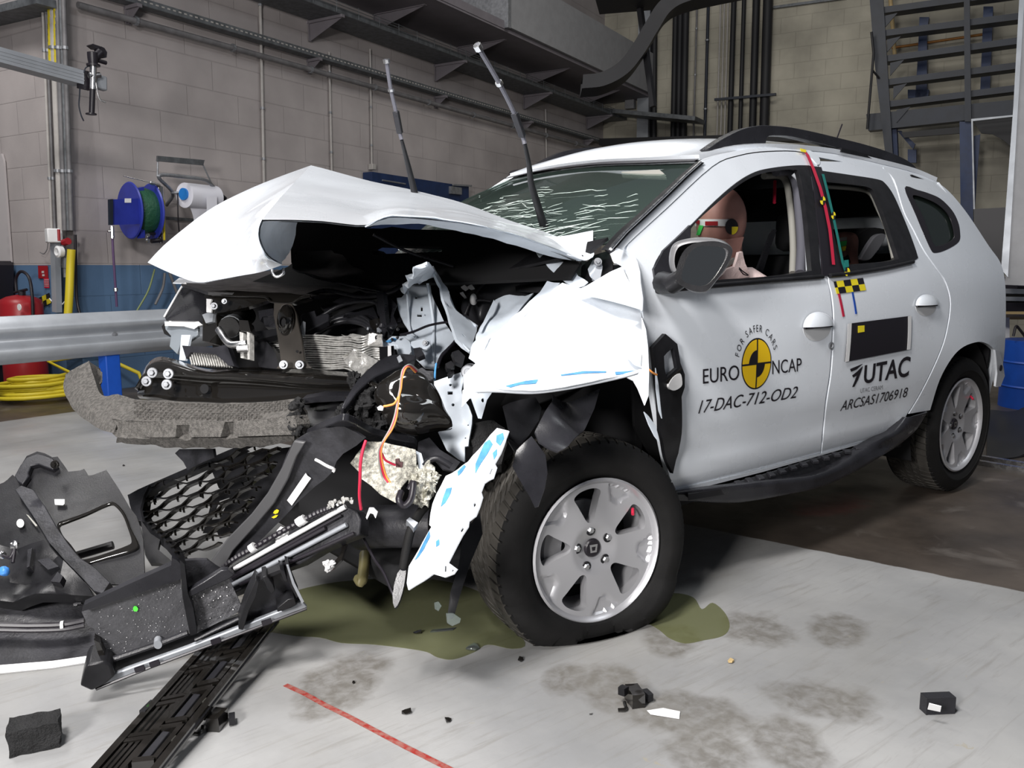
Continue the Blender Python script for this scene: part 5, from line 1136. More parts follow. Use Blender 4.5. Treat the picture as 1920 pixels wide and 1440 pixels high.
# child seat and child dummy in the back
KC = PY(1582, 452, -.42)
kd = empty('child_dummy', V((KC.x+.1, KC.y, .6)), 'small crash test dummy with a green head tape in the rear seat', 'crash test dummy')
kx, ky, kz = KC
skinned('body', [(kx+.14, ky, .68), (kx+.12, ky, .82), (kx+.08, ky, kz-.14), (kx+.04, ky, kz-.08), (kx, ky, kz-.02), (kx, ky, kz+.05), (kx+.1, ky-.12, .88), (kx+.02, ky-.15, .76), (kx-.12, ky-.12, .76), (kx+.1, ky+.12, .88), (kx+.02, ky+.15, .76), (kx-.12, ky+.12, .76), (kx-.1, ky-.08, .68), (kx-.25, ky-.08, .62), (kx-.1, ky+.08, .68), (kx-.25, ky+.08, .62)],
        [(0, 1), (1, 2), (2, 3), (3, 4), (4, 5), (2, 6), (6, 7), (7, 8), (2, 9), (9, 10), (10, 11), (0, 12), (12, 13), (0, 14), (14, 15)], [.10, .10, .08, .045, .078, .065, .04, .035, .025, .04, .035, .025, .055, .04, .055, .04], M['skin'], kd, 2)
m = MB().plate((KC+V((-.02, -.1, 0)), V((.3, 1, 0)).normalized()), [(1574, 446), (1588, 444), (1588, 450), (1575, 452)], [], .004); m.build('head_band', M['cream'], kd)
m = MB().plate((KC+V((-.02, -.104, 0)), V((.3, 1, 0)).normalized()), [(1576, 453), (1588, 451), (1587, 460), (1578, 462)], [], .004); m.build('green_tape', M['green'], kd)
m = MB().plate((KC+V((-.02, -.104, 0)), V((.3, 1, 0)).normalized()), [(1578, 463), (1587, 461), (1585, 470), (1580, 471)], [], .004); m.build('yellow_mark', M['yellow'], kd)
cs = empty('child_carrier', PY(1630, 480, -.46), 'black and grey child seat in the rear of the car', 'child seat')
m = MB().plate((PY(1630, 460, -.46), V((0, 1, 0))), cat([(1592, 492), (1594, 462), (1608, 440), (1632, 427), (1660, 430), (1664, 438), (1650, 446), (1640, 470), (1628, 494)], 3), [], .25); m.build('seat_shell', M['seat'], cs, bevel=.02)
m = MB().plate((PY(1630, 460, -.48), V((0, 1, 0))), cat([(1615, 486), (1625, 466), (1640, 444), (1652, 438), (1661, 440), (1656, 456), (1642, 476), (1630, 488)], 3), [], .05); m.build('side_bolster', M['galv'] if 0 else mk('grey_bolster', (.30, .30, .33), .7), cs, bevel=.01)
# ================================================================== the destroyed front end
def PL(*q): return plane3(*[PD(*p) for p in q])
def P_(name, outline, anc, mat, th=.004, holes=(), parent=None, step=.04, amp=0.0, fr=9.0, sm=0, bevel=0, label=None, seed=0.0, bump=None):
    pl = PL(*anc) if not isinstance(anc, tuple) or len(anc) == 3 and not isinstance(anc[0], V) else anc
    o = cat(outline, sm) if sm else outline
    f = bump or ((lambda a, b: amp*(noise.noise(V((a*fr, b*fr, seed)))+.5*abs(noise.noise(V((a*fr*2.2, b*fr*2.2, seed+5)))))) if amp else None)
    m = MB().plate(pl, o, list(holes), th, step, f); return m.build(name, mat, parent or car, 35, bevel=bevel, label=label)
def circ(x, y, rx, ry=None, n=14): ry = ry or rx; return [(x+rx*math.cos(2*math.pi*k/n), y+ry*math.sin(2*math.pi*k/n)) for k in range(n)]
def T_(name, pts, r, mat, parent=None, n=8, seg=5): return MB().tube(cat3([PD(*p) for p in pts], seg), r, n).build(name, mat, parent or car, 60)
def lump(name, x, y, d, r, mat, parent=None, amp=.35, fr=30, n=10, squash=1.0, sd=0.0):
    c = PD(x, y, d); m = MB(); rows = []
    for i in range(n+1):
        a = math.pi*i/n; row = []
        for j in range(2*n):
            b = math.pi*j/n; q = V((math.sin(a)*math.cos(b), math.sin(a)*math.sin(b), math.cos(a)*squash)); k = r*(1+amp*noise.noise(q*1.7+V((x*.1+sd, y*.1, 0)))+amp*.5*noise.noise(q*5+V((x, y, sd))))
            row.append(c+q*k)
        rows.append(row)
    return m.grid(rows, wrap=True).build(name, mat, parent or car, 40)
def bolt(x, y, d, r, parent=None, mat='zinc', axis=None):
    ax = axis or -(FW); c = PD(x, y, d); m = MB().lathe([(0, .004), (r*1.0, .004), (r*1.1, 0), (r*.9, -.002)], c, ax, 18); m.lathe([(0, .012), (r*.5, .012), (r*.62, .009), (r*.62, .003)], c, ax, 6); return m.build('bolt', M[mat], parent or car, 35)
def resamp(pts, n):
    pts = [V(p) for p in pts]; L = [0]
    for i in range(1, len(pts)): L.append(L[-1]+max(1e-9, (pts[i]-pts[i-1]).length))
    out = []
    for k in range(n+1):
        t = L[-1]*k/n; i = 0
        while i < len(L)-2 and L[i+1] < t: i += 1
        out.append(pts[i].lerp(pts[i+1], min(1, (t-L[i])/(L[i+1]-L[i]))))
    return out
def coons(A, B, Lc, Rc, nu, nv, fn=None):                        # A,B: u-curves at v=0,1 ; Lc,Rc: v-curves at u=0,1
    A = resamp(A, nu); B = resamp(B, nu); Lc = resamp(Lc, nv); Rc = resamp(Rc, nv); rows = []
    for j in range(nv+1):
        v = j/nv; row = []
        for i in range(nu+1):
            u = i/nu
            p = A[i]*(1-v)+B[i]*v+Lc[j]*(1-u)+Rc[j]*u-(A[0]*(1-u)*(1-v)+A[nu]*u*(1-v)+B[0]*(1-u)*v+B[nu]*u*v)
            row.append(p+(fn(u, v, p) if fn else V()))
        rows.append(row)
    return rows
# ---- bonnet
FE = cat3(Ys([(529, 497, -.62), (490, 510, -.42), (450, 517, -.22), (405, 525, .02), (367, 529, .2), (320, 512, .5), (277, 492, .76)]), 3)
KN = Ys([(491, 412, -.70), (505, 395, -.45), (528, 368, -.05), (556, 338, .38), (583, 310, .72)])
NA = cat3(Ys([(529, 497, -.62), (502, 481, -.66), (486, 452, -.69), (485, 428, -.70), (491, 412, -.70)]), 3)
FA = cat3(Ys([(277, 492, .76), (305, 462, .76), (348, 426, .75), (400, 388, .75), (470, 353, .74), (525, 331, .73), (583, 310, .72)]), 3)
def wr(u, v, p): e = math.sin(math.pi*min(1, max(0, u)))*math.sin(math.pi*min(1, max(0, v))); return V((-.5, -.5, .7))*e*(.028*noise.noise(p*2.6)+.012*abs(noise.noise(p*6+V((3, 1, 0)))))
ra_ = coons(FE, KN, NA, FA, 26, 18, wr)
NB_ = [V(p) for p in Ys([(491, 412, -.70), (545, 412, -.70), (600, 414, -.70), (650, 420, -.70), (684, 424, -.70), (705, 413, -.71), (735, 404, -.72), (800, 409, -.72), (862, 416, -.72), (920, 427, -.72), (975, 442, -.72), (1050, 469, -.71), (1091, 487, -.70)])]
RB = cat3(Ys([(583, 310, .72), (640, 325, .62), (700, 341, .5), (760, 353, .35), (860, 378, .05), (905, 394, -.08), (960, 415, -.25), (1048, 445, -.5), (1091, 487, -.70)]), 3)
rb_ = coons(NB_, [RB[0]]*2+RB, KN, [NB_[-1]]*2, 30, 16, wr)
# ruled between the near edge and the crest / rear edge
top = cat3(Ys([(583, 310, .72), (600, 314, .70), (640, 325, .62), (700, 341, .5), (760, 353, .35), (810, 365, .2), (860, 378, .05), (905, 394, -.08), (960, 415, -.25), (1010, 431, -.38), (1048, 445, -.5), (1075, 465, -.6), (1091, 487, -.70)]), 2)
rb_ = coons(NB_, top, KN, [NB_[-1], NB_[-1]+V((.0005, 0, 0)), top[-1]], 34, 14, wr)
m = MB()
def sheet_rows(m, rows, th, shift=0.0):
    H = len(rows); W = len(rows[0])
    def nor(i, j):
        a = rows[min(i+1, H-1)][j]-rows[max(i-1, 0)][j]; b = rows[i][min(j+1, W-1)]-rows[i][max(j-1, 0)]; c = a.cross(b); return c.normalized() if c.length > 1e-10 else V((0, 0, 1))
    N_ = [[nor(i, j) for j in range(W)] for i in range(H)]; s_ = 1 if N_[H//2][W//2].z > 0 else -1
    rows = [[rows[i][j]-N_[i][j]*s_*shift for j in range(W)] for i in range(H)]
    m.grid(rows); m.grid([[rows[i][j]-N_[i][j]*s_*th for j in range(W)] for i in range(H)])
sheet_rows(m, ra_, .004); sheet_rows(m, rb_, .004)
bonnet = m.build('bonnet', M['paint'], car, 28, label='white bonnet buckled up into a tent')
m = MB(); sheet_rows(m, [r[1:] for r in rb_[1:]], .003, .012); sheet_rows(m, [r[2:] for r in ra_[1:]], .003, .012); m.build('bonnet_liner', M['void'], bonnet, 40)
m = MB().sheet([Ys([(491, 413, -.69), (486, 440, -.68), (500, 478, -.65), (528, 496, -.615)]), Ys([(528, 414, -.60), (516, 445, -.56), (515, 470, -.57), (531, 493, -.59)]), Ys([(558, 416, -.42), (553, 440, -.42), (546, 468, -.45), (535, 490, -.54)])], .003, 4, amp=.012, freq=14); m.build('bonnet_lip', M['paintin'], bonnet)
fl_t = [(684, 425, -.70), (735, 405, -.715), (800, 410, -.715), (862, 417, -.715), (920, 428, -.715), (975, 443, -.715), (1050, 470, -.705), (1091, 487, -.70)]
fl_b = [(686, 426, -.67), (742, 418, -.66), (800, 423, -.66), (856, 433, -.66), (905, 442, -.65), (950, 456, -.65), (1030, 478, -.66), (1089, 489, -.69)]
m = MB().sheet([Ys(fl_t), Ys(fl_b)], .003, 4, amp=.006, freq=12); m.build('bonnet_flange', M['paintin'], bonnet)
m = MB().sheet([Ys([(1000, 440, -.55), (1050, 443, -.57), (1112, 432, -.60)]), Ys([(1030, 455, -.62), (1070, 458, -.64), (1112, 460, -.66)]), Ys([(1060, 474, -.70), (1084, 480, -.70), (1114, 475, -.70)]), Ys([(1086, 485, -.71), (1100, 488, -.71), (1112, 481, -.71)])], .003, 4); m.build('bonnet_corner', M['paint'], bonnet)
T_('striker_loop', [(510, 506, 2.12), (512, 514, 2.11), (520, 519, 2.11), (531, 513, 2.11), (532, 504, 2.12)], .004, M['steel'], bonnet)
# ---- engine bay, dark and deep
P_('under_bonnet_shade', [(546, 492), (543, 416), (600, 418), (690, 428), (862, 432), (1000, 466), (1090, 492), (1070, 520), (860, 530), (700, 530), (600, 520), (560, 500)], [(560, 460, 3.2), (1050, 480, 2.72), (800, 520, 2.80)], M['void'], .01, step=.2, holes=[[(550, 489), (552, 474), (582, 477), (592, 483), (584, 490)], [(697, 470), (715, 460), (830, 463), (828, 472), (700, 477)]])  # dark sheet put in as the shade under the bonnet
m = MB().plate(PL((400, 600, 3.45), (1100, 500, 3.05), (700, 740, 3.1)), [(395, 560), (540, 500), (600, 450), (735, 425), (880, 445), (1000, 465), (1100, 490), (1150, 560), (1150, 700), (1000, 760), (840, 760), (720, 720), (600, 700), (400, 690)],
               [[(538, 478), (550, 472), (580, 476), (592, 482), (585, 490), (545, 492)], [(697, 470), (715, 460), (830, 463), (828, 472), (700, 477)]], .01, .2); m.build('bay_back_shade', M['void'], car)  # dark backing sheet, stands for the shade deep in the bay
MB().box(V((.12, .05, .215)), (1.0, 1.35, .07)).build('undertray_shade_box', M['void'], car, bevel=.02)  # added dark box, darkens the underside and shades the floor below
m = MB().box(V((.12, .05, .58)), (.50, .75, .42)); m.box(V((.05, -.10, .84)), (.35, .4, .12)); m.build('engine', M['void'], car, bevel=.03)
P_('far_wing', [(352, 531), (330, 552), (308, 594), (314, 604), (350, 610), (400, 606), (402, 545), (390, 532)], [(320, 590, 3.25), (400, 540, 3.25), (400, 606, 3.1)], M['satin'], .01)
T_('wing_edge', [(350, 531, 3.24), (342, 536, 3.24), (325, 564, 3.24), (308, 594, 3.24)], .004, M['wht'])
P_('wing_tip', [(324, 530), (336, 521), (372, 528), (390, 532), (350, 531)], [(330, 530, 3.3), (380, 530, 3.3), (350, 522, 3.4)], M['paint'], .004)
P_('bonnet_ledge', [(340, 532), (420, 520), (520, 505), (600, 522), (700, 546), (582, 556), (530, 550), (390, 548)], [(345, 530, 3.3), (700, 545, 3.1), (560, 552, 2.85)], M['black'], .01)
sl = P_('slam_panel', [(388, 545), (470, 547), (530, 549), (556, 552), (582, 555), (576, 561), (560, 565), (547, 569), (513, 567), (500, 564), (480, 572), (442, 581), (400, 588), (390, 570)], [(390, 545, 2.92), (580, 555, 2.72), (400, 588, 2.88)], M['gloss'], .02, amp=.006, sm=2)
T_('panel_edge', [(398, 553, 2.88), (440, 555, 2.84), (495, 557, 2.78), (507, 565, 2.76), (530, 568, 2.74), (549, 567, 2.72), (562, 559, 2.70), (582, 555, 2.69)], .004, M['gloss'], sl)
bolt(402, 574, 2.84, .012, sl); bolt(421, 565, 2.82, .009, sl)
P_('bay_seal', [(548, 500), (575, 515), (600, 524), (650, 534), (715, 547), (742, 532), (760, 505), (720, 480), (620, 470), (560, 480)], [(560, 490, 3.0), (715, 547, 2.8), (740, 490, 3.05)], M['black'], .006, amp=.03, fr=7, sm=2)
T_('seal_edge', [(572, 513, 2.9), (600, 524, 2.86), (650, 534, 2.82), (715, 547, 2.79)], .0025, M['satin'])  # slightly lighter tube, draws the highlight line along the seal
ls = P_('lock_support', [(513, 567), (547, 569), (555, 587), (561, 617), (565, 633), (571, 675), (584, 690), (517, 691), (526, 679), (522, 646), (517, 617), (512, 590)], [(513, 567, 2.66), (550, 570, 2.63), (560, 690, 2.55)], mk('bronze_black_panel', (.045, .040, .035), .35, noise_amt=.2), .012, bevel=.003)
m = MB(); c = PD(536, 601, 2.60); rows = []
for i in range(8):
    a = math.pi/2*i/7; rows.append([PD(536+17*math.cos(a)*math.cos(b), 601+31*math.cos(a)*math.sin(b), 2.62-.045*math.sin(a)) for b in [2*math.pi*j/28 for j in range(28)]])
m.grid(rows, wrap=True); m.build('bulge', M['gloss'], ls, 60)
m = MB(); rows = [[PD(530+r*6.5*math.cos(b), 604+r*9.5*math.sin(b), d) for b in [2*math.pi*j/20 for j in range(20)]] for r, d in ((1.15, 2.585), (1.1, 2.555), (.9, 2.553), (.8, 2.57))]
m.grid(rows, wrap=True); m.build('tow_eye', M['gloss'], ls, 60); P_('eye_hole', circ(530, 604, 5.6, 8.2), [(525, 600, 2.562), (536, 600, 2.562), (530, 610, 2.562)], M['void'], .002, parent=ls)
for q in ((532, 684), (562, 684)): bolt(*q, 2.53, .013, ls)
P_('bolt_hole', circ(557, 659, 2.6), [(550, 659, 2.548), (560, 659, 2.545), (557, 665, 2.545)], M['void'], .002, parent=ls)
# bumper beam
bx = [258, 275, 296, 325, 387, 437, 505, 584, 640, 690, 712]; bd = [3.0, 2.93, 2.89, 2.85, 2.77, 2.70, 2.61, 2.49, 2.41, 2.33, 2.32]
Yt = [[722, 686, 670, 673, 692, 689, 690, 692, 697, 704, 715], [726, 690, 681, 683, 698, 697, 699, 704, 707, 712, 722], [730, 702, 699, 702, 706, 708, 712, 719, 720, 722, 727], [733, 710, 708, 710, 716, 718, 722, 727, 728, 728, 731], [738, 736, 736, 739, 743, 744, 742, 737, 737, 738, 739], [743, 744, 746, 751, 754, 755, 752, 747, 745, 744, 743]]
Dd = [.09, .02, .0, .04, .04, .01]
m = MB().sheet([[PD(bx[j], Yt[i][j], bd[j]+Dd[i]) for j in range(11)] for i in range(6)], .012, 4, amp=.002, freq=8); bb = m.build('bumper_beam', M['gloss'], car, 50)
for q in ((286, 699, 2.87), (316, 701, 2.82), (275, 715, 2.89), (313, 721, 2.82)): bolt(*q, .017, bb)
P_('beam_hole', circ(383, 729, 8, 9), [(375, 729, 2.795), (390, 729, 2.78), (383, 738, 2.785)], M['void'], .003, parent=bb)
for q in ((328, 717), (328, 730)): P_('beam_hole', circ(*q, 2.5), [(q[0]-5, q[1], 2.86-.002), (q[0]+5, q[1], 2.855), (q[0], q[1]+5, 2.855)], M['void'], .003, parent=bb)
# foam absorber
R0 = [(219, 738, 2.82), (255, 748, 2.78), (330, 753, 2.68), (437, 756, 2.54), (500, 753, 2.46), (562, 746, 2.38)]
R1 = [(210, 786, 2.69), (245, 789, 2.63), (330, 790, 2.52), (437, 790, 2.40), (500, 786, 2.32), (552, 779, 2.27)]
m = MB().sheet([[PD(*p) for p in R0], [PD(a, (b+d)/2, (c+f)/2-.01) for (a, b, c), (_, d, f) in zip(R0, R1)], [PD(*p) for p in R1]], .05, 5, amp=.004, freq=20)
nX = 34
for r in range(7):
    for k in range(nX):
        u = (k+.5*(r % 2))/nX
        if u < .08 or u > .97 or (u > .8 and r > 4): continue
        x = 225+330*u; y0 = lerp_tab(x, [p[0] for p in R0], [p[1] for p in R0]); y1 = lerp_tab(x, [p[0] for p in R1], [p[1] for p in R1]); d0 = lerp_tab(x, [p[0] for p in R0], [p[2] for p in R0]); d1 = lerp_tab(x, [p[0] for p in R1], [p[2] for p in R1])
        t = .12+.12*r; c = PD(x, y0+(y1-y0)*t, d0+(d1-d0)*t-.012); m.box(c, (.010, .009, .008))
fo_ = m.build('foam_absorber', M['foam'], car, 35, label='grey foam block on the bumper beam')
fo_low = [(219, 788), (330, 791), (416, 791), (416, 791), (420, 789), (440, 790), (437, 819), (415, 819), (414, 800)]
lowf = [(215, 788), (330, 791), (335, 797), (356, 797), (352, 821), (330, 821), (331, 797), (328, 797), (325, 820), (219, 820)]
P_('foam_face', [(212, 787), (330, 790), (437, 790), (500, 786), (552, 779), (556, 796), (551, 815), (437, 819), (439, 791), (421, 791), (415, 819), (352, 820), (357, 797), (334, 797), (329, 820), (245, 820), (219, 820), (205, 806)], [(215, 800, 2.68), (550, 800, 2.26), (330, 820, 2.52)], M['foam'], .05, step=.02, parent=fo_, amp=.006, fr=30)
P_('foam_notch_shade', [(318, 794), (446, 794), (444, 820), (320, 820)], [(320, 800, 2.572), (444, 800, 2.432), (330, 820, 2.56)], M['foamd'], .01, parent=fo_)  # dark plate behind the notches, stands for their shade
P_('foam_lip', [(219, 821), (330, 824), (437, 822), (551, 816), (553, 825), (500, 836), (400, 840), (328, 839), (219, 829)], [(219, 822, 2.66), (553, 820, 2.30), (400, 840, 2.50)], M['foam'], .05, parent=fo_, amp=.008, fr=30, step=.02)
m = MB().sheet([[PD(*p) for p in r] for r in ([(123, 702, 3.12), (119, 730, 3.04), (137, 767, 2.92), (162, 789, 2.82), (188, 805, 2.72), (212, 812, 2.67)], [(142, 689, 3.06), (148, 722, 2.98), (163, 755, 2.86), (182, 775, 2.78), (200, 785, 2.72), (218, 792, 2.68)],
     [(166, 677, 3.05), (176, 706, 3.0), (186, 735, 2.90), (200, 742, 2.86), (214, 739, 2.84), (225, 741, 2.81)])], .06, 5, amp=.004, freq=20); m.build('foam_wing', M['foam'], fo_)
P_('foam_wing_end', [(166, 676), (192, 698), (192, 716), (170, 735), (150, 720), (160, 705)], [(166, 680, 3.08), (190, 700, 3.08), (170, 730, 3.0)], M['foam'], .04, parent=fo_, holes=[[(161, 722), (184, 701), (190, 706), (189, 714), (170, 731)]], amp=.005)
for k, (x, y, d) in enumerate(((557, 760, 2.31), (553, 785, 2.28), (556, 805, 2.27))): lump('torn_foam', x, y, d, .018, M['foamd'], fo_, .8)
# head lamp bracket on the far side
hb = P_('lamp_bracket', [(308, 602), (340, 603), (366, 606), (372, 611), (370, 628), (352, 640), (356, 655), (348, 675), (335, 673), (338, 645), (330, 663), (318, 650), (320, 630), (310, 618)], [(310, 604, 3.06), (370, 610, 2.98), (345, 670, 2.95)], mk('grey_translucent', (.17, .19, .21), .25), .012, amp=.012, fr=20, bevel=.002)
P_('bracket_arm', [(309, 603), (364, 604), (372, 611), (364, 617), (345, 612), (309, 611)], [(310, 604, 3.02), (370, 608, 2.95), (330, 612, 3.0)], M['lamp'], .02, parent=hb)
P_('bracket_leg', [(340, 628), (357, 628), (347, 676), (336, 675)], [(340, 628, 2.96), (357, 628, 2.94), (340, 675, 2.93)], M['paintin'], .01, parent=hb)
P_('mount_strip', [(387, 560), (397, 561), (394, 570), (398, 576), (396, 586), (387, 585)], [(387, 560, 2.9), (397, 560, 2.89), (390, 585, 2.88)], M['wht'], .006)
P_('latch_box', [(380, 597), (388, 590), (406, 589), (407, 626), (392, 642), (379, 640)], [(380, 600, 2.95), (406, 600, 2.90), (390, 640, 2.9)], M['gloss'], .05, bevel=.004)
P_('latch_cap', [(379, 590), (392, 585), (400, 588), (398, 603), (386, 606)], [(380, 600, 2.93), (406, 600, 2.88), (390, 640, 2.88)], M['galv'], .02)
P_('lamp_socket', [(303, 612), (310, 604), (325, 622), (322, 632), (308, 626)], [(305, 610, 3.1), (325, 610, 3.05), (310, 630, 3.05)], M['gloss'], .05)
T_('rubber_hose', [(462, 592, 3.0), (450, 600, 2.9), (440, 608, 2.8), (429, 614, 2.72)], .034, M['rubber'], n=16)
T_('hose_band', [(438, 609, 2.79), (432, 613, 2.74)], .037, M['darkgal'], n=16)
T_('silver_pipe', [(410, 617, 2.66), (416, 626, 2.65), (424, 638, 2.64), (434, 646, 2.63), (447, 646, 2.62), (462, 644, 2.62)], .012, M['steel'], n=12)
for q in ([(449, 622), (456, 624), (457, 672), (451, 671)], [(463, 622), (468, 624), (468, 674), (464, 674)]): P_('silver_fitting', q, [(449, 622, 2.63), (468, 622, 2.61), (457, 672, 2.60)], M['alum'], .02)
T_('silver_fitting', [(446, 654, 2.60), (466, 653, 2.60)], .014, M['steel'])
P_('valve_block', [(448, 600), (465, 601), (470, 622), (449, 620)], [(449, 600, 2.66), (468, 600, 2.64), (457, 622, 2.62)], M['gloss'], .03)
# small intercooler
ic = P_('intercooler', [(352, 661), (400, 660), (424, 666), (440, 688), (400, 690), (362, 684)], [(352, 661, 2.86), (440, 688, 2.72), (400, 690, 2.77)], M['void'], .02)
m = MB()
for k in range(17): a = PD(354+4.6*k, 661+.25*k, 2.84-.0065*k); b_ = PD(360+4.7*k, 684+.3*k, 2.81-.0065*k); m.bar(a, b_, .0038, .006)
m.build('cooling_fin', M['alum'], ic)['kind'] = 'stuff'
P_('air_scoop', [(342, 648), (375, 649), (402, 652), (425, 646), (430, 660), (440, 687), (430, 686), (406, 665), (356, 660), (348, 672)], [(345, 650, 2.84), (425, 650, 2.72), (435, 686, 2.68)], M['satin'], .02, amp=.01)
# radiator: crushed aluminium tubes
m = MB()
def ry(x, y): return y+10*math.exp(-((x-676)/14)**2)*(.4+(y-630)/60)+3*math.sin((x-600)/22)*math.exp(-((x-640)/50)**2)-4*math.exp(-((x-640)/20)**2)*((y-630)/60)
def rdp(x): return 2.76-.0009*(x-497)-.05*math.exp(-((x-678)/20)**2)
rows = [[PD(x, ry(x, y)+1, rdp(x)+.02) for x in range(497, 720, 8)] for y in (627, 640, 655, 670, 692)]
rad = MB().grid(rows).build('radiator', M['foamd'], car, 40)
for k in range(16):
    y = 629+4.15*k; pts = [PD(x, ry(x, y)+.8*noise.noise(V((x*.05, k*.9, 0))), rdp(x)) for x in range(497, 720, 5)]; 
    rr_ = [.0028+.0018*abs(noise.noise(V((i*.3, k*2.0, 0)))) for i in range(len(pts))]; m.tube(pts, rr_, 6)
m.build('cooling_tube', M['alum'], rad, 60)['kind'] = 'stuff'
P_('crushed_edge', [(640, 627), (717, 627), (718, 650), (690, 648), (670, 640), (655, 632)], [(640, 628, 2.61), (717, 628, 2.54), (690, 650, 2.54)], M['alum'], .004, parent=rad, amp=.02, fr=30, step=.012)
P_('crushed_edge', [(640, 668), (672, 655), (700, 672), (712, 678), (682, 706), (668, 698), (655, 690)], [(640, 668, 2.60), (700, 672, 2.52), (680, 700, 2.52)], M['alum'], .004, parent=rad, amp=.02, fr=34, step=.012)
for k in range(3): T_('fan_shroud', [(590, 628-4*k, 2.9), (615, 612-6*k, 2.9), (645, 602-7*k, 2.9), (680, 606-6*k, 2.88), (705, 624-5*k, 2.86)], .012-.002*k, M['satin'])
P_('fan_cowl', [(585, 640), (600, 600), (640, 585), (700, 592), (716, 630)], [(590, 630, 3.0), (640, 590, 3.0), (700, 625, 2.95)], M['black'], .02, sm=3)
P_('shroud_rib', [(500, 640), (516, 660), (524, 692), (500, 690), (486, 688), (472, 640)], [(500, 640, 2.70), (524, 692, 2.62), (472, 640, 2.74)], M['black'], .02)
P_('duct_box', [(484, 583), (512, 578), (514, 592), (492, 594), (488, 602)], [(484, 583, 2.86), (512, 578, 2.84), (490, 600, 2.84)], M['satin'], .03)
P_('duct_box', [(492, 594), (520, 592), (520, 614), (496, 612), (493, 604)], [(492, 594, 2.80), (520, 594, 2.76), (500, 612, 2.76)], M['dirty'], .03, bevel=.004)
P_('cross_strut', [(465, 630), (478, 622), (518, 616), (520, 628), (478, 638)], [(465, 630, 2.72), (518, 616, 2.68), (478, 638, 2.7)], M['black'], .03)
P_('lamp_duct', [(563, 592), (567, 588), (590, 581), (593, 592), (612, 586), (618, 590), (617, 600), (604, 607), (570, 624), (566, 612)], [(565, 592, 2.74), (617, 590, 2.74), (570, 622, 2.70)], M['satin'], .03, bevel=.004)
P_('bracket_plate', [(562, 615), (568, 602), (567, 627), (563, 629)], [(562, 615, 2.64), (568, 602, 2.64), (563, 629, 2.62)], M['galv'], .01)
for k, q in enumerate(([(624, 563), (705, 549), (707, 561), (640, 580), (621, 586)], [(600, 575), (640, 555), (700, 538), (702, 545), (640, 566), (610, 582)], [(645, 590), (700, 575), (710, 600), (690, 590)])):
    P_('bay_member', q, [(q[0][0], q[0][1], 2.95-.05*k), (q[1][0], q[1][1], 2.90), (q[-1][0], q[-1][1], 2.88)], M['satin' if k else 'black'], .02, amp=.01)
P_('side_post', [(705, 548), (718, 546), (722, 590), (728, 634), (717, 634), (711, 590)], [(705, 548, 2.72), (718, 546, 2.70), (720, 634, 2.6)], M['satin'], .02)
P_('bent_flap', [(713, 575), (731, 556), (744, 566), (737, 590), (745, 610), (735, 628), (722, 620)], [(713, 575, 2.70), (744, 566, 2.72), (730, 625, 2.62)], M['satin'], .006, amp=.03, fr=14)
P_('lamp_holder', [(692, 601), (706, 597), (717, 598), (716, 612), (700, 618), (694, 612)], [(692, 601, 2.68), (717, 598, 2.66), (700, 618, 2.64)], M['gloss'], .03)
for k in range(12): lump('plastic_crumb', 560+400*0+random.uniform(130, 190), random.uniform(608, 640), 2.55, random.uniform(.004, .009), M[random.choice(['galv', 'satin', 'black'])], car, .6, n=5)
# ---- inner wing, white primer
twr = P_('strut_panel', [(744, 560), (753, 557), (767, 538), (800, 528), (807, 535), (809, 550), (814, 567), (826, 588), (833, 605), (845, 623), (855, 632), (852, 638), (840, 656), (826, 671), (817, 692), (797, 690), (773, 664), (762, 663), (747, 662), (744, 648), (731, 643), (715, 649), (718, 637), (735, 631), (762, 630), (767, 620), (757, 607), (747, 580)],
   [(750, 560, 2.78), (830, 600, 2.74), (800, 680, 2.60)], M['paintin'], .006, holes=[circ(780.6, 556, 2.7, 3), [(789, 576), (792.5, 576), (792.5, 585), (789, 585)], [(782, 590), (791, 589), (791, 596), (782, 596)], circ(797, 591.6, 1.6, 2)], step=.02, amp=.012, fr=12, sm=0)
T_('panel_rib', [(802, 532, 2.75), (808, 570, 2.74), (813, 610, 2.71), (813, 650, 2.64), (812, 680, 2.59)], .005, M['paintin'], twr)
T_('panel_rib', [(763, 545, 2.77), (766, 590, 2.72), (770, 622, 2.67), (780, 632, 2.65)], .004, M['paintin'], twr)
T_('brake_line', [(750, 628, 2.58), (775, 622, 2.6), (805, 610, 2.63), (842, 603, 2.66)], .004, M['ink'], twr)
T_('wire_loom', [(856, 636, 2.64), (850, 645, 2.60), (838, 657, 2.56), (828, 668, 2.54), (820, 688, 2.50)], .006, M['ink'], twr)
P_('mount_plate', [(770, 640), (795, 634), (806, 638), (807, 648), (800, 654), (776, 652), (770, 646)], [(770, 640, 2.57), (806, 640, 2.56), (780, 654, 2.55)], M['paintin'], .01, parent=twr, bevel=.002)
bolt(797, 643, 2.545, .008, twr); bolt(782, 687, 2.5, .008, twr)
P_('connector', [(775, 653), (788, 651), (796, 665), (784, 670), (777, 664)], [(775, 653, 2.54), (790, 651, 2.54), (784, 668, 2.52)], M['dirty'], .02, parent=twr)
P_('rail_end', [(716, 645), (735, 631), (758, 632), (770, 640), (772, 660), (768, 664), (748, 662), (744, 649), (730, 645), (717, 650)], [(716, 645, 2.55), (770, 640, 2.58), (760, 664, 2.54)], M['paintin'], .02, parent=twr, amp=.012, fr=24, bevel=.002)
P_('blue_scuff', [(722, 640), (738, 633), (744, 636), (728, 642)], [(716, 645, 2.54), (770, 640, 2.57), (760, 664, 2.53)], M['bluetape'], .001, parent=twr)
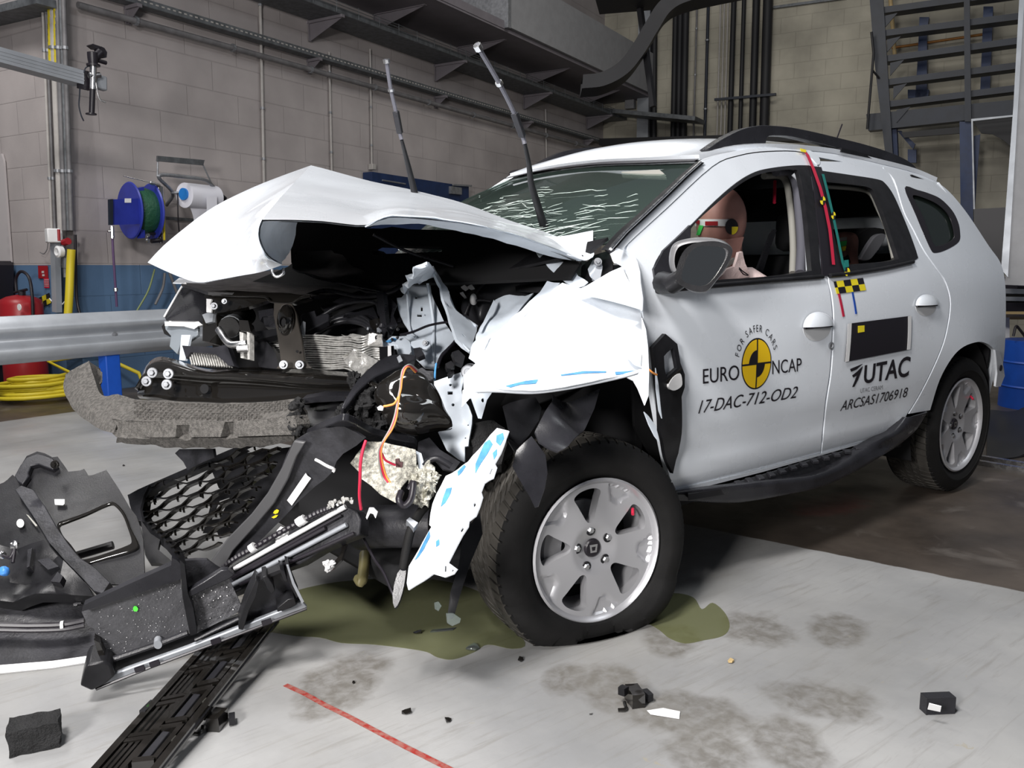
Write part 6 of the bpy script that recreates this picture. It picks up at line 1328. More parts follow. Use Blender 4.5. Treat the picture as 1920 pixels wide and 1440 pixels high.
P_('wing_curl', [(753, 548), (762, 535), (767, 522), (782, 506), (795, 495), (804, 494), (811, 501), (816, 515), (808, 524), (799, 527), (781, 531), (765, 538), (758, 546)], [(753, 548, 2.72), (815, 510, 2.74), (790, 528, 2.80)], M['paintin'], .005, sm=2, amp=.02, fr=14, step=.015)
P_('wing_rail', [(809, 500), (813, 501), (826, 520), (836, 540), (844, 562), (854, 583), (872, 596), (894, 611), (893, 622), (888, 640), (882, 660), (868, 649), (857, 635), (848, 615), (840, 590), (830, 558), (818, 522)], [(812, 502, 2.70), (894, 611, 2.62), (868, 648, 2.52)], M['paintin'], .012, holes=[[(864, 626), (867, 627), (873, 632), (870, 632)], circ(840, 573, 1.5, 4)], step=.02, amp=.012, fr=14)
T_('rail_edge', [(811, 500, 2.69), (820, 520, 2.68), (830, 550, 2.66), (840, 582, 2.63), (850, 612, 2.59), (862, 638, 2.54), (881, 660, 2.50)], .004, M['paintin'])
T_('rail_edge', [(836, 540, 2.69), (844, 562, 2.68), (854, 583, 2.66), (872, 597, 2.64), (894, 612, 2.61)], .005, M['paintin'])
m = MB(); rows = []
pts_ = [(894, 612, 930, 562), (897, 640, 938, 576), (890, 660, 955, 566), (888, 676, 972, 556)]
m.sheet([[PD(884, 676, 2.44), PD(892, 650, 2.48), PD(897, 622, 2.52), PD(915, 590, 2.60), PD(929, 563, 2.66)], [PD(890, 680, 2.41), PD(902, 652, 2.44), PD(915, 622, 2.49), PD(940, 592, 2.56), PD(972, 553, 2.66)],
         [PD(894, 686, 2.38), PD(912, 652, 2.42), PD(932, 622, 2.47), PD(965, 590, 2.55), PD(1000, 548, 2.66)]], .005, 5, amp=.018, freq=12); m.build('torn_wing_layer', M['paintin'], car)
m = MB().sheet([[PD(892, 690, 2.36), PD(906, 662, 2.37), PD(925, 632, 2.41), (PD(960, 596, 2.48)), PD(1000, 560, 2.56), PD(1026, 528, 2.62)], [PD(893, 700, 2.30), PD(915, 672, 2.33), PD(940, 640, 2.38), PD(975, 606, 2.45), PD(1012, 568, 2.53), PD(1050, 532, 2.61)]], .005, 5, amp=.010, freq=16); m.build('torn_wing_layer', M['paintin'], car)
P_('torn_tongue', [(900, 618), (908, 600), (926, 562), (931, 571), (922, 590), (908, 612), (903, 622)], [(900, 618, 2.50), (926, 562, 2.60), (931, 571, 2.59)], M['paintin'], .004)
for q in ((972, 606), (900, 684)): bolt(q[0], q[1], 2.30 if q[0] < 950 else 2.44, .010, mat='paintin')
# fender
def fb(a, b): return .016*noise.noise(V((a*4, b*4, 1)))+.010*abs(noise.noise(V((a*9, b*9, 3))))
fpl = [(870, 734, 2.12), (1203, 694, 2.34), (1053, 534, 2.55)]
fen = P_('front_fender', [(868, 708), (875, 700), (900, 675), (937, 637), (972, 604), (1012, 568), (1040, 545), (1053, 534), (1087, 543), (1140, 560), (1200, 578), (1204, 610), (1206, 650), (1203, 694), (1190, 700), (1169, 704), (1110, 717), (1059, 727), (997, 734), (960, 734), (925, 731), (870, 735), (869, 720)], fpl, M['paint'], .004, step=.02, bump=fb, label='white front wing crushed back onto the door')
P_('wing_top_fold', [(1080, 546), (1120, 522), (1166, 500), (1185, 540), (1201, 580), (1140, 562)], [(1087, 543, 2.48), (1166, 500, 2.53), (1200, 578, 2.40)], M['paint'], .004, parent=fen, amp=.008)
P_('wing_corner', [(1141, 462), (1160, 460), (1178, 457), (1190, 480), (1197, 494), (1202, 530), (1204, 580), (1199, 576), (1185, 538), (1166, 500), (1152, 494), (1145, 480)], [(1141, 462, 2.70), (1178, 457, 2.62), (1203, 578, 2.40)], M['paint'], .004, parent=fen, amp=.01, sm=2)
T_('folded_edge', [(869, 735, 2.11), (925, 732, 2.15), (997, 735, 2.19), (1059, 728, 2.23), (1110, 718, 2.27), (1169, 705, 2.31), (1203, 695, 2.33)], .006, M['paint'], fen)
P_('wing_tail', [(1204, 596), (1211, 617), (1215, 650), (1217, 697), (1216, 742), (1209, 760), (1203, 745), (1196, 728), (1188, 714), (1176, 708), (1196, 702), (1204, 692), (1206, 650)], [(1205, 600, 2.36), (1216, 697, 2.32), (1190, 714, 2.30)], M['paint'], .004, parent=fen)
P_('fold_crease', [(1162, 640), (1185, 650), (1204, 690), (1190, 684), (1175, 668)], [(1162, 640, 2.352), (1204, 690, 2.318), (1175, 668, 2.33)], M['paintin'], .003, parent=fen, amp=.01)
P_('torn_spike', [(869, 732), (896, 737), (880, 748), (867, 762)], [(869, 732, 2.10), (896, 737, 2.12), (867, 762, 2.08)], M['paint'], .004, parent=fen)
for q in ([(947, 727), (985, 717), (1008, 714), (1004, 721), (975, 724), (956, 730)], [(1050, 706), (1090, 700), (1136, 697), (1135, 700), (1090, 704), (1051, 708)], [(1153, 698), (1192, 693), (1186, 700), (1154, 704)]):
    P_('blue_scuff', q, fpl, M['bluetape'], .001, parent=fen, bump=lambda a, b: fb(a, b)+.0022, step=.02)
P_('wing_bracket', [(1003, 464), (1016, 466), (1028, 484), (1050, 491), (1072, 497), (1084, 516), (1103, 530), (1081, 540), (1059, 526), (1037, 512), (1022, 491), (1010, 480)], [(1003, 464, 2.75), (1072, 497, 2.68), (1081, 540, 2.60)], M['paintin'], .005, sm=2, amp=.01)
P_('wing_bracket', [(1102, 505), (1112, 487), (1118, 490), (1116, 505), (1106, 518)], [(1102, 505, 2.66), (1118, 490, 2.66), (1106, 518, 2.62)], M['paintin'], .01)
P_('bonnet_hinge', [(1110, 522), (1116, 505), (1118, 488), (1126, 486), (1130, 500), (1126, 520), (1118, 528)], [(1110, 522, 2.6), (1126, 486, 2.64), (1126, 520, 2.6)], M['galv'], .01); bolt(1121, 491, 2.61, .012)
P_('scuttle_end', [(1090, 500), (1115, 478), (1140, 470), (1148, 490), (1150, 520), (1110, 540), (1088, 530)], [(1090, 500, 2.75), (1148, 490, 2.72), (1110, 540, 2.68)], M['black'], .02)
P_('pillar_plug', [(1130, 462), (1155, 450), (1168, 452), (1160, 462), (1138, 470)], [(1130, 462, 2.68), (1168, 452, 2.66), (1140, 470, 2.66)], M['satin'], .02, bevel=.004)
# dark slot between wing and door, wheel house
m = MB().flank([(1196, 600), (1215, 600), (1238, 700), (1248, 800), (1258, 905), (1225, 860), (1190, 800), (1185, 700)], [], .01, .08, -.09); m.build('hinge_slot_shade', M['void'], car)  # dark sheet in place of the shade in the wing to door slit
P_('wing_liner_strip', [(1208, 772), (1216, 780), (1230, 799), (1236, 828), (1228, 818), (1217, 796)], [(1208, 772, 2.42), (1230, 799, 2.44), (1236, 828, 2.44)], M['paintin'], .004)
P_('pillar_strip', [(1228, 690), (1233, 720), (1238, 770), (1240, 785), (1234, 770), (1229, 730)], [(1228, 690, 2.46), (1238, 770, 2.46), (1229, 730, 2.47)], M['paintin'], .003)
T_('loose_wire', [(1217, 693, 2.42), (1224, 699, 2.40), (1232, 703, 2.40)], .003, M['orange'])
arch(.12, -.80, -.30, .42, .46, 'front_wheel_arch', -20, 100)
P_('wheelhouse_shade', [(870, 760), (1000, 740), (1200, 715), (1240, 800), (1250, 900), (1100, 1000), (900, 1060), (870, 900)], [(870, 900, 2.95), (1240, 800, 3.0), (1100, 1000, 2.9)], M['void'], .01, step=.3)  # flat dark sheet for the shade behind the front wheel
ll = P_('arch_liner', [(943, 761), (960, 745), (980, 738), (1006, 740), (1014, 768), (1009, 792), (992, 816), (971, 844), (961, 865), (947, 844), (955, 809)], [(943, 761, 2.42), (1014, 768, 2.44), (961, 865, 2.30)], M['black'], .006, sm=0, amp=.05, fr=8)
P_('liner_lobe', [(1036, 738), (1085, 730), (1128, 722), (1120, 755), (1103, 792), (1079, 827), (1058, 850), (1038, 863), (1022, 853), (1006, 838), (998, 820), (1013, 792), (1030, 765)], [(1040, 743, 2.30), (1124, 740, 2.36), (1040, 863, 2.12)], M['satin'], .005, sm=0, parent=ll, step=.02, bump=lambda a, b: .035*math.sin(a*16)+.03*noise.noise(V((a*9, b*9, 0))))
P_('liner_flap', [(998, 820), (1023, 853), (1026, 886), (1021, 914), (1009, 950), (1003, 952), (995, 934), (981, 910), (964, 879), (971, 848)], [(998, 820, 2.16), (1026, 886, 2.13), (981, 910, 2.13)], M['satin'], .005, sm=0, parent=ll, step=.02, bump=lambda a, b: .02*math.sin(a*24+1)+.03*noise.noise(V((a*9, b*9, 4))))
# lower structure: chassis leg, canister, foam, straps
rl_ = P_('chassis_leg', [(803, 719), (835, 706), (867, 697), (871, 709), (866, 732), (869, 748), (879, 762), (885, 779), (885, 794), (880, 826), (879, 837), (872, 838), (872, 867), (859, 861), (838, 845), (822, 811), (844, 804), (834, 770), (815, 734)], [(810, 720, 2.50), (880, 760, 2.46), (870, 860, 2.42)], M['paintin'], .01,
   holes=[circ(844, 721.5, 2.6), circ(850, 759.5, 2.8), circ(877.5, 797, 1.4), circ(873.5, 822, 1.4), [(839, 734), (849, 734), (849, 740), (839, 740)]], step=.02, amp=.012, fr=12)
P_('leg_gusset', [(873, 733), (900, 728), (926, 731), (913, 750), (903, 785), (898, 784), (885, 748)], [(873, 733, 2.40), (926, 731, 2.44), (900, 785, 2.40)], M['paintin'], .006, holes=[circ(905.7, 750.5, 3.2, 4)], parent=rl_)
m = MB().lathe([(0, .006), (.008, .006), (.010, .004), (.016, .004), (.019, .0), (.014, -.004)], PD(877, 697.5, 2.28), -FW, 20); m.build('washer', M['zinc'], rl_)
m = MB().lathe([(0, -.004), (.022, -.004), (.024, -.02), (0, -.02)], PD(881, 697, 2.30), -FW, 20); m.build('rubber_mount', M['black'], rl_)
def dome(name, outline, anc, h, mat, wr=.02, lab=None, pw=.8, crease=0.0):
    cpl = PL(*anc); P = [PP(x, y, cpl) for x, y in cat(outline, 3)]; c = sum(P, V())/len(P); rows = []; nc = cpl[1] if cpl[1].dot(CAM-cpl[0]) > 0 else -cpl[1]
    for k in range(15):
        t = k/14; s_ = math.cos(t*math.pi/2); row = []
        for p in P:
            q = c+(p-c)*s_; g = (q-c).dot(V((.3, -.2, 1))); row.append(q+nc*(h*math.sin(t*math.pi/2)**pw+wr*noise.noise(q*13)*t-crease*math.exp(-(g/.03)**2)*t))
        rows.append(row)
    return MB().grid(rows, wrap=True).build(name, mat, car, 60, label=lab)
dome('charcoal_canister', [(726, 709), (742, 699), (768, 700), (789, 709), (803, 722), (814, 736), (824, 753), (834, 776), (846, 803), (815, 808), (778, 815), (742, 805), (724, 790), (712, 767), (702, 747), (706, 724)], [(705, 747, 2.26), (824, 753, 2.32), (778, 815, 2.26)], .09, M['gloss'], .02, 'crumpled shiny black canister', crease=.03)
dome('air_box', [(868, 590), (880, 565), (905, 530), (940, 505), (975, 498), (1010, 508), (1028, 526), (1003, 546), (972, 560), (945, 572), (925, 592), (905, 612), (885, 606)], [(868, 590, 2.95), (1010, 508, 2.95), (905, 610, 2.85)], .08, mk('airbox_plastic', (.030, .030, .034), .35), .015)
T_('air_box_seam', [(872, 590, 2.86), (888, 556, 2.86), (915, 524, 2.86), (950, 502, 2.86)], .006, M['dirty'])
P_('bay_cover', [(962, 466), (1000, 464), (1026, 488), (1040, 512), (1020, 520), (985, 500), (968, 486)], [(962, 466, 2.9), (1000, 464, 2.88), (1020, 520, 2.82)], M['satin'], .03, bevel=.004)
dome('white_cap', circ(888, 564, 7, 8), [(880, 564, 2.8), (896, 564, 2.8), (888, 572, 2.79)], .03, M['wht'], 0)
T_('cap_pipe', [(892, 564, 2.78), (905, 563, 2.78), (920, 565, 2.78)], .004, M['satin'])
for q in ([(864, 538), (871, 534), (877, 539), (871, 543)], [(876, 537), (884, 533), (889, 539), (882, 541)], [(862, 549), (868, 547), (874, 556), (870, 557)]): P_('silver_connector', q, [(q[0][0], q[0][1], 2.82), (q[1][0], q[1][1], 2.82), (q[2][0], q[2][1]+4, 2.81)], M['wht'], .012)
for k, (x, y) in enumerate(((835, 505), (842, 502), (882, 498), (768, 575), (752, 600))): lump('bay_fitting', x, y, 2.9, .012, M['galv' if k < 2 else 'satin'], car, .8, n=6)
T_('bay_cable', [(560, 560, 2.9), (610, 545, 2.88), (680, 556, 2.84), (740, 545, 2.8), (760, 520, 2.85)], .008, M['satin']); T_('bay_cable', [(590, 600, 2.85), (640, 572, 2.84), (700, 566, 2.8), (712, 590, 2.75)], .006, M['satin'])
T_('prop_rod', [(700, 440, 2.7), (760, 470, 2.75), (850, 500, 2.8)], .005, M['satin'])
for q in ([(835, 682), (846, 676), (853, 684), (846, 692), (838, 690)], [(848, 660), (860, 656), (872, 668), (868, 684), (854, 678)], [(843, 694), (850, 692), (852, 700), (845, 702)]): P_('cable_clip', q, [(q[0][0], q[0][1], 2.45), (q[1][0], q[1][1], 2.46), (q[3][0], q[3][1], 2.44)], M['black'], .02)
P_('canister_rim', [(824, 753), (836, 770), (848, 804), (844, 806), (815, 810), (778, 817), (742, 808), (742, 802), (778, 810), (815, 804), (838, 800), (830, 778)], [(824, 753, 2.33), (846, 803, 2.33), (742, 805, 2.27)], M['gloss'], .02)
P_('relay_box', [(783, 692), (792, 688), (800, 694), (813, 694), (813, 712), (806, 714), (790, 709), (784, 704)], [(783, 692, 2.28), (813, 694, 2.28), (790, 712, 2.26)], M['dirty'], .04, bevel=.003)
T_('blue_wire', [(818, 682, 2.4), (816, 695, 2.35), (815, 712, 2.3)], .003, M['bluetape'])
P_('bay_strap', [(775, 664), (738, 664), (712, 674), (690, 692), (670, 712), (655, 735), (640, 762), (648, 764), (668, 737), (684, 722), (705, 705), (740, 690), (778, 674)], [(775, 664, 2.42), (655, 735, 2.28), (720, 735, 2.30)], M['satin'], .03, sm=2, bevel=.004)
P_('bay_pocket', [(700, 715), (740, 690), (775, 672), (790, 690), (770, 700), (735, 702), (715, 722)], [(700, 715, 2.45), (775, 672, 2.5), (780, 710, 2.45)], M['void'], .02)
P_('strap_tag', [(744, 670), (750, 665), (755, 676), (748, 680)], [(744, 670, 2.38), (755, 670, 2.38), (748, 680, 2.36)], M['galv'], .002)
P_('bracket_plate', [(711, 650), (722, 650), (738, 648), (742, 668), (722, 676), (712, 678)], [(711, 650, 2.5), (738, 648, 2.5), (712, 678, 2.46)], M['black'], .01)
P_('bracket_strip', [(727, 648), (733, 648), (734, 670), (727, 672)], [(727, 648, 2.48), (734, 648, 2.48), (727, 672, 2.46)], M['wht'], .004)
random.seed(11)
for x, y, r in ((662, 708, .016), (668, 722, .016), (683, 728, .024), (689, 745, .026), (696, 762, .020), (660, 752, .016), (650, 770, .018), (668, 785, .024), (690, 790, .026), (704, 780, .022), (640, 778, .018), (700, 802, .022), (678, 765, .022), (722, 792, .02), (655, 790, .024)): lump('crushed_foam', x, y, 2.30+random.uniform(0, .06), r, M['foamd'], car, .9, n=12, sd=x)
P_('foam_slab', [(880, 800), (892, 790), (925, 788), (946, 800), (951, 830), (940, 868), (905, 882), (888, 860)], [(880, 800, 2.48), (946, 800, 2.48), (905, 880, 2.40)], M['foamd'], .05, amp=.02, fr=26, step=.015)
P_('beam_remnant', [(566, 748), (600, 742), (640, 742), (700, 744), (705, 752), (640, 752), (568, 756)], [(566, 748, 2.42), (700, 744, 2.34), (640, 752, 2.38)], M['satin'], .03)
P_('undertray', [(556, 758), (640, 752), (700, 760), (720, 800), (700, 815), (640, 790), (590, 806), (556, 815)], [(556, 758, 2.46), (720, 780, 2.40), (590, 806, 2.40)], M['black'], .01, amp=.02)
# arched trim
P_('arched_trim', [(548, 832), (591, 809), (622, 796), (642, 789), (664, 795), (700, 815), (745, 826), (776, 832), (779, 843), (740, 839), (700, 829), (664, 815), (640, 806), (610, 822), (575, 836)], [(591, 809, 2.22), (700, 815, 2.22), (640, 806, 2.18)], M['satin'], .02, sm=2, bevel=.003)
tp = [(575, 830, 2.17), (640, 850, 2.16), (410, 1060, 2.36)]
ta = P_('bumper_trim', [(551, 827), (572, 814), (600, 806), (640, 800), (668, 812), (684, 822), (668, 836), (652, 846), (642, 852), (630, 866), (624, 884), (608, 900), (591, 912), (560, 940), (533, 969), (489, 1013), (450, 1045), (418, 1067), (391, 1058), (427, 1009), (471, 964), (502, 924), (529, 876), (540, 848)], tp, M['dirty'], .008, step=.03, label='black bumper trim hanging diagonally', bump=lambda a, b: .01*noise.noise(V((a*6, b*6, 0))))
P_('trim_flange', [(551, 827), (529, 876), (502, 924), (471, 964), (427, 1009), (391, 1058), (398, 1062), (418, 1067), (436, 1034), (480, 985), (514, 944), (540, 898), (556, 856), (572, 830)], [(551, 827, 2.14), (529, 876, 2.175), (400, 1060, 2.335)], mk('grey_trim_edge', (.065, .065, .068), .45), .012, parent=ta, bevel=.003)
P_('paper_label', [(538, 938), (573, 887), (576, 892), (583, 897), (547, 948)], [(a, b, c_-.012) for a, b, c_ in tp], M['wht'], .001, parent=ta, step=.03)
for q in ([(512, 962), (514, 958), (519, 955), (523, 957), (521, 962), (516, 964)], [(509, 970), (516, 966), (521, 966), (518, 970), (513, 972)]): P_('target_mark', q, [(a, b, c_-.012) for a, b, c_ in tp], M['yellow'], .001, parent=ta)
T_('torn_edge', [(592, 862, 2.12), (600, 866, 2.11), (610, 872, 2.11), (618, 876, 2.11), (627, 880, 2.12), (624, 885, 2.12)], .004, M['wht'], ta, seg=2)
P_('under_bumper_shade', [(560, 830), (700, 830), (880, 835), (960, 900), (955, 1060), (900, 1085), (765, 1060), (700, 1035), (660, 1040), (620, 1010), (560, 960)], [(560, 900, 2.95), (950, 900, 2.75), (700, 1035, 2.85)], M['void'], .01, step=.3)  # dark sheet for the shade below the bumper, not a body part
# foil, hoses and loose wiring
P_('heat_shield', [(657, 869), (669, 850), (688, 828), (715, 828), (742, 834), (779, 843), (781, 865), (780, 884), (765, 898), (752, 914), (748, 930), (742, 943), (728, 935), (713, 927), (695, 910), (678, 898), (672, 884)], [(660, 870, 2.20), (780, 850, 2.20), (742, 943, 2.16)], M['foil'], .004, step=.012, bump=lambda a, b: .012*noise.noise(V((a*22, b*22, 0)))+.005*noise.noise(V((a*90, b*90, 0))), label='crinkled silver heat shield')
for k, (x, y) in enumerate(((772, 900), (785, 896), (800, 893), (812, 897), (790, 908), (803, 906), (776, 930), (790, 934), (797, 926))): lump('torn_foil', x, y, 2.15, .012+.004*(k % 3), M['foil'], car, 1.4, n=8, sd=k*3.0)
P_('shield_bracket', [(785, 828), (806, 818), (825, 842), (862, 868), (850, 885), (832, 880), (815, 860), (800, 868), (792, 884), (782, 862)], [(785, 828, 2.28), (862, 868, 2.28), (792, 884, 2.22)], M['dirty'], .006, amp=.012)
T_('bracket_lip', [(796, 874, 2.2), (806, 863, 2.2), (820, 860, 2.2), (833, 866, 2.2), (846, 874, 2.2)], .009, M['satin'])
P_('white_scrap', [(780, 845), (790, 850), (796, 872), (800, 895), (788, 890)], [(780, 845, 2.22), (796, 860, 2.22), (788, 890, 2.2)], M['paintin'], .003)
T_('drum_pipe', [(678, 992, 2.45), (700, 988, 2.42), (760, 986, 2.38), (815, 984, 2.36)], .062, M['dirty'], n=24)
T_('hook_hose', [(768, 918, 2.12), (775, 905, 2.12), (771, 935, 2.1), (758, 948, 2.1), (748, 938, 2.1), (752, 922, 2.12)], .009, M['ink'])
T_('coolant_hose', [(820, 935, 2.22), (800, 948, 2.18), (783, 968, 2.15), (770, 995, 2.14), (762, 1030, 2.14), (756, 1065, 2.14)], .012, M['rubber'], n=12)
P_('tape_wrap', [(762, 975), (768, 970), (784, 980), (776, 990)], [(762, 975, 2.12), (784, 980, 2.12), (776, 990, 2.11)], M['galv'], .03)
for nm, mt, o_ in (('red_wire', 'red', 0), ('orange_wire', 'orange', 2), ('white_wire', 'cream', -2)):
    T_(nm, [(781-o_, 696+o_, 2.2), (768, 686+o_, 2.16), (758+o_, 692, 2.13), (753+o_*.6, 709, 2.12), (751+o_*.5, 728, 2.10), (748+o_*.4, 742, 2.09), (745+o_*.6, 762, 2.08), (741+o_, 784, 2.07), (733+o_, 805, 2.06), (720+o_*.5, 826, 2.05), (713+o_, 843, 2.06), (714+o_*1.5, 866, 2.08), (720+o_*2, 892, 2.1), (728+o_*2, 905, 2.1)], .0026, M[mt])
T_('branch_wire', [(748, 743, 2.09), (740, 756, 2.08), (730, 760, 2.08), (719, 762, 2.08)], .003, M['orange']); P_('white_connector', [(707, 764), (713, 760), (719, 763), (717, 770), (709, 769)], [(707, 764, 2.08), (719, 763, 2.08), (712, 770, 2.08)], M['wht'], .012)
T_('branch_wire', [(716, 850, 2.07), (722, 862, 2.08), (732, 868, 2.09), (741, 872, 2.1)], .003, M['red']); P_('dark_connector', [(741, 861), (748, 860), (749, 866), (755, 867), (754, 877), (742, 876)], [(741, 861, 2.12), (755, 861, 2.12), (742, 876, 2.12)], mk('maroon_plastic', (.05, .01, .012), .5), .015)
T_('red_cable', [(686, 826, 2.08), (680, 845, 2.07), (676, 870, 2.07), (675, 900, 2.08), (674, 930, 2.1), (677, 955, 2.12)], .004, M['red'])
T_('dangling_wire', [(680, 1005, 2.3), (700, 1045, 2.25), (720, 1075, 2.2), (735, 1110, 2.15), (745, 1128, 2.14)], .004, M['ink'])
T_('hanging_pipe', [(684, 1038, 2.5), (682, 1065, 2.45), (678, 1090, 2.4), (672, 1085, 2.42)], .016, M['yhose'] if 0 else mk('olive_pipe', (.16, .14, .06), .5))
P_('white_clip', [(686, 970), (692, 952), (700, 952), (708, 960), (704, 972), (700, 964), (694, 962), (688, 974)], [(686, 970, 2.15), (708, 960, 2.15), (704, 972, 2.15)], M['wht'], .008)
# bumper corner with blue paint
bc_pl = [(945, 810, 2.06), (770, 1100, 2.08), (905, 930, 2.02)]
cr_ = P_('bumper_skin', [(935, 804), (952, 807), (948, 821), (937, 850), (926, 869), (930, 876), (926, 898), (918, 902), (911, 908), (905, 924), (908, 934), (892, 968), (879, 978), (879, 989), (867, 1005), (854, 1029), (841, 1055), (857, 1067), (852, 1077), (835, 1083), (815, 1077), (793, 1090), (765, 1106), (761, 1093), (764, 1061), (790, 1016), (809, 988), (804, 984), (815, 946), (835, 892), (879, 866), (899, 844)], bc_pl, M['paint'], .004,
   holes=[[(920, 878), (923, 879), (920, 890), (917, 889)], [(888, 946), (893, 942), (894, 948), (889, 955)], [(864, 995), (869, 988), (871, 993), (866, 1001)], [(834, 1062), (838, 1060), (837, 1072), (833, 1073)], circ(849, 1070, 2.6)], step=.02, amp=.012, fr=10, label='white bumper corner smeared with blue paint')
def bsc(q): P_('blue_smear', q, bc_pl, M['bluetape'], .001, parent=cr_, bump=lambda a, b: .012*(noise.noise(V((a*10, b*10, 0)))+.5*abs(noise.noise(V((a*22, b*22, 5)))))+.002, step=.02)
for q in ([(838, 916), (847, 914), (845, 925), (838, 944), (831, 952), (834, 935)], [(912, 832), (922, 826), (926, 834), (916, 852), (905, 870), (898, 890), (896, 872), (902, 855)], [(934, 818), (944, 812), (946, 822), (938, 836), (932, 830)], [(858, 884), (872, 872), (876, 876), (866, 886), (859, 892)], [(798, 1008), (806, 996), (808, 1006), (796, 1030), (786, 1042), (776, 1050), (784, 1034)], [(820, 1016), (826, 1012), (826, 1022), (820, 1026)], [(925, 850), (932, 842), (932, 852), (926, 862)]): bsc(q)
P_('fog_shell', [(761, 1060), (758, 1095), (750, 1125), (740, 1140), (736, 1115), (745, 1075)], [(761, 1060, 2.14), (740, 1140, 2.08), (736, 1115, 2.1)], M['satin'], .01, sm=2)
P_('lower_liner', [(868, 1000), (900, 960), (905, 1000), (880, 1060), (862, 1120), (850, 1160), (838, 1162), (845, 1110), (860, 1060)], [(868, 1000, 2.22), (900, 960, 2.24), (850, 1160, 2.15)], M['black'], .006, amp=.02)
P_('clear_lens', [(836, 1150), (850, 1150), (864, 1160), (862, 1168), (848, 1174), (838, 1168)], [(836, 1150, 2.12), (864, 1160, 2.12), (848, 1174, 2.12)], M['clear'], .004)
P_('clear_lens', [(814, 1130), (822, 1128), (828, 1136), (822, 1146), (815, 1142)], [(814, 1130, 2.12), (828, 1136, 2.12), (822, 1146, 2.12)], M['clear'], .004)
# lower radiator member with its wiring, still hanging on the car
ex_pl = [(440, 1060, 2.30), (640, 947, 2.24), (673, 1003, 2.20)]
lm = P_('lower_member', [(385, 1108), (412, 1075), (440, 1058), (500, 1022), (560, 986), (640, 948), (668, 957), (676, 974), (674, 1003), (640, 1015), (600, 1034), (560, 1058), (520, 1072), (440, 1112), (400, 1128)], ex_pl, M['dirty'], .05, step=.03, bevel=.004, label='long black lower radiator member')
def off(pl, k): return [(a, b, c_-k) for a, b, c_ in pl]
for p0, p1, r, mt in (((440, 1066), (648, 950), .007, 'wht'), ((436, 1084), (610, 990), .006, 'ink'), ((430, 1100), (650, 984), .007, 'galv'), ((450, 1096), (664, 1000), .005, 'ink'), ((445, 1075), (640, 966), .004, 'ink')):
    pl = PL(*off(ex_pl, .012)); MB().tube([PP(*p0, pl), PP(*p1, pl)], r, 8).build('edge_strip', M[mt], lm, 60)
pl = PL(*off(ex_pl, .03)); pts = cat3([PP(x, y, pl) for x, y in ((412, 1070), (440, 1048), (475, 1028), (520, 1002), (562, 979), (600, 960), (628, 950))], 10)
MB().tube(pts, [.0085 if i % 2 else .0068 for i in range(len(pts))], 8).build('corrugated_conduit', M['ink'], lm, 0)
for x, y in ((474, 1027), (562, 978), (568, 975)): pl2 = PL(*off(ex_pl, .035)); MB().tube([PP(x-4, y+3, pl2), PP(x+4, y-3, pl2)], .013, 10).build('white_clip', M['wht'], lm, 60)
P_('white_bracket', [(516, 1020), (519, 995), (526, 987), (534, 990), (540, 1004), (546, 1012)], off(ex_pl, .008), M['wht'], .012, parent=lm)
P_('torn_scrap', [(608, 1066), (622, 1058), (638, 1040), (642, 1022), (650, 1020), (640, 1050), (626, 1064), (612, 1072)], [(608, 1066, 2.22), (650, 1020, 2.25), (626, 1064, 2.2)], M['gloss'], .006); lump('white_scrap', 617, 1059, 2.2, .012, M['wht'], car, 1.2)
for k in range(26):
    x = random.uniform(615, 660); lump('glass_crumb', x, 948-(x-615)*.25+random.uniform(-6, 4), 2.2, random.uniform(.003, .006), M['alum'], car, .8, n=4)
# ================================================================== broken pieces lying in front of the car
# grille
gl = [(265, 950, 2.98), (335, 1045, 2.80), (530, 840, 2.68)]
gp = PL(*gl); G0 = PP(300, 1040, gp)
gri = empty('radiator_grille', V((G0.x, G0.y, 0)), 'broken black honeycomb radiator grille leaning in front of the car', 'grille')
P_('frame', [(240, 928), (258, 918), (278, 909), (400, 856), (447, 836), (456, 843), (400, 868), (310, 908), (285, 920), (270, 940), (267, 962), (274, 978), (300, 1000), (322, 1022), (340, 1048), (334, 1056), (312, 1030), (285, 1008), (262, 985), (248, 962), (243, 945)], gl, M['black'], .03, parent=gri, sm=0)
m = MB(); random.seed(5); nrm = gp[1] if gp[1].dot(CAM-gp[0]) > 0 else -gp[1]
LE = [(272, 925), (268, 940), (267, 955), (270, 968), (278, 980), (288, 991), (299, 1001), (310, 1011), (320, 1022), (330, 1034), (338, 1046)]
for k in range(13):
    t = k/12*10; i = min(9, int(t)); f = t-i; x0 = LE[i][0]+(LE[i+1][0]-LE[i][0])*f; y0 = LE[i][1]+(LE[i+1][1]-LE[i][1])*f
    if k == 0: x0, y0 = 285, 914
    L_ = (255 if k < 8 else 255-(k-7)*36); pts = []; n = int(L_/7)
    ph = 0 if k % 2 else math.pi
    for j in range(n+1):
        s = L_*j/n; amp_ = 4.2 if 12 < s else 0; tri = max(-1, min(1, 1.7*math.sin(2*math.pi*s/78+ph))); x = x0+s; y = y0-.40*s+amp_*tri
        pts.append((x, y))
    pts = [(x, y) for x, y in pts if not (x > 398+(1060-y)*.62)]
    for a, b_ in zip(pts, pts[1:]):
        A_, B_ = PP(a[0], a[1], gp), PP(b_[0], b_[1], gp); dd = (B_-A_).normalized(); m.bar(A_-dd*.001, B_+dd*.001, .0055, .018, nrm)
    for j in range(3, n, 6):
        if k < 12 and j < len(pts): a = pts[j]; A_ = PP(a[0], a[1]-1, gp); B_ = PP(a[0]+2, a[1]+9, gp); m.bar(A_, B_, .002, .008, nrm)
m.build('lattice', M['gloss'], gri, 0)
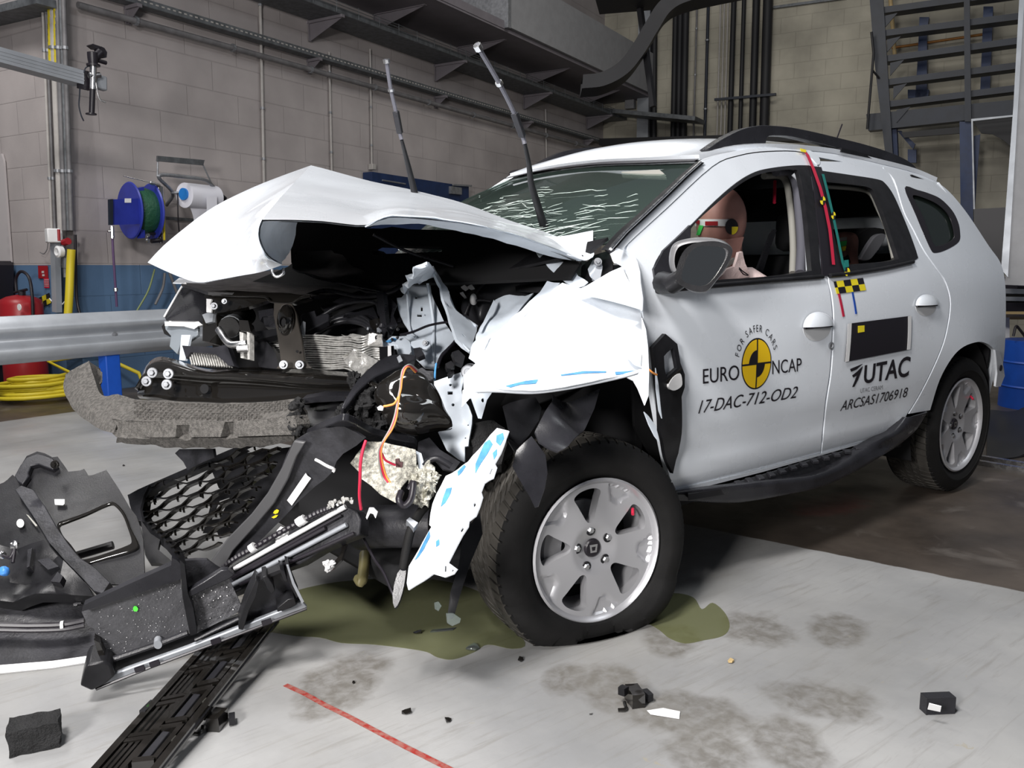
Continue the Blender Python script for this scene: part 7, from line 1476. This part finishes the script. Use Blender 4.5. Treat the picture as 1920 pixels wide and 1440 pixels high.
P_('side_shell', [(239, 928), (278, 909), (268, 930), (264, 955), (268, 978), (256, 975), (246, 955)], [(239, 928, 2.98), (278, 909, 2.95), (256, 975, 2.9)], M['dirty'], .01, parent=gri, amp=.01)
P_('lower_bracket', [(264, 975), (282, 1000), (300, 1012), (296, 1030), (314, 1045), (322, 1052), (318, 1062), (300, 1056), (282, 1056), (272, 1040), (268, 1010)], [(264, 975, 2.88), (300, 1012, 2.84), (282, 1056, 2.78)], M['black'], .02, parent=gri)
P_('upper_bracket', [(328, 850), (335, 842), (400, 841), (402, 858), (370, 872), (352, 882), (342, 866)], [(328, 850, 2.82), (400, 841, 2.72), (352, 882, 2.78)], M['dirty'], .01, parent=gri, amp=.01)
P_('second_layer', [(380, 1000), (400, 930), (450, 900), (500, 880), (490, 930), (440, 990), (400, 1000)], [(380, 1000, 3.0), (500, 880, 2.9), (440, 990, 2.95)], M['black'], .006, parent=gri, holes=[[(395, 975), (410, 940), (440, 930), (430, 970)], [(450, 930), (455, 905), (485, 895), (475, 925)]])
P_('grille_back_shade', [(396, 880), (440, 852), (545, 838), (535, 880), (505, 935), (450, 1000), (412, 1010), (404, 990), (432, 930), (410, 915)], [(396, 880, 2.98), (540, 840, 2.85), (412, 1010, 2.95)], M['black'], .006, parent=gri, holes=[[(452, 905), (470, 896), (474, 903), (458, 912)], [(430, 968), (444, 958), (446, 966), (434, 975)]])  # added dark sheet, gives the darkness seen behind the lattice
# left part of the bumper cover
bl_ = [(0, 1110, 2.44), (270, 1100, 2.44), (100, 860, 2.78)]
B0 = PP(120, 1095, PL(*bl_)); bcv = empty('bumper_cover', V((B0.x, B0.y, 0)), 'torn black bumper shell with a square lamp opening, standing at the left edge', 'bumper')
P_('shell', [(-60, 925), (-20, 912), (5, 902), (12, 897), (22, 888), (27, 892), (38, 872), (50, 855), (70, 847), (84, 850), (98, 857), (108, 856), (120, 872), (128, 884), (150, 882), (158, 879), (166, 892), (175, 891), (200, 882), (222, 915), (243, 951), (256, 968), (263, 990), (268, 1012), (272, 1095), (200, 1096), (150, 1090), (60, 1085), (-60, 1080)], bl_, M['black'], .006,
   holes=[cat([(110, 986), (122, 978), (160, 964), (200, 946), (214, 946), (230, 964), (240, 990), (248, 1014), (240, 1024), (200, 1038), (160, 1050), (148, 1046), (130, 1022), (116, 1005)], 3)], parent=bcv, step=.03, bump=lambda a, b: .02*noise.noise(V((a*3, b*3, 2))))
P_('window_frame', cat([(106, 984), (122, 974), (160, 960), (200, 942), (216, 942), (234, 962), (244, 988), (258, 1016), (252, 1030), (200, 1046), (158, 1058), (144, 1052), (126, 1026), (110, 1005)], 3), off(bl_, .012), M['gloss'], .012, holes=[cat([(111, 986), (124, 979), (160, 965), (200, 947), (213, 947), (229, 965), (239, 990), (246, 1014), (238, 1022), (200, 1036), (160, 1048), (150, 1044), (132, 1020), (118, 1004)], 3)], parent=bcv, bevel=.003)
P_('diagonal_rib', [(28, 918), (40, 910), (62, 918), (82, 946), (104, 985), (128, 1020), (150, 1046), (178, 1064), (206, 1092), (192, 1112), (176, 1108), (150, 1080), (120, 1050), (92, 1018), (60, 965)], off(bl_, .03), M['dirty'], .035, parent=bcv, bevel=.006, step=.03)
P_('hook_bracket', [(27, 892), (38, 872), (50, 857), (70, 850), (84, 853), (100, 860), (108, 873), (98, 880), (72, 870), (58, 873), (53, 886), (54, 892), (42, 908), (32, 902)], off(bl_, .02), M['satin'], .02, parent=bcv, bevel=.003, step=.03)
bolt(103, 871, 2.70, .013, bcv, 'gloss')
P_('inner_shell', [(-60, 1040), (0, 1026), (30, 1030), (60, 1028), (90, 1022), (110, 1045), (160, 1092), (170, 1112), (100, 1120), (-60, 1128)], off(bl_, .05), M['black'], .05, parent=bcv, amp=.05, fr=10)
for q in ([(52, 1030), (60, 1028), (55, 1062), (50, 1064)], [(70, 1050), (92, 1046), (110, 1062), (90, 1068)], [(95, 1090), (108, 1072), (118, 1080), (112, 1092)]): P_('inner_fin', q, off(bl_, .09), M['satin'], .03, parent=bcv)
lump('blue_connector', 8, 1071, 2.33, .014, mk('connector_blue', (.05, .20, .55), .4), bcv, .2); lump('chrome_knob', 28, 1022, 2.36, .012, M['steel'], bcv, .4); lump('chrome_knob', 3, 1040, 2.36, .012, M['steel'], bcv, .4); T_('wire', [(0, 1040, 2.36), (20, 1045, 2.34), (28, 1025, 2.36), (24, 1055, 2.33)], .005, M['ink'], bcv)
P_('white_label', [(102, 936), (121, 936), (121, 944), (118, 947), (103, 946)], off(bl_, .022), M['wht'], .002, parent=bcv)
P_('round_hole', circ(38, 981, 7, 8), off(bl_, .022), M['wht'], .002, parent=bcv)
P_('yellow_clip', [(49, 964), (53, 966), (70, 985), (67, 987)], off(bl_, .03), M['cream'], .006, parent=bcv)
MB().tube([PP(140, 1043, PL(*off(bl_, -.25))), PP(212, 1022, PL(*off(bl_, -.25)))], .014, 10).build('tube_piece', M['ink'], bcv)
# lower lip of the bumper
A_ = PZ(0, 1262, .0); B_ = PZ(205, 1238, .0); Cq = PD(80, 1118, 2.44); lp = plane3(A_, B_, Cq)
lip = empty('bumper_lip', (A_+B_)/2, 'curved dark bumper lip with a pale lower edge lying at the left edge', 'bumper')
def Pp(name, q, pl, mat, th, par, **k): m = MB().plate(pl, q, list(k.get('holes', ())), th, k.get('step', .04), k.get('bump')); return m.build(name, M[mat] if isinstance(mat, str) else mat, par, 35, bevel=k.get('bevel', 0))
Pp('lip_shell', [(-60, 1130), (0, 1128), (100, 1120), (162, 1112), (172, 1150), (180, 1190), (203, 1228), (100, 1243), (0, 1250), (-60, 1254)], lp, 'dirty', .01, lip, bump=lambda a, b: .03*math.sin(b*9)+.01*noise.noise(V((a*5, b*5, 0))))
lo_ = (lp[0]-FW*.02, lp[1])
Pp('pale_edge', [(-60, 1252), (0, 1247), (100, 1239), (203, 1224), (207, 1234), (100, 1252), (0, 1262), (-60, 1268)], lo_, 'wht', .012, lip)
pl = (lp[0]-FW*.06, lp[1])
for k, dy in enumerate((0, 9)): MB().tube(cat3([PP(x, y+dy, pl) for x, y in ((-60, 1170), (0, 1172), (60, 1173), (120, 1171), (158, 1164))], 12), .009-.002*k, 8).build('conduit', M['ink'], lip)
MB().tube([PP(114, 1174, pl), PP(120, 1173, pl)], .014, 10).build('clip', M['wht'], lip)
Pp('slot_bracket', [(137, 1132), (143, 1129), (152, 1129), (152, 1132), (145, 1133), (144, 1136), (138, 1136)], pl, 'satin', .01, lip)
# air guide panel with the green dot
a1, a2, a3 = PZ(172, 1290, .02), PZ(575, 1142, .17), PD(338, 1085, 2.14)
ap_ = plane3(a1, a2, a3); up_ = (ap_[0]-FW*.03, ap_[1])
ag = empty('air_guide', V((a1.x, a1.y, 0)), 'large black plastic air guide panel with a green dot lying across the floor', 'plastic panel')
Pp('left_panel', [(153, 1147), (240, 1118), (338, 1085), (343, 1120), (349, 1150), (357, 1183), (300, 1203), (250, 1222), (200, 1240), (196, 1225), (190, 1195), (180, 1190), (176, 1178), (165, 1174)], ap_, mk('speckled_plastic', (.085, .085, .092), .36, noise_amt=.25, noise_scale=25, bump=.3, bscale=90), .006, ag)
Pp('panel_lip', [(153, 1147), (158, 1134), (240, 1096), (321, 1060), (322, 1046), (331, 1050), (339, 1058), (339, 1086), (240, 1119)], up_, 'satin', .02, ag, bevel=.003)
Pp('corner_web', [(340, 1052), (365, 1050), (388, 1050), (404, 1062), (424, 1074), (390, 1092), (356, 1114), (346, 1110)], (ap_[0]+FW*.02, ap_[1]), 'dirty', .01, ag)
Pp('divider', [(337, 1050), (346, 1058), (352, 1112), (362, 1140), (370, 1188), (357, 1192), (350, 1160), (342, 1118)], (ap_[0]-FW*.04, ap_[1]), 'black', .04, ag)
Pp('right_panel', [(356, 1116), (392, 1100), (429, 1084), (440, 1108), (453, 1137), (448, 1147), (420, 1162), (370, 1187), (364, 1150)], ap_, mk('wet_plastic', (.14, .14, .15), .28, noise_amt=.5, noise_scale=45, bump=.8, bscale=60), .006, ag)
Pp('right_lip', [(344, 1114), (380, 1092), (415, 1070), (427, 1069), (440, 1078), (430, 1086), (392, 1103), (356, 1120)], up_, 'satin', .02, ag, bevel=.003)
Pp('end_tray', [(462, 1111), (490, 1088), (535, 1066), (545, 1078), (552, 1095), (573, 1138), (520, 1160), (467, 1182), (446, 1178), (452, 1150)], ap_, 'satin', .006, ag)
Pp('tray_lip', [(486, 1090), (500, 1078), (530, 1066), (532, 1071), (504, 1084), (490, 1094)], up_, 'black', .03, ag)
for q in ([(480, 1086), (486, 1092), (480, 1118), (468, 1142), (456, 1182), (447, 1180), (448, 1165), (462, 1125)], [(536, 1060), (543, 1062), (548, 1084), (562, 1118), (556, 1122), (544, 1100)], [(492, 1082), (500, 1080), (512, 1096), (516, 1108), (508, 1114), (500, 1104)], [(524, 1068), (534, 1072), (540, 1092), (532, 1090)], [(540, 1124), (552, 1122), (556, 1134), (546, 1140), (520, 1148), (520, 1140)]): Pp('fin', q, (ap_[0]-FW*.05, ap_[1]), 'black', .05, ag, bevel=.002)
Pp('fin_edge', [(537, 1060), (541, 1060), (552, 1092), (570, 1128), (566, 1132), (548, 1096)], (ap_[0]-FW*.055, ap_[1]), 'galv', .004, ag)
Pp('rail_back', [(196, 1240), (250, 1224), (350, 1190), (420, 1163), (470, 1148), (560, 1118), (566, 1128), (460, 1168), (350, 1212), (215, 1262)], (ap_[0]+FW*.01, ap_[1]), 'black', .01, ag)
Pp('rail_front', [(172, 1282), (212, 1264), (280, 1240), (350, 1215), (420, 1188), (490, 1160), (552, 1136), (566, 1128), (577, 1140), (552, 1148), (490, 1174), (420, 1202), (350, 1228), (280, 1254), (216, 1276), (178, 1294)], up_, 'galv', .015, ag, bevel=.003)
pl = (ap_[0]-FW*.045, ap_[1])
MB().tube([PP(180, 1292, pl), PP(280, 1252, pl), PP(420, 1200, pl), PP(575, 1141, pl)], .004, 6).build('rail_bead', M['ink'], ag)
for x, y in ((262, 1254), (290, 1244), (405, 1202), (500, 1166)): MB().bar(PP(x-9, y+3, pl), PP(x+9, y-3, pl), .008, .012).build('clip_slot', M['ink'], ag)
pl = (ap_[0]-FW*.02, ap_[1])
MB().tube([PP(200, 1240, pl), PP(300, 1206, pl), PP(352, 1186, pl)], .008, 8).build('edge_bead', M['satin'], ag)
MB().tube([PP(366, 1200, pl), PP(400, 1183, pl), PP(448, 1160, pl)], .006, 8).build('edge_bead', M['satin'], ag)
Pp('end_block', [(150, 1286), (158, 1256), (164, 1246), (196, 1240), (209, 1246), (216, 1268), (200, 1282), (172, 1296)], (ap_[0]-FW*.06, ap_[1]), 'black', .08, ag, bevel=.006)
Pp('round_boss', circ(296, 1209, 8, 8), (ap_[0]-FW*.03, ap_[1]), 'galv', .02, ag)
Pp('green_dot', circ(254, 1142, 4.8, 4.8), (ap_[0]-FW*.006, ap_[1]), mk('green_dot', (.12, .85, .08), .5), .003, ag)
Pp('arm_strut', [(176, 1200), (186, 1205), (200, 1236), (208, 1246), (196, 1250), (184, 1226)], (ap_[0]-FW*.03, ap_[1]), 'gloss', .03, ag)
random.seed(21); m = MB()
for k in range(240):
    x = random.uniform(180, 445); y = random.uniform(1090, 1225); 
    if not inside((x, y), [(160, 1150), (338, 1090), (352, 1180), (205, 1232)]) and not inside((x, y), [(360, 1120), (428, 1090), (450, 1138), (372, 1182)]): continue
    wet = x > 356; c = PP(x, y, (ap_[0]-FW*.004, ap_[1])); r = random.uniform(.0004, .0009 if not wet else .0018); m.tube([c, c-FW*.001], r, 5)
m.build('glass_dust', M['lamp'], ag, 0)['kind'] = 'stuff'
# lower grille on the floor
z0 = .03; g4 = [PZ(172, 1452, z0), PZ(302, 1440, z0), PZ(522, 1160, .10), PZ(400, 1196, .10)]
lg = empty('lower_grille', V((g4[0].x, g4[0].y, 0)), 'long black slatted lower grille lying on the floor and running out at the bottom edge', 'grille')
def gq(u, v): return g4[0]*(1-u)*(1-v)+g4[1]*(1-u)*v+g4[2]*u*v+g4[3]*u*(1-v)       # u along, v across
gpl = plane3(g4[0], g4[1], g4[3]); gpl_n = gpl[1] if gpl[1].z > 0 else -gpl[1]
m = MB(); fine = MB()
Lc = (g4[3]-g4[0]).length
def strip(u0, v0, u1, v1, w_=.008, h=.014, mm=None): (mm or m).bar(gq(u0, v0), gq(u1, v1), w_, h, gpl_n)
for v in (0.0, .05, .93, .985): strip(-.08, v, 1.0, v, .010, .022)
ps = [(-.02, .18), (.21, .42), (.46, .66), (.70, .94)]
for i, (u0, u1) in enumerate(ps):
    for v in (.14, .23, .32) if i % 2 == 0 else (.16, .26, .36): strip(u0+.01*i, v, u1, v, .007, .014)
    strip(u0, .08, u0, .50, .012, .018); strip(u1, .08, u1, .50, .012, .018); strip(u0, .44, u1, .44, .012, .02)
    uu = u0+.06; strip(uu, .50, u1+.05, .50, .010, .02); strip(uu, .82, u1+.05, .82, .012, .022); strip(uu, .50, uu, .82, .016, .02); strip(u1+.05, .50, u1+.05, .82, .016, .02)
    MB().bar(gq(uu+.015, .63), gq(u1+.03, .63), .018, .01, gpl_n).build('slat_insert', M['satin'], lg, bevel=.002)
    for k in range(2): MB().box(gq(uu+.02+.09*k, .88), (.02, .014, .012)).build('clip_tab', M['cream'] if k else M['satin'], lg)
m.build('lattice', M['gloss'], lg, 0)
MB().tube([gq(-.1, .99), gq(1, 1.0)], .006, 8).build('side_bead', M['satin'], lg); MB().tube([gq(-.1, -.01), gq(.9, -.01)], .005, 8).build('side_bead', M['satin'], lg)
MB().box(gq(.42, -.03), (.05, .015, .02), Matrix.Rotation(.8, 3, 'Z')).build('side_tab', M['black'], lg)
# foam block on the floor
def rough_box(name, c, s_, mat, parent=None, rot=0.0, amp=.006, fr=40, n=10):
    R = Matrix.Rotation(rot, 3, 'Z'); m = MB()
    for ax in range(3):
        for sg in (-1, 1):
            rows = []
            for i in range(n+1):
                row = []
                for j in range(n+1):
                    p = [0, 0, 0]; p[ax] = sg; p[(ax+1) % 3] = -1+2*i/n; p[(ax+2) % 3] = -1+2*j/n; q = V((p[0]*s_[0]/2, p[1]*s_[1]/2, p[2]*s_[2]/2)); ns = noise.noise_vector(q*fr)*amp; w_ = R @ (q+ns)+V(c); w_.z = max(w_.z, .0005)
                    row.append(w_)
                rows.append(row)
            m.grid(rows)
    return m.build(name, mat, parent, 35)
c = PZ(54, 1414); fbk = rough_box('foam_block', c+V((.02, .03, .032)), (.105, .07, .062), M['foamd'], rot=-.25); tag(fbk, 'black foam block lying on the floor in the lower left corner', 'foam')
def debris(name, x, y, poly, h, mat, label, cat__, rot=0.0, parts=None, group=None):
    c = PZ(x, y); m = MB(); P = [(c.x+math.cos(rot)*a-math.sin(rot)*b, c.y+math.sin(rot)*a+math.cos(rot)*b) for a, b in poly]
    n = len(P); m.add([V((p[0], p[1], .001+.3*h*abs(math.sin(i*2.1)))) for i, p in enumerate(P)]+[V((p[0], p[1], .001+h*(.6+.4*math.sin(i*1.7+x)))) for i, p in enumerate(P)], [tuple(range(n-1, -1, -1)), tuple(range(n, 2*n))]+[(i, (i+1) % n, n+(i+1) % n, n+i) for i in range(n)])
    o = m.build(name, M[mat], None, 30, bevel=.001); tag(o, label, cat__, group); return o
pg = lambda r, k, sd: [(r*(.7+.5*abs(noise.noise(V((i*1.3, sd, 0)))))*math.cos(2*math.pi*i/k), r*(.5+.5*abs(noise.noise(V((i*1.9, sd+4, 0)))))*math.sin(2*math.pi*i/k)) for i in range(k)]
# connector clusters
def cluster(x, y, lab, r, sd):
    c = PZ(x, y); root = empty('plastic_connector', c, lab, 'debris'); random.seed(sd)
    rough_box('body', c+V((0, 0, r*.5)), (r*1.5, r*.9, r), M['gloss'], root, .5+sd*.1, .002, n=4); rough_box('lug', c+V((r*.9, -r*.3, r*.4)), (r*.9, r*.4, r*.5), M['black'], root, 1.2, .002, n=4)
    rough_box('lug', c+V((-r*.6, r*.5, r*.9)), (r*.6, r*.5, r*.5), M['black'], root, .2, .002, n=4)
    MB().tube(cat3([c+V((-r, 0, r*.4)), c+V((-r*1.3, -r*.4, r*.2)), c+V((-r*1.7, -r*.1, .005))]), r*.12).build('pin', M['gloss'], root)
cluster(408, 1362, 'black plastic connector beside the slatted grille on the floor', .035, 3)
cluster(1190, 1318, 'black plastic clip cluster in the middle of the front floor', .038, 6)
debris('clear_shard', 1243, 1338, [(-.02, -.04), (.012, -.042), (.02, 0), (.004, .04), (-.014, .03)], .004, 'lamp', 'clear glassy shard beside the black clip cluster', 'shard', .7)
debris('orange_chip', 1370, 1242, pg(.014, 6, 3), .01, 'wood', 'small ochre chip on the pale floor right of the tyre', 'shard')
for x, y, r, lb in ((763, 1338, .016, 'small black shard beside the red floor line'), (841, 1352, .014, 'thin black splinter between the red line and the clip cluster'), (977, 1239, .013, 'small dark shard on the floor just below the flat tyre'), (663, 1281, .007, 'tiny black crumb left of the flat tyre above the red line'), (1108, 1340, .006, 'tiny black crumb left of the black clip cluster'), (783, 1188, .018, 'flat black splinter in the puddle left of the flat tyre'), (232, 874, .012, 'tiny black scrap on the floor behind the bumper shell')):
    debris('black_shard', x, y, pg(r, 5, x*.01), r*.7, 'gloss', lb, 'shard', x*.3)
debris('blue_shard', 886, 1216, pg(.028, 7, 5), .010, 'clear', 'bluish clear lens shard by the foot of the flat tyre', 'shard'); 
debris('lens_splinter', 830, 1182, [(-.04, -.008), (.03, -.012), (.045, .006), (-.03, .010)], .004, 'clear', 'thin clear lens splinter in the puddle', 'shard', -.4)
c = PZ(1757, 1334); lb_ = empty('label_block', c, 'small dark block with a white face lying alone at the lower right', 'debris')
rough_box('block', c+V((0, 0, .022)), (.075, .03, .044), M['satin'], lb_, -.6, .0005, n=2)
q = [PZ(1738, 1332, .02), PZ(1762, 1338, .02), PZ(1764, 1324, .045), PZ(1741, 1319, .045)]
pw = plane3(q[0]-FW*.03, q[1]-FW*.03, q[3]-FW*.03); Pp('white_face', [(1739, 1330), (1763, 1335), (1765, 1325), (1742, 1319)], pw, 'wht', .002, lb_)
MB().bar(PZ(1768, 1322, .012), PZ(1792, 1330, .003), .018, .004).build('thin_flap', M['satin'], lb_)
# spilled coolant and the red line, both thin films on the floor
pm_ = bpy.data.materials.new('coolant'); pm_.use_nodes = True; b = pm_.node_tree.nodes['Principled BSDF']; b.inputs['Base Color'].default_value = (.17, .18, .075, 1); b.inputs['Roughness'].default_value = .10; b.inputs['Alpha'].default_value = .42
for q, lb in (([(1170, 1172), (1190, 1150), (1220, 1125), (1262, 1112), (1300, 1120), (1316, 1142), (1336, 1130), (1360, 1150), (1368, 1175), (1355, 1192), (1320, 1200), (1285, 1206), (1255, 1196), (1235, 1180), (1210, 1168), (1190, 1176)], 'greenish coolant puddle to the right of the flat tyre'),
              ([(470, 1170), (520, 1120), (640, 1090), (800, 1085), (900, 1110), (940, 1150), (985, 1205), (960, 1216), (915, 1208), (890, 1222), (850, 1236), (820, 1232), (800, 1222), (760, 1215), (700, 1208), (640, 1205), (600, 1195), (540, 1190)], 'large olive coolant puddle under the wreck left of the flat tyre')):
    m = MB().plate((V((0, 0, .0012)), V((0, 0, 1))), cat(q, 4), [], .0010, .1); o = m.build('coolant_puddle', pm_); tag(o, lb, 'puddle')
rp = mk('worn_red_line', (.26, .020, .015), .55, col2=(.27, .12, .10), noise_scale=50)
m = MB(); L1 = [(535, 1284), (570, 1300), (610, 1322), (655, 1344), (700, 1368), (760, 1400), (860, 1450)]
for a, b_ in zip(L1, L1[1:]):
    p, q = PZ(*a, .0012), PZ(*b_, .0012); m.bar(p, q, .015, .001)
o = m.build('red_floor_line', rp); tag(o, 'worn red painted line running to the bottom edge of the floor', 'floor line')
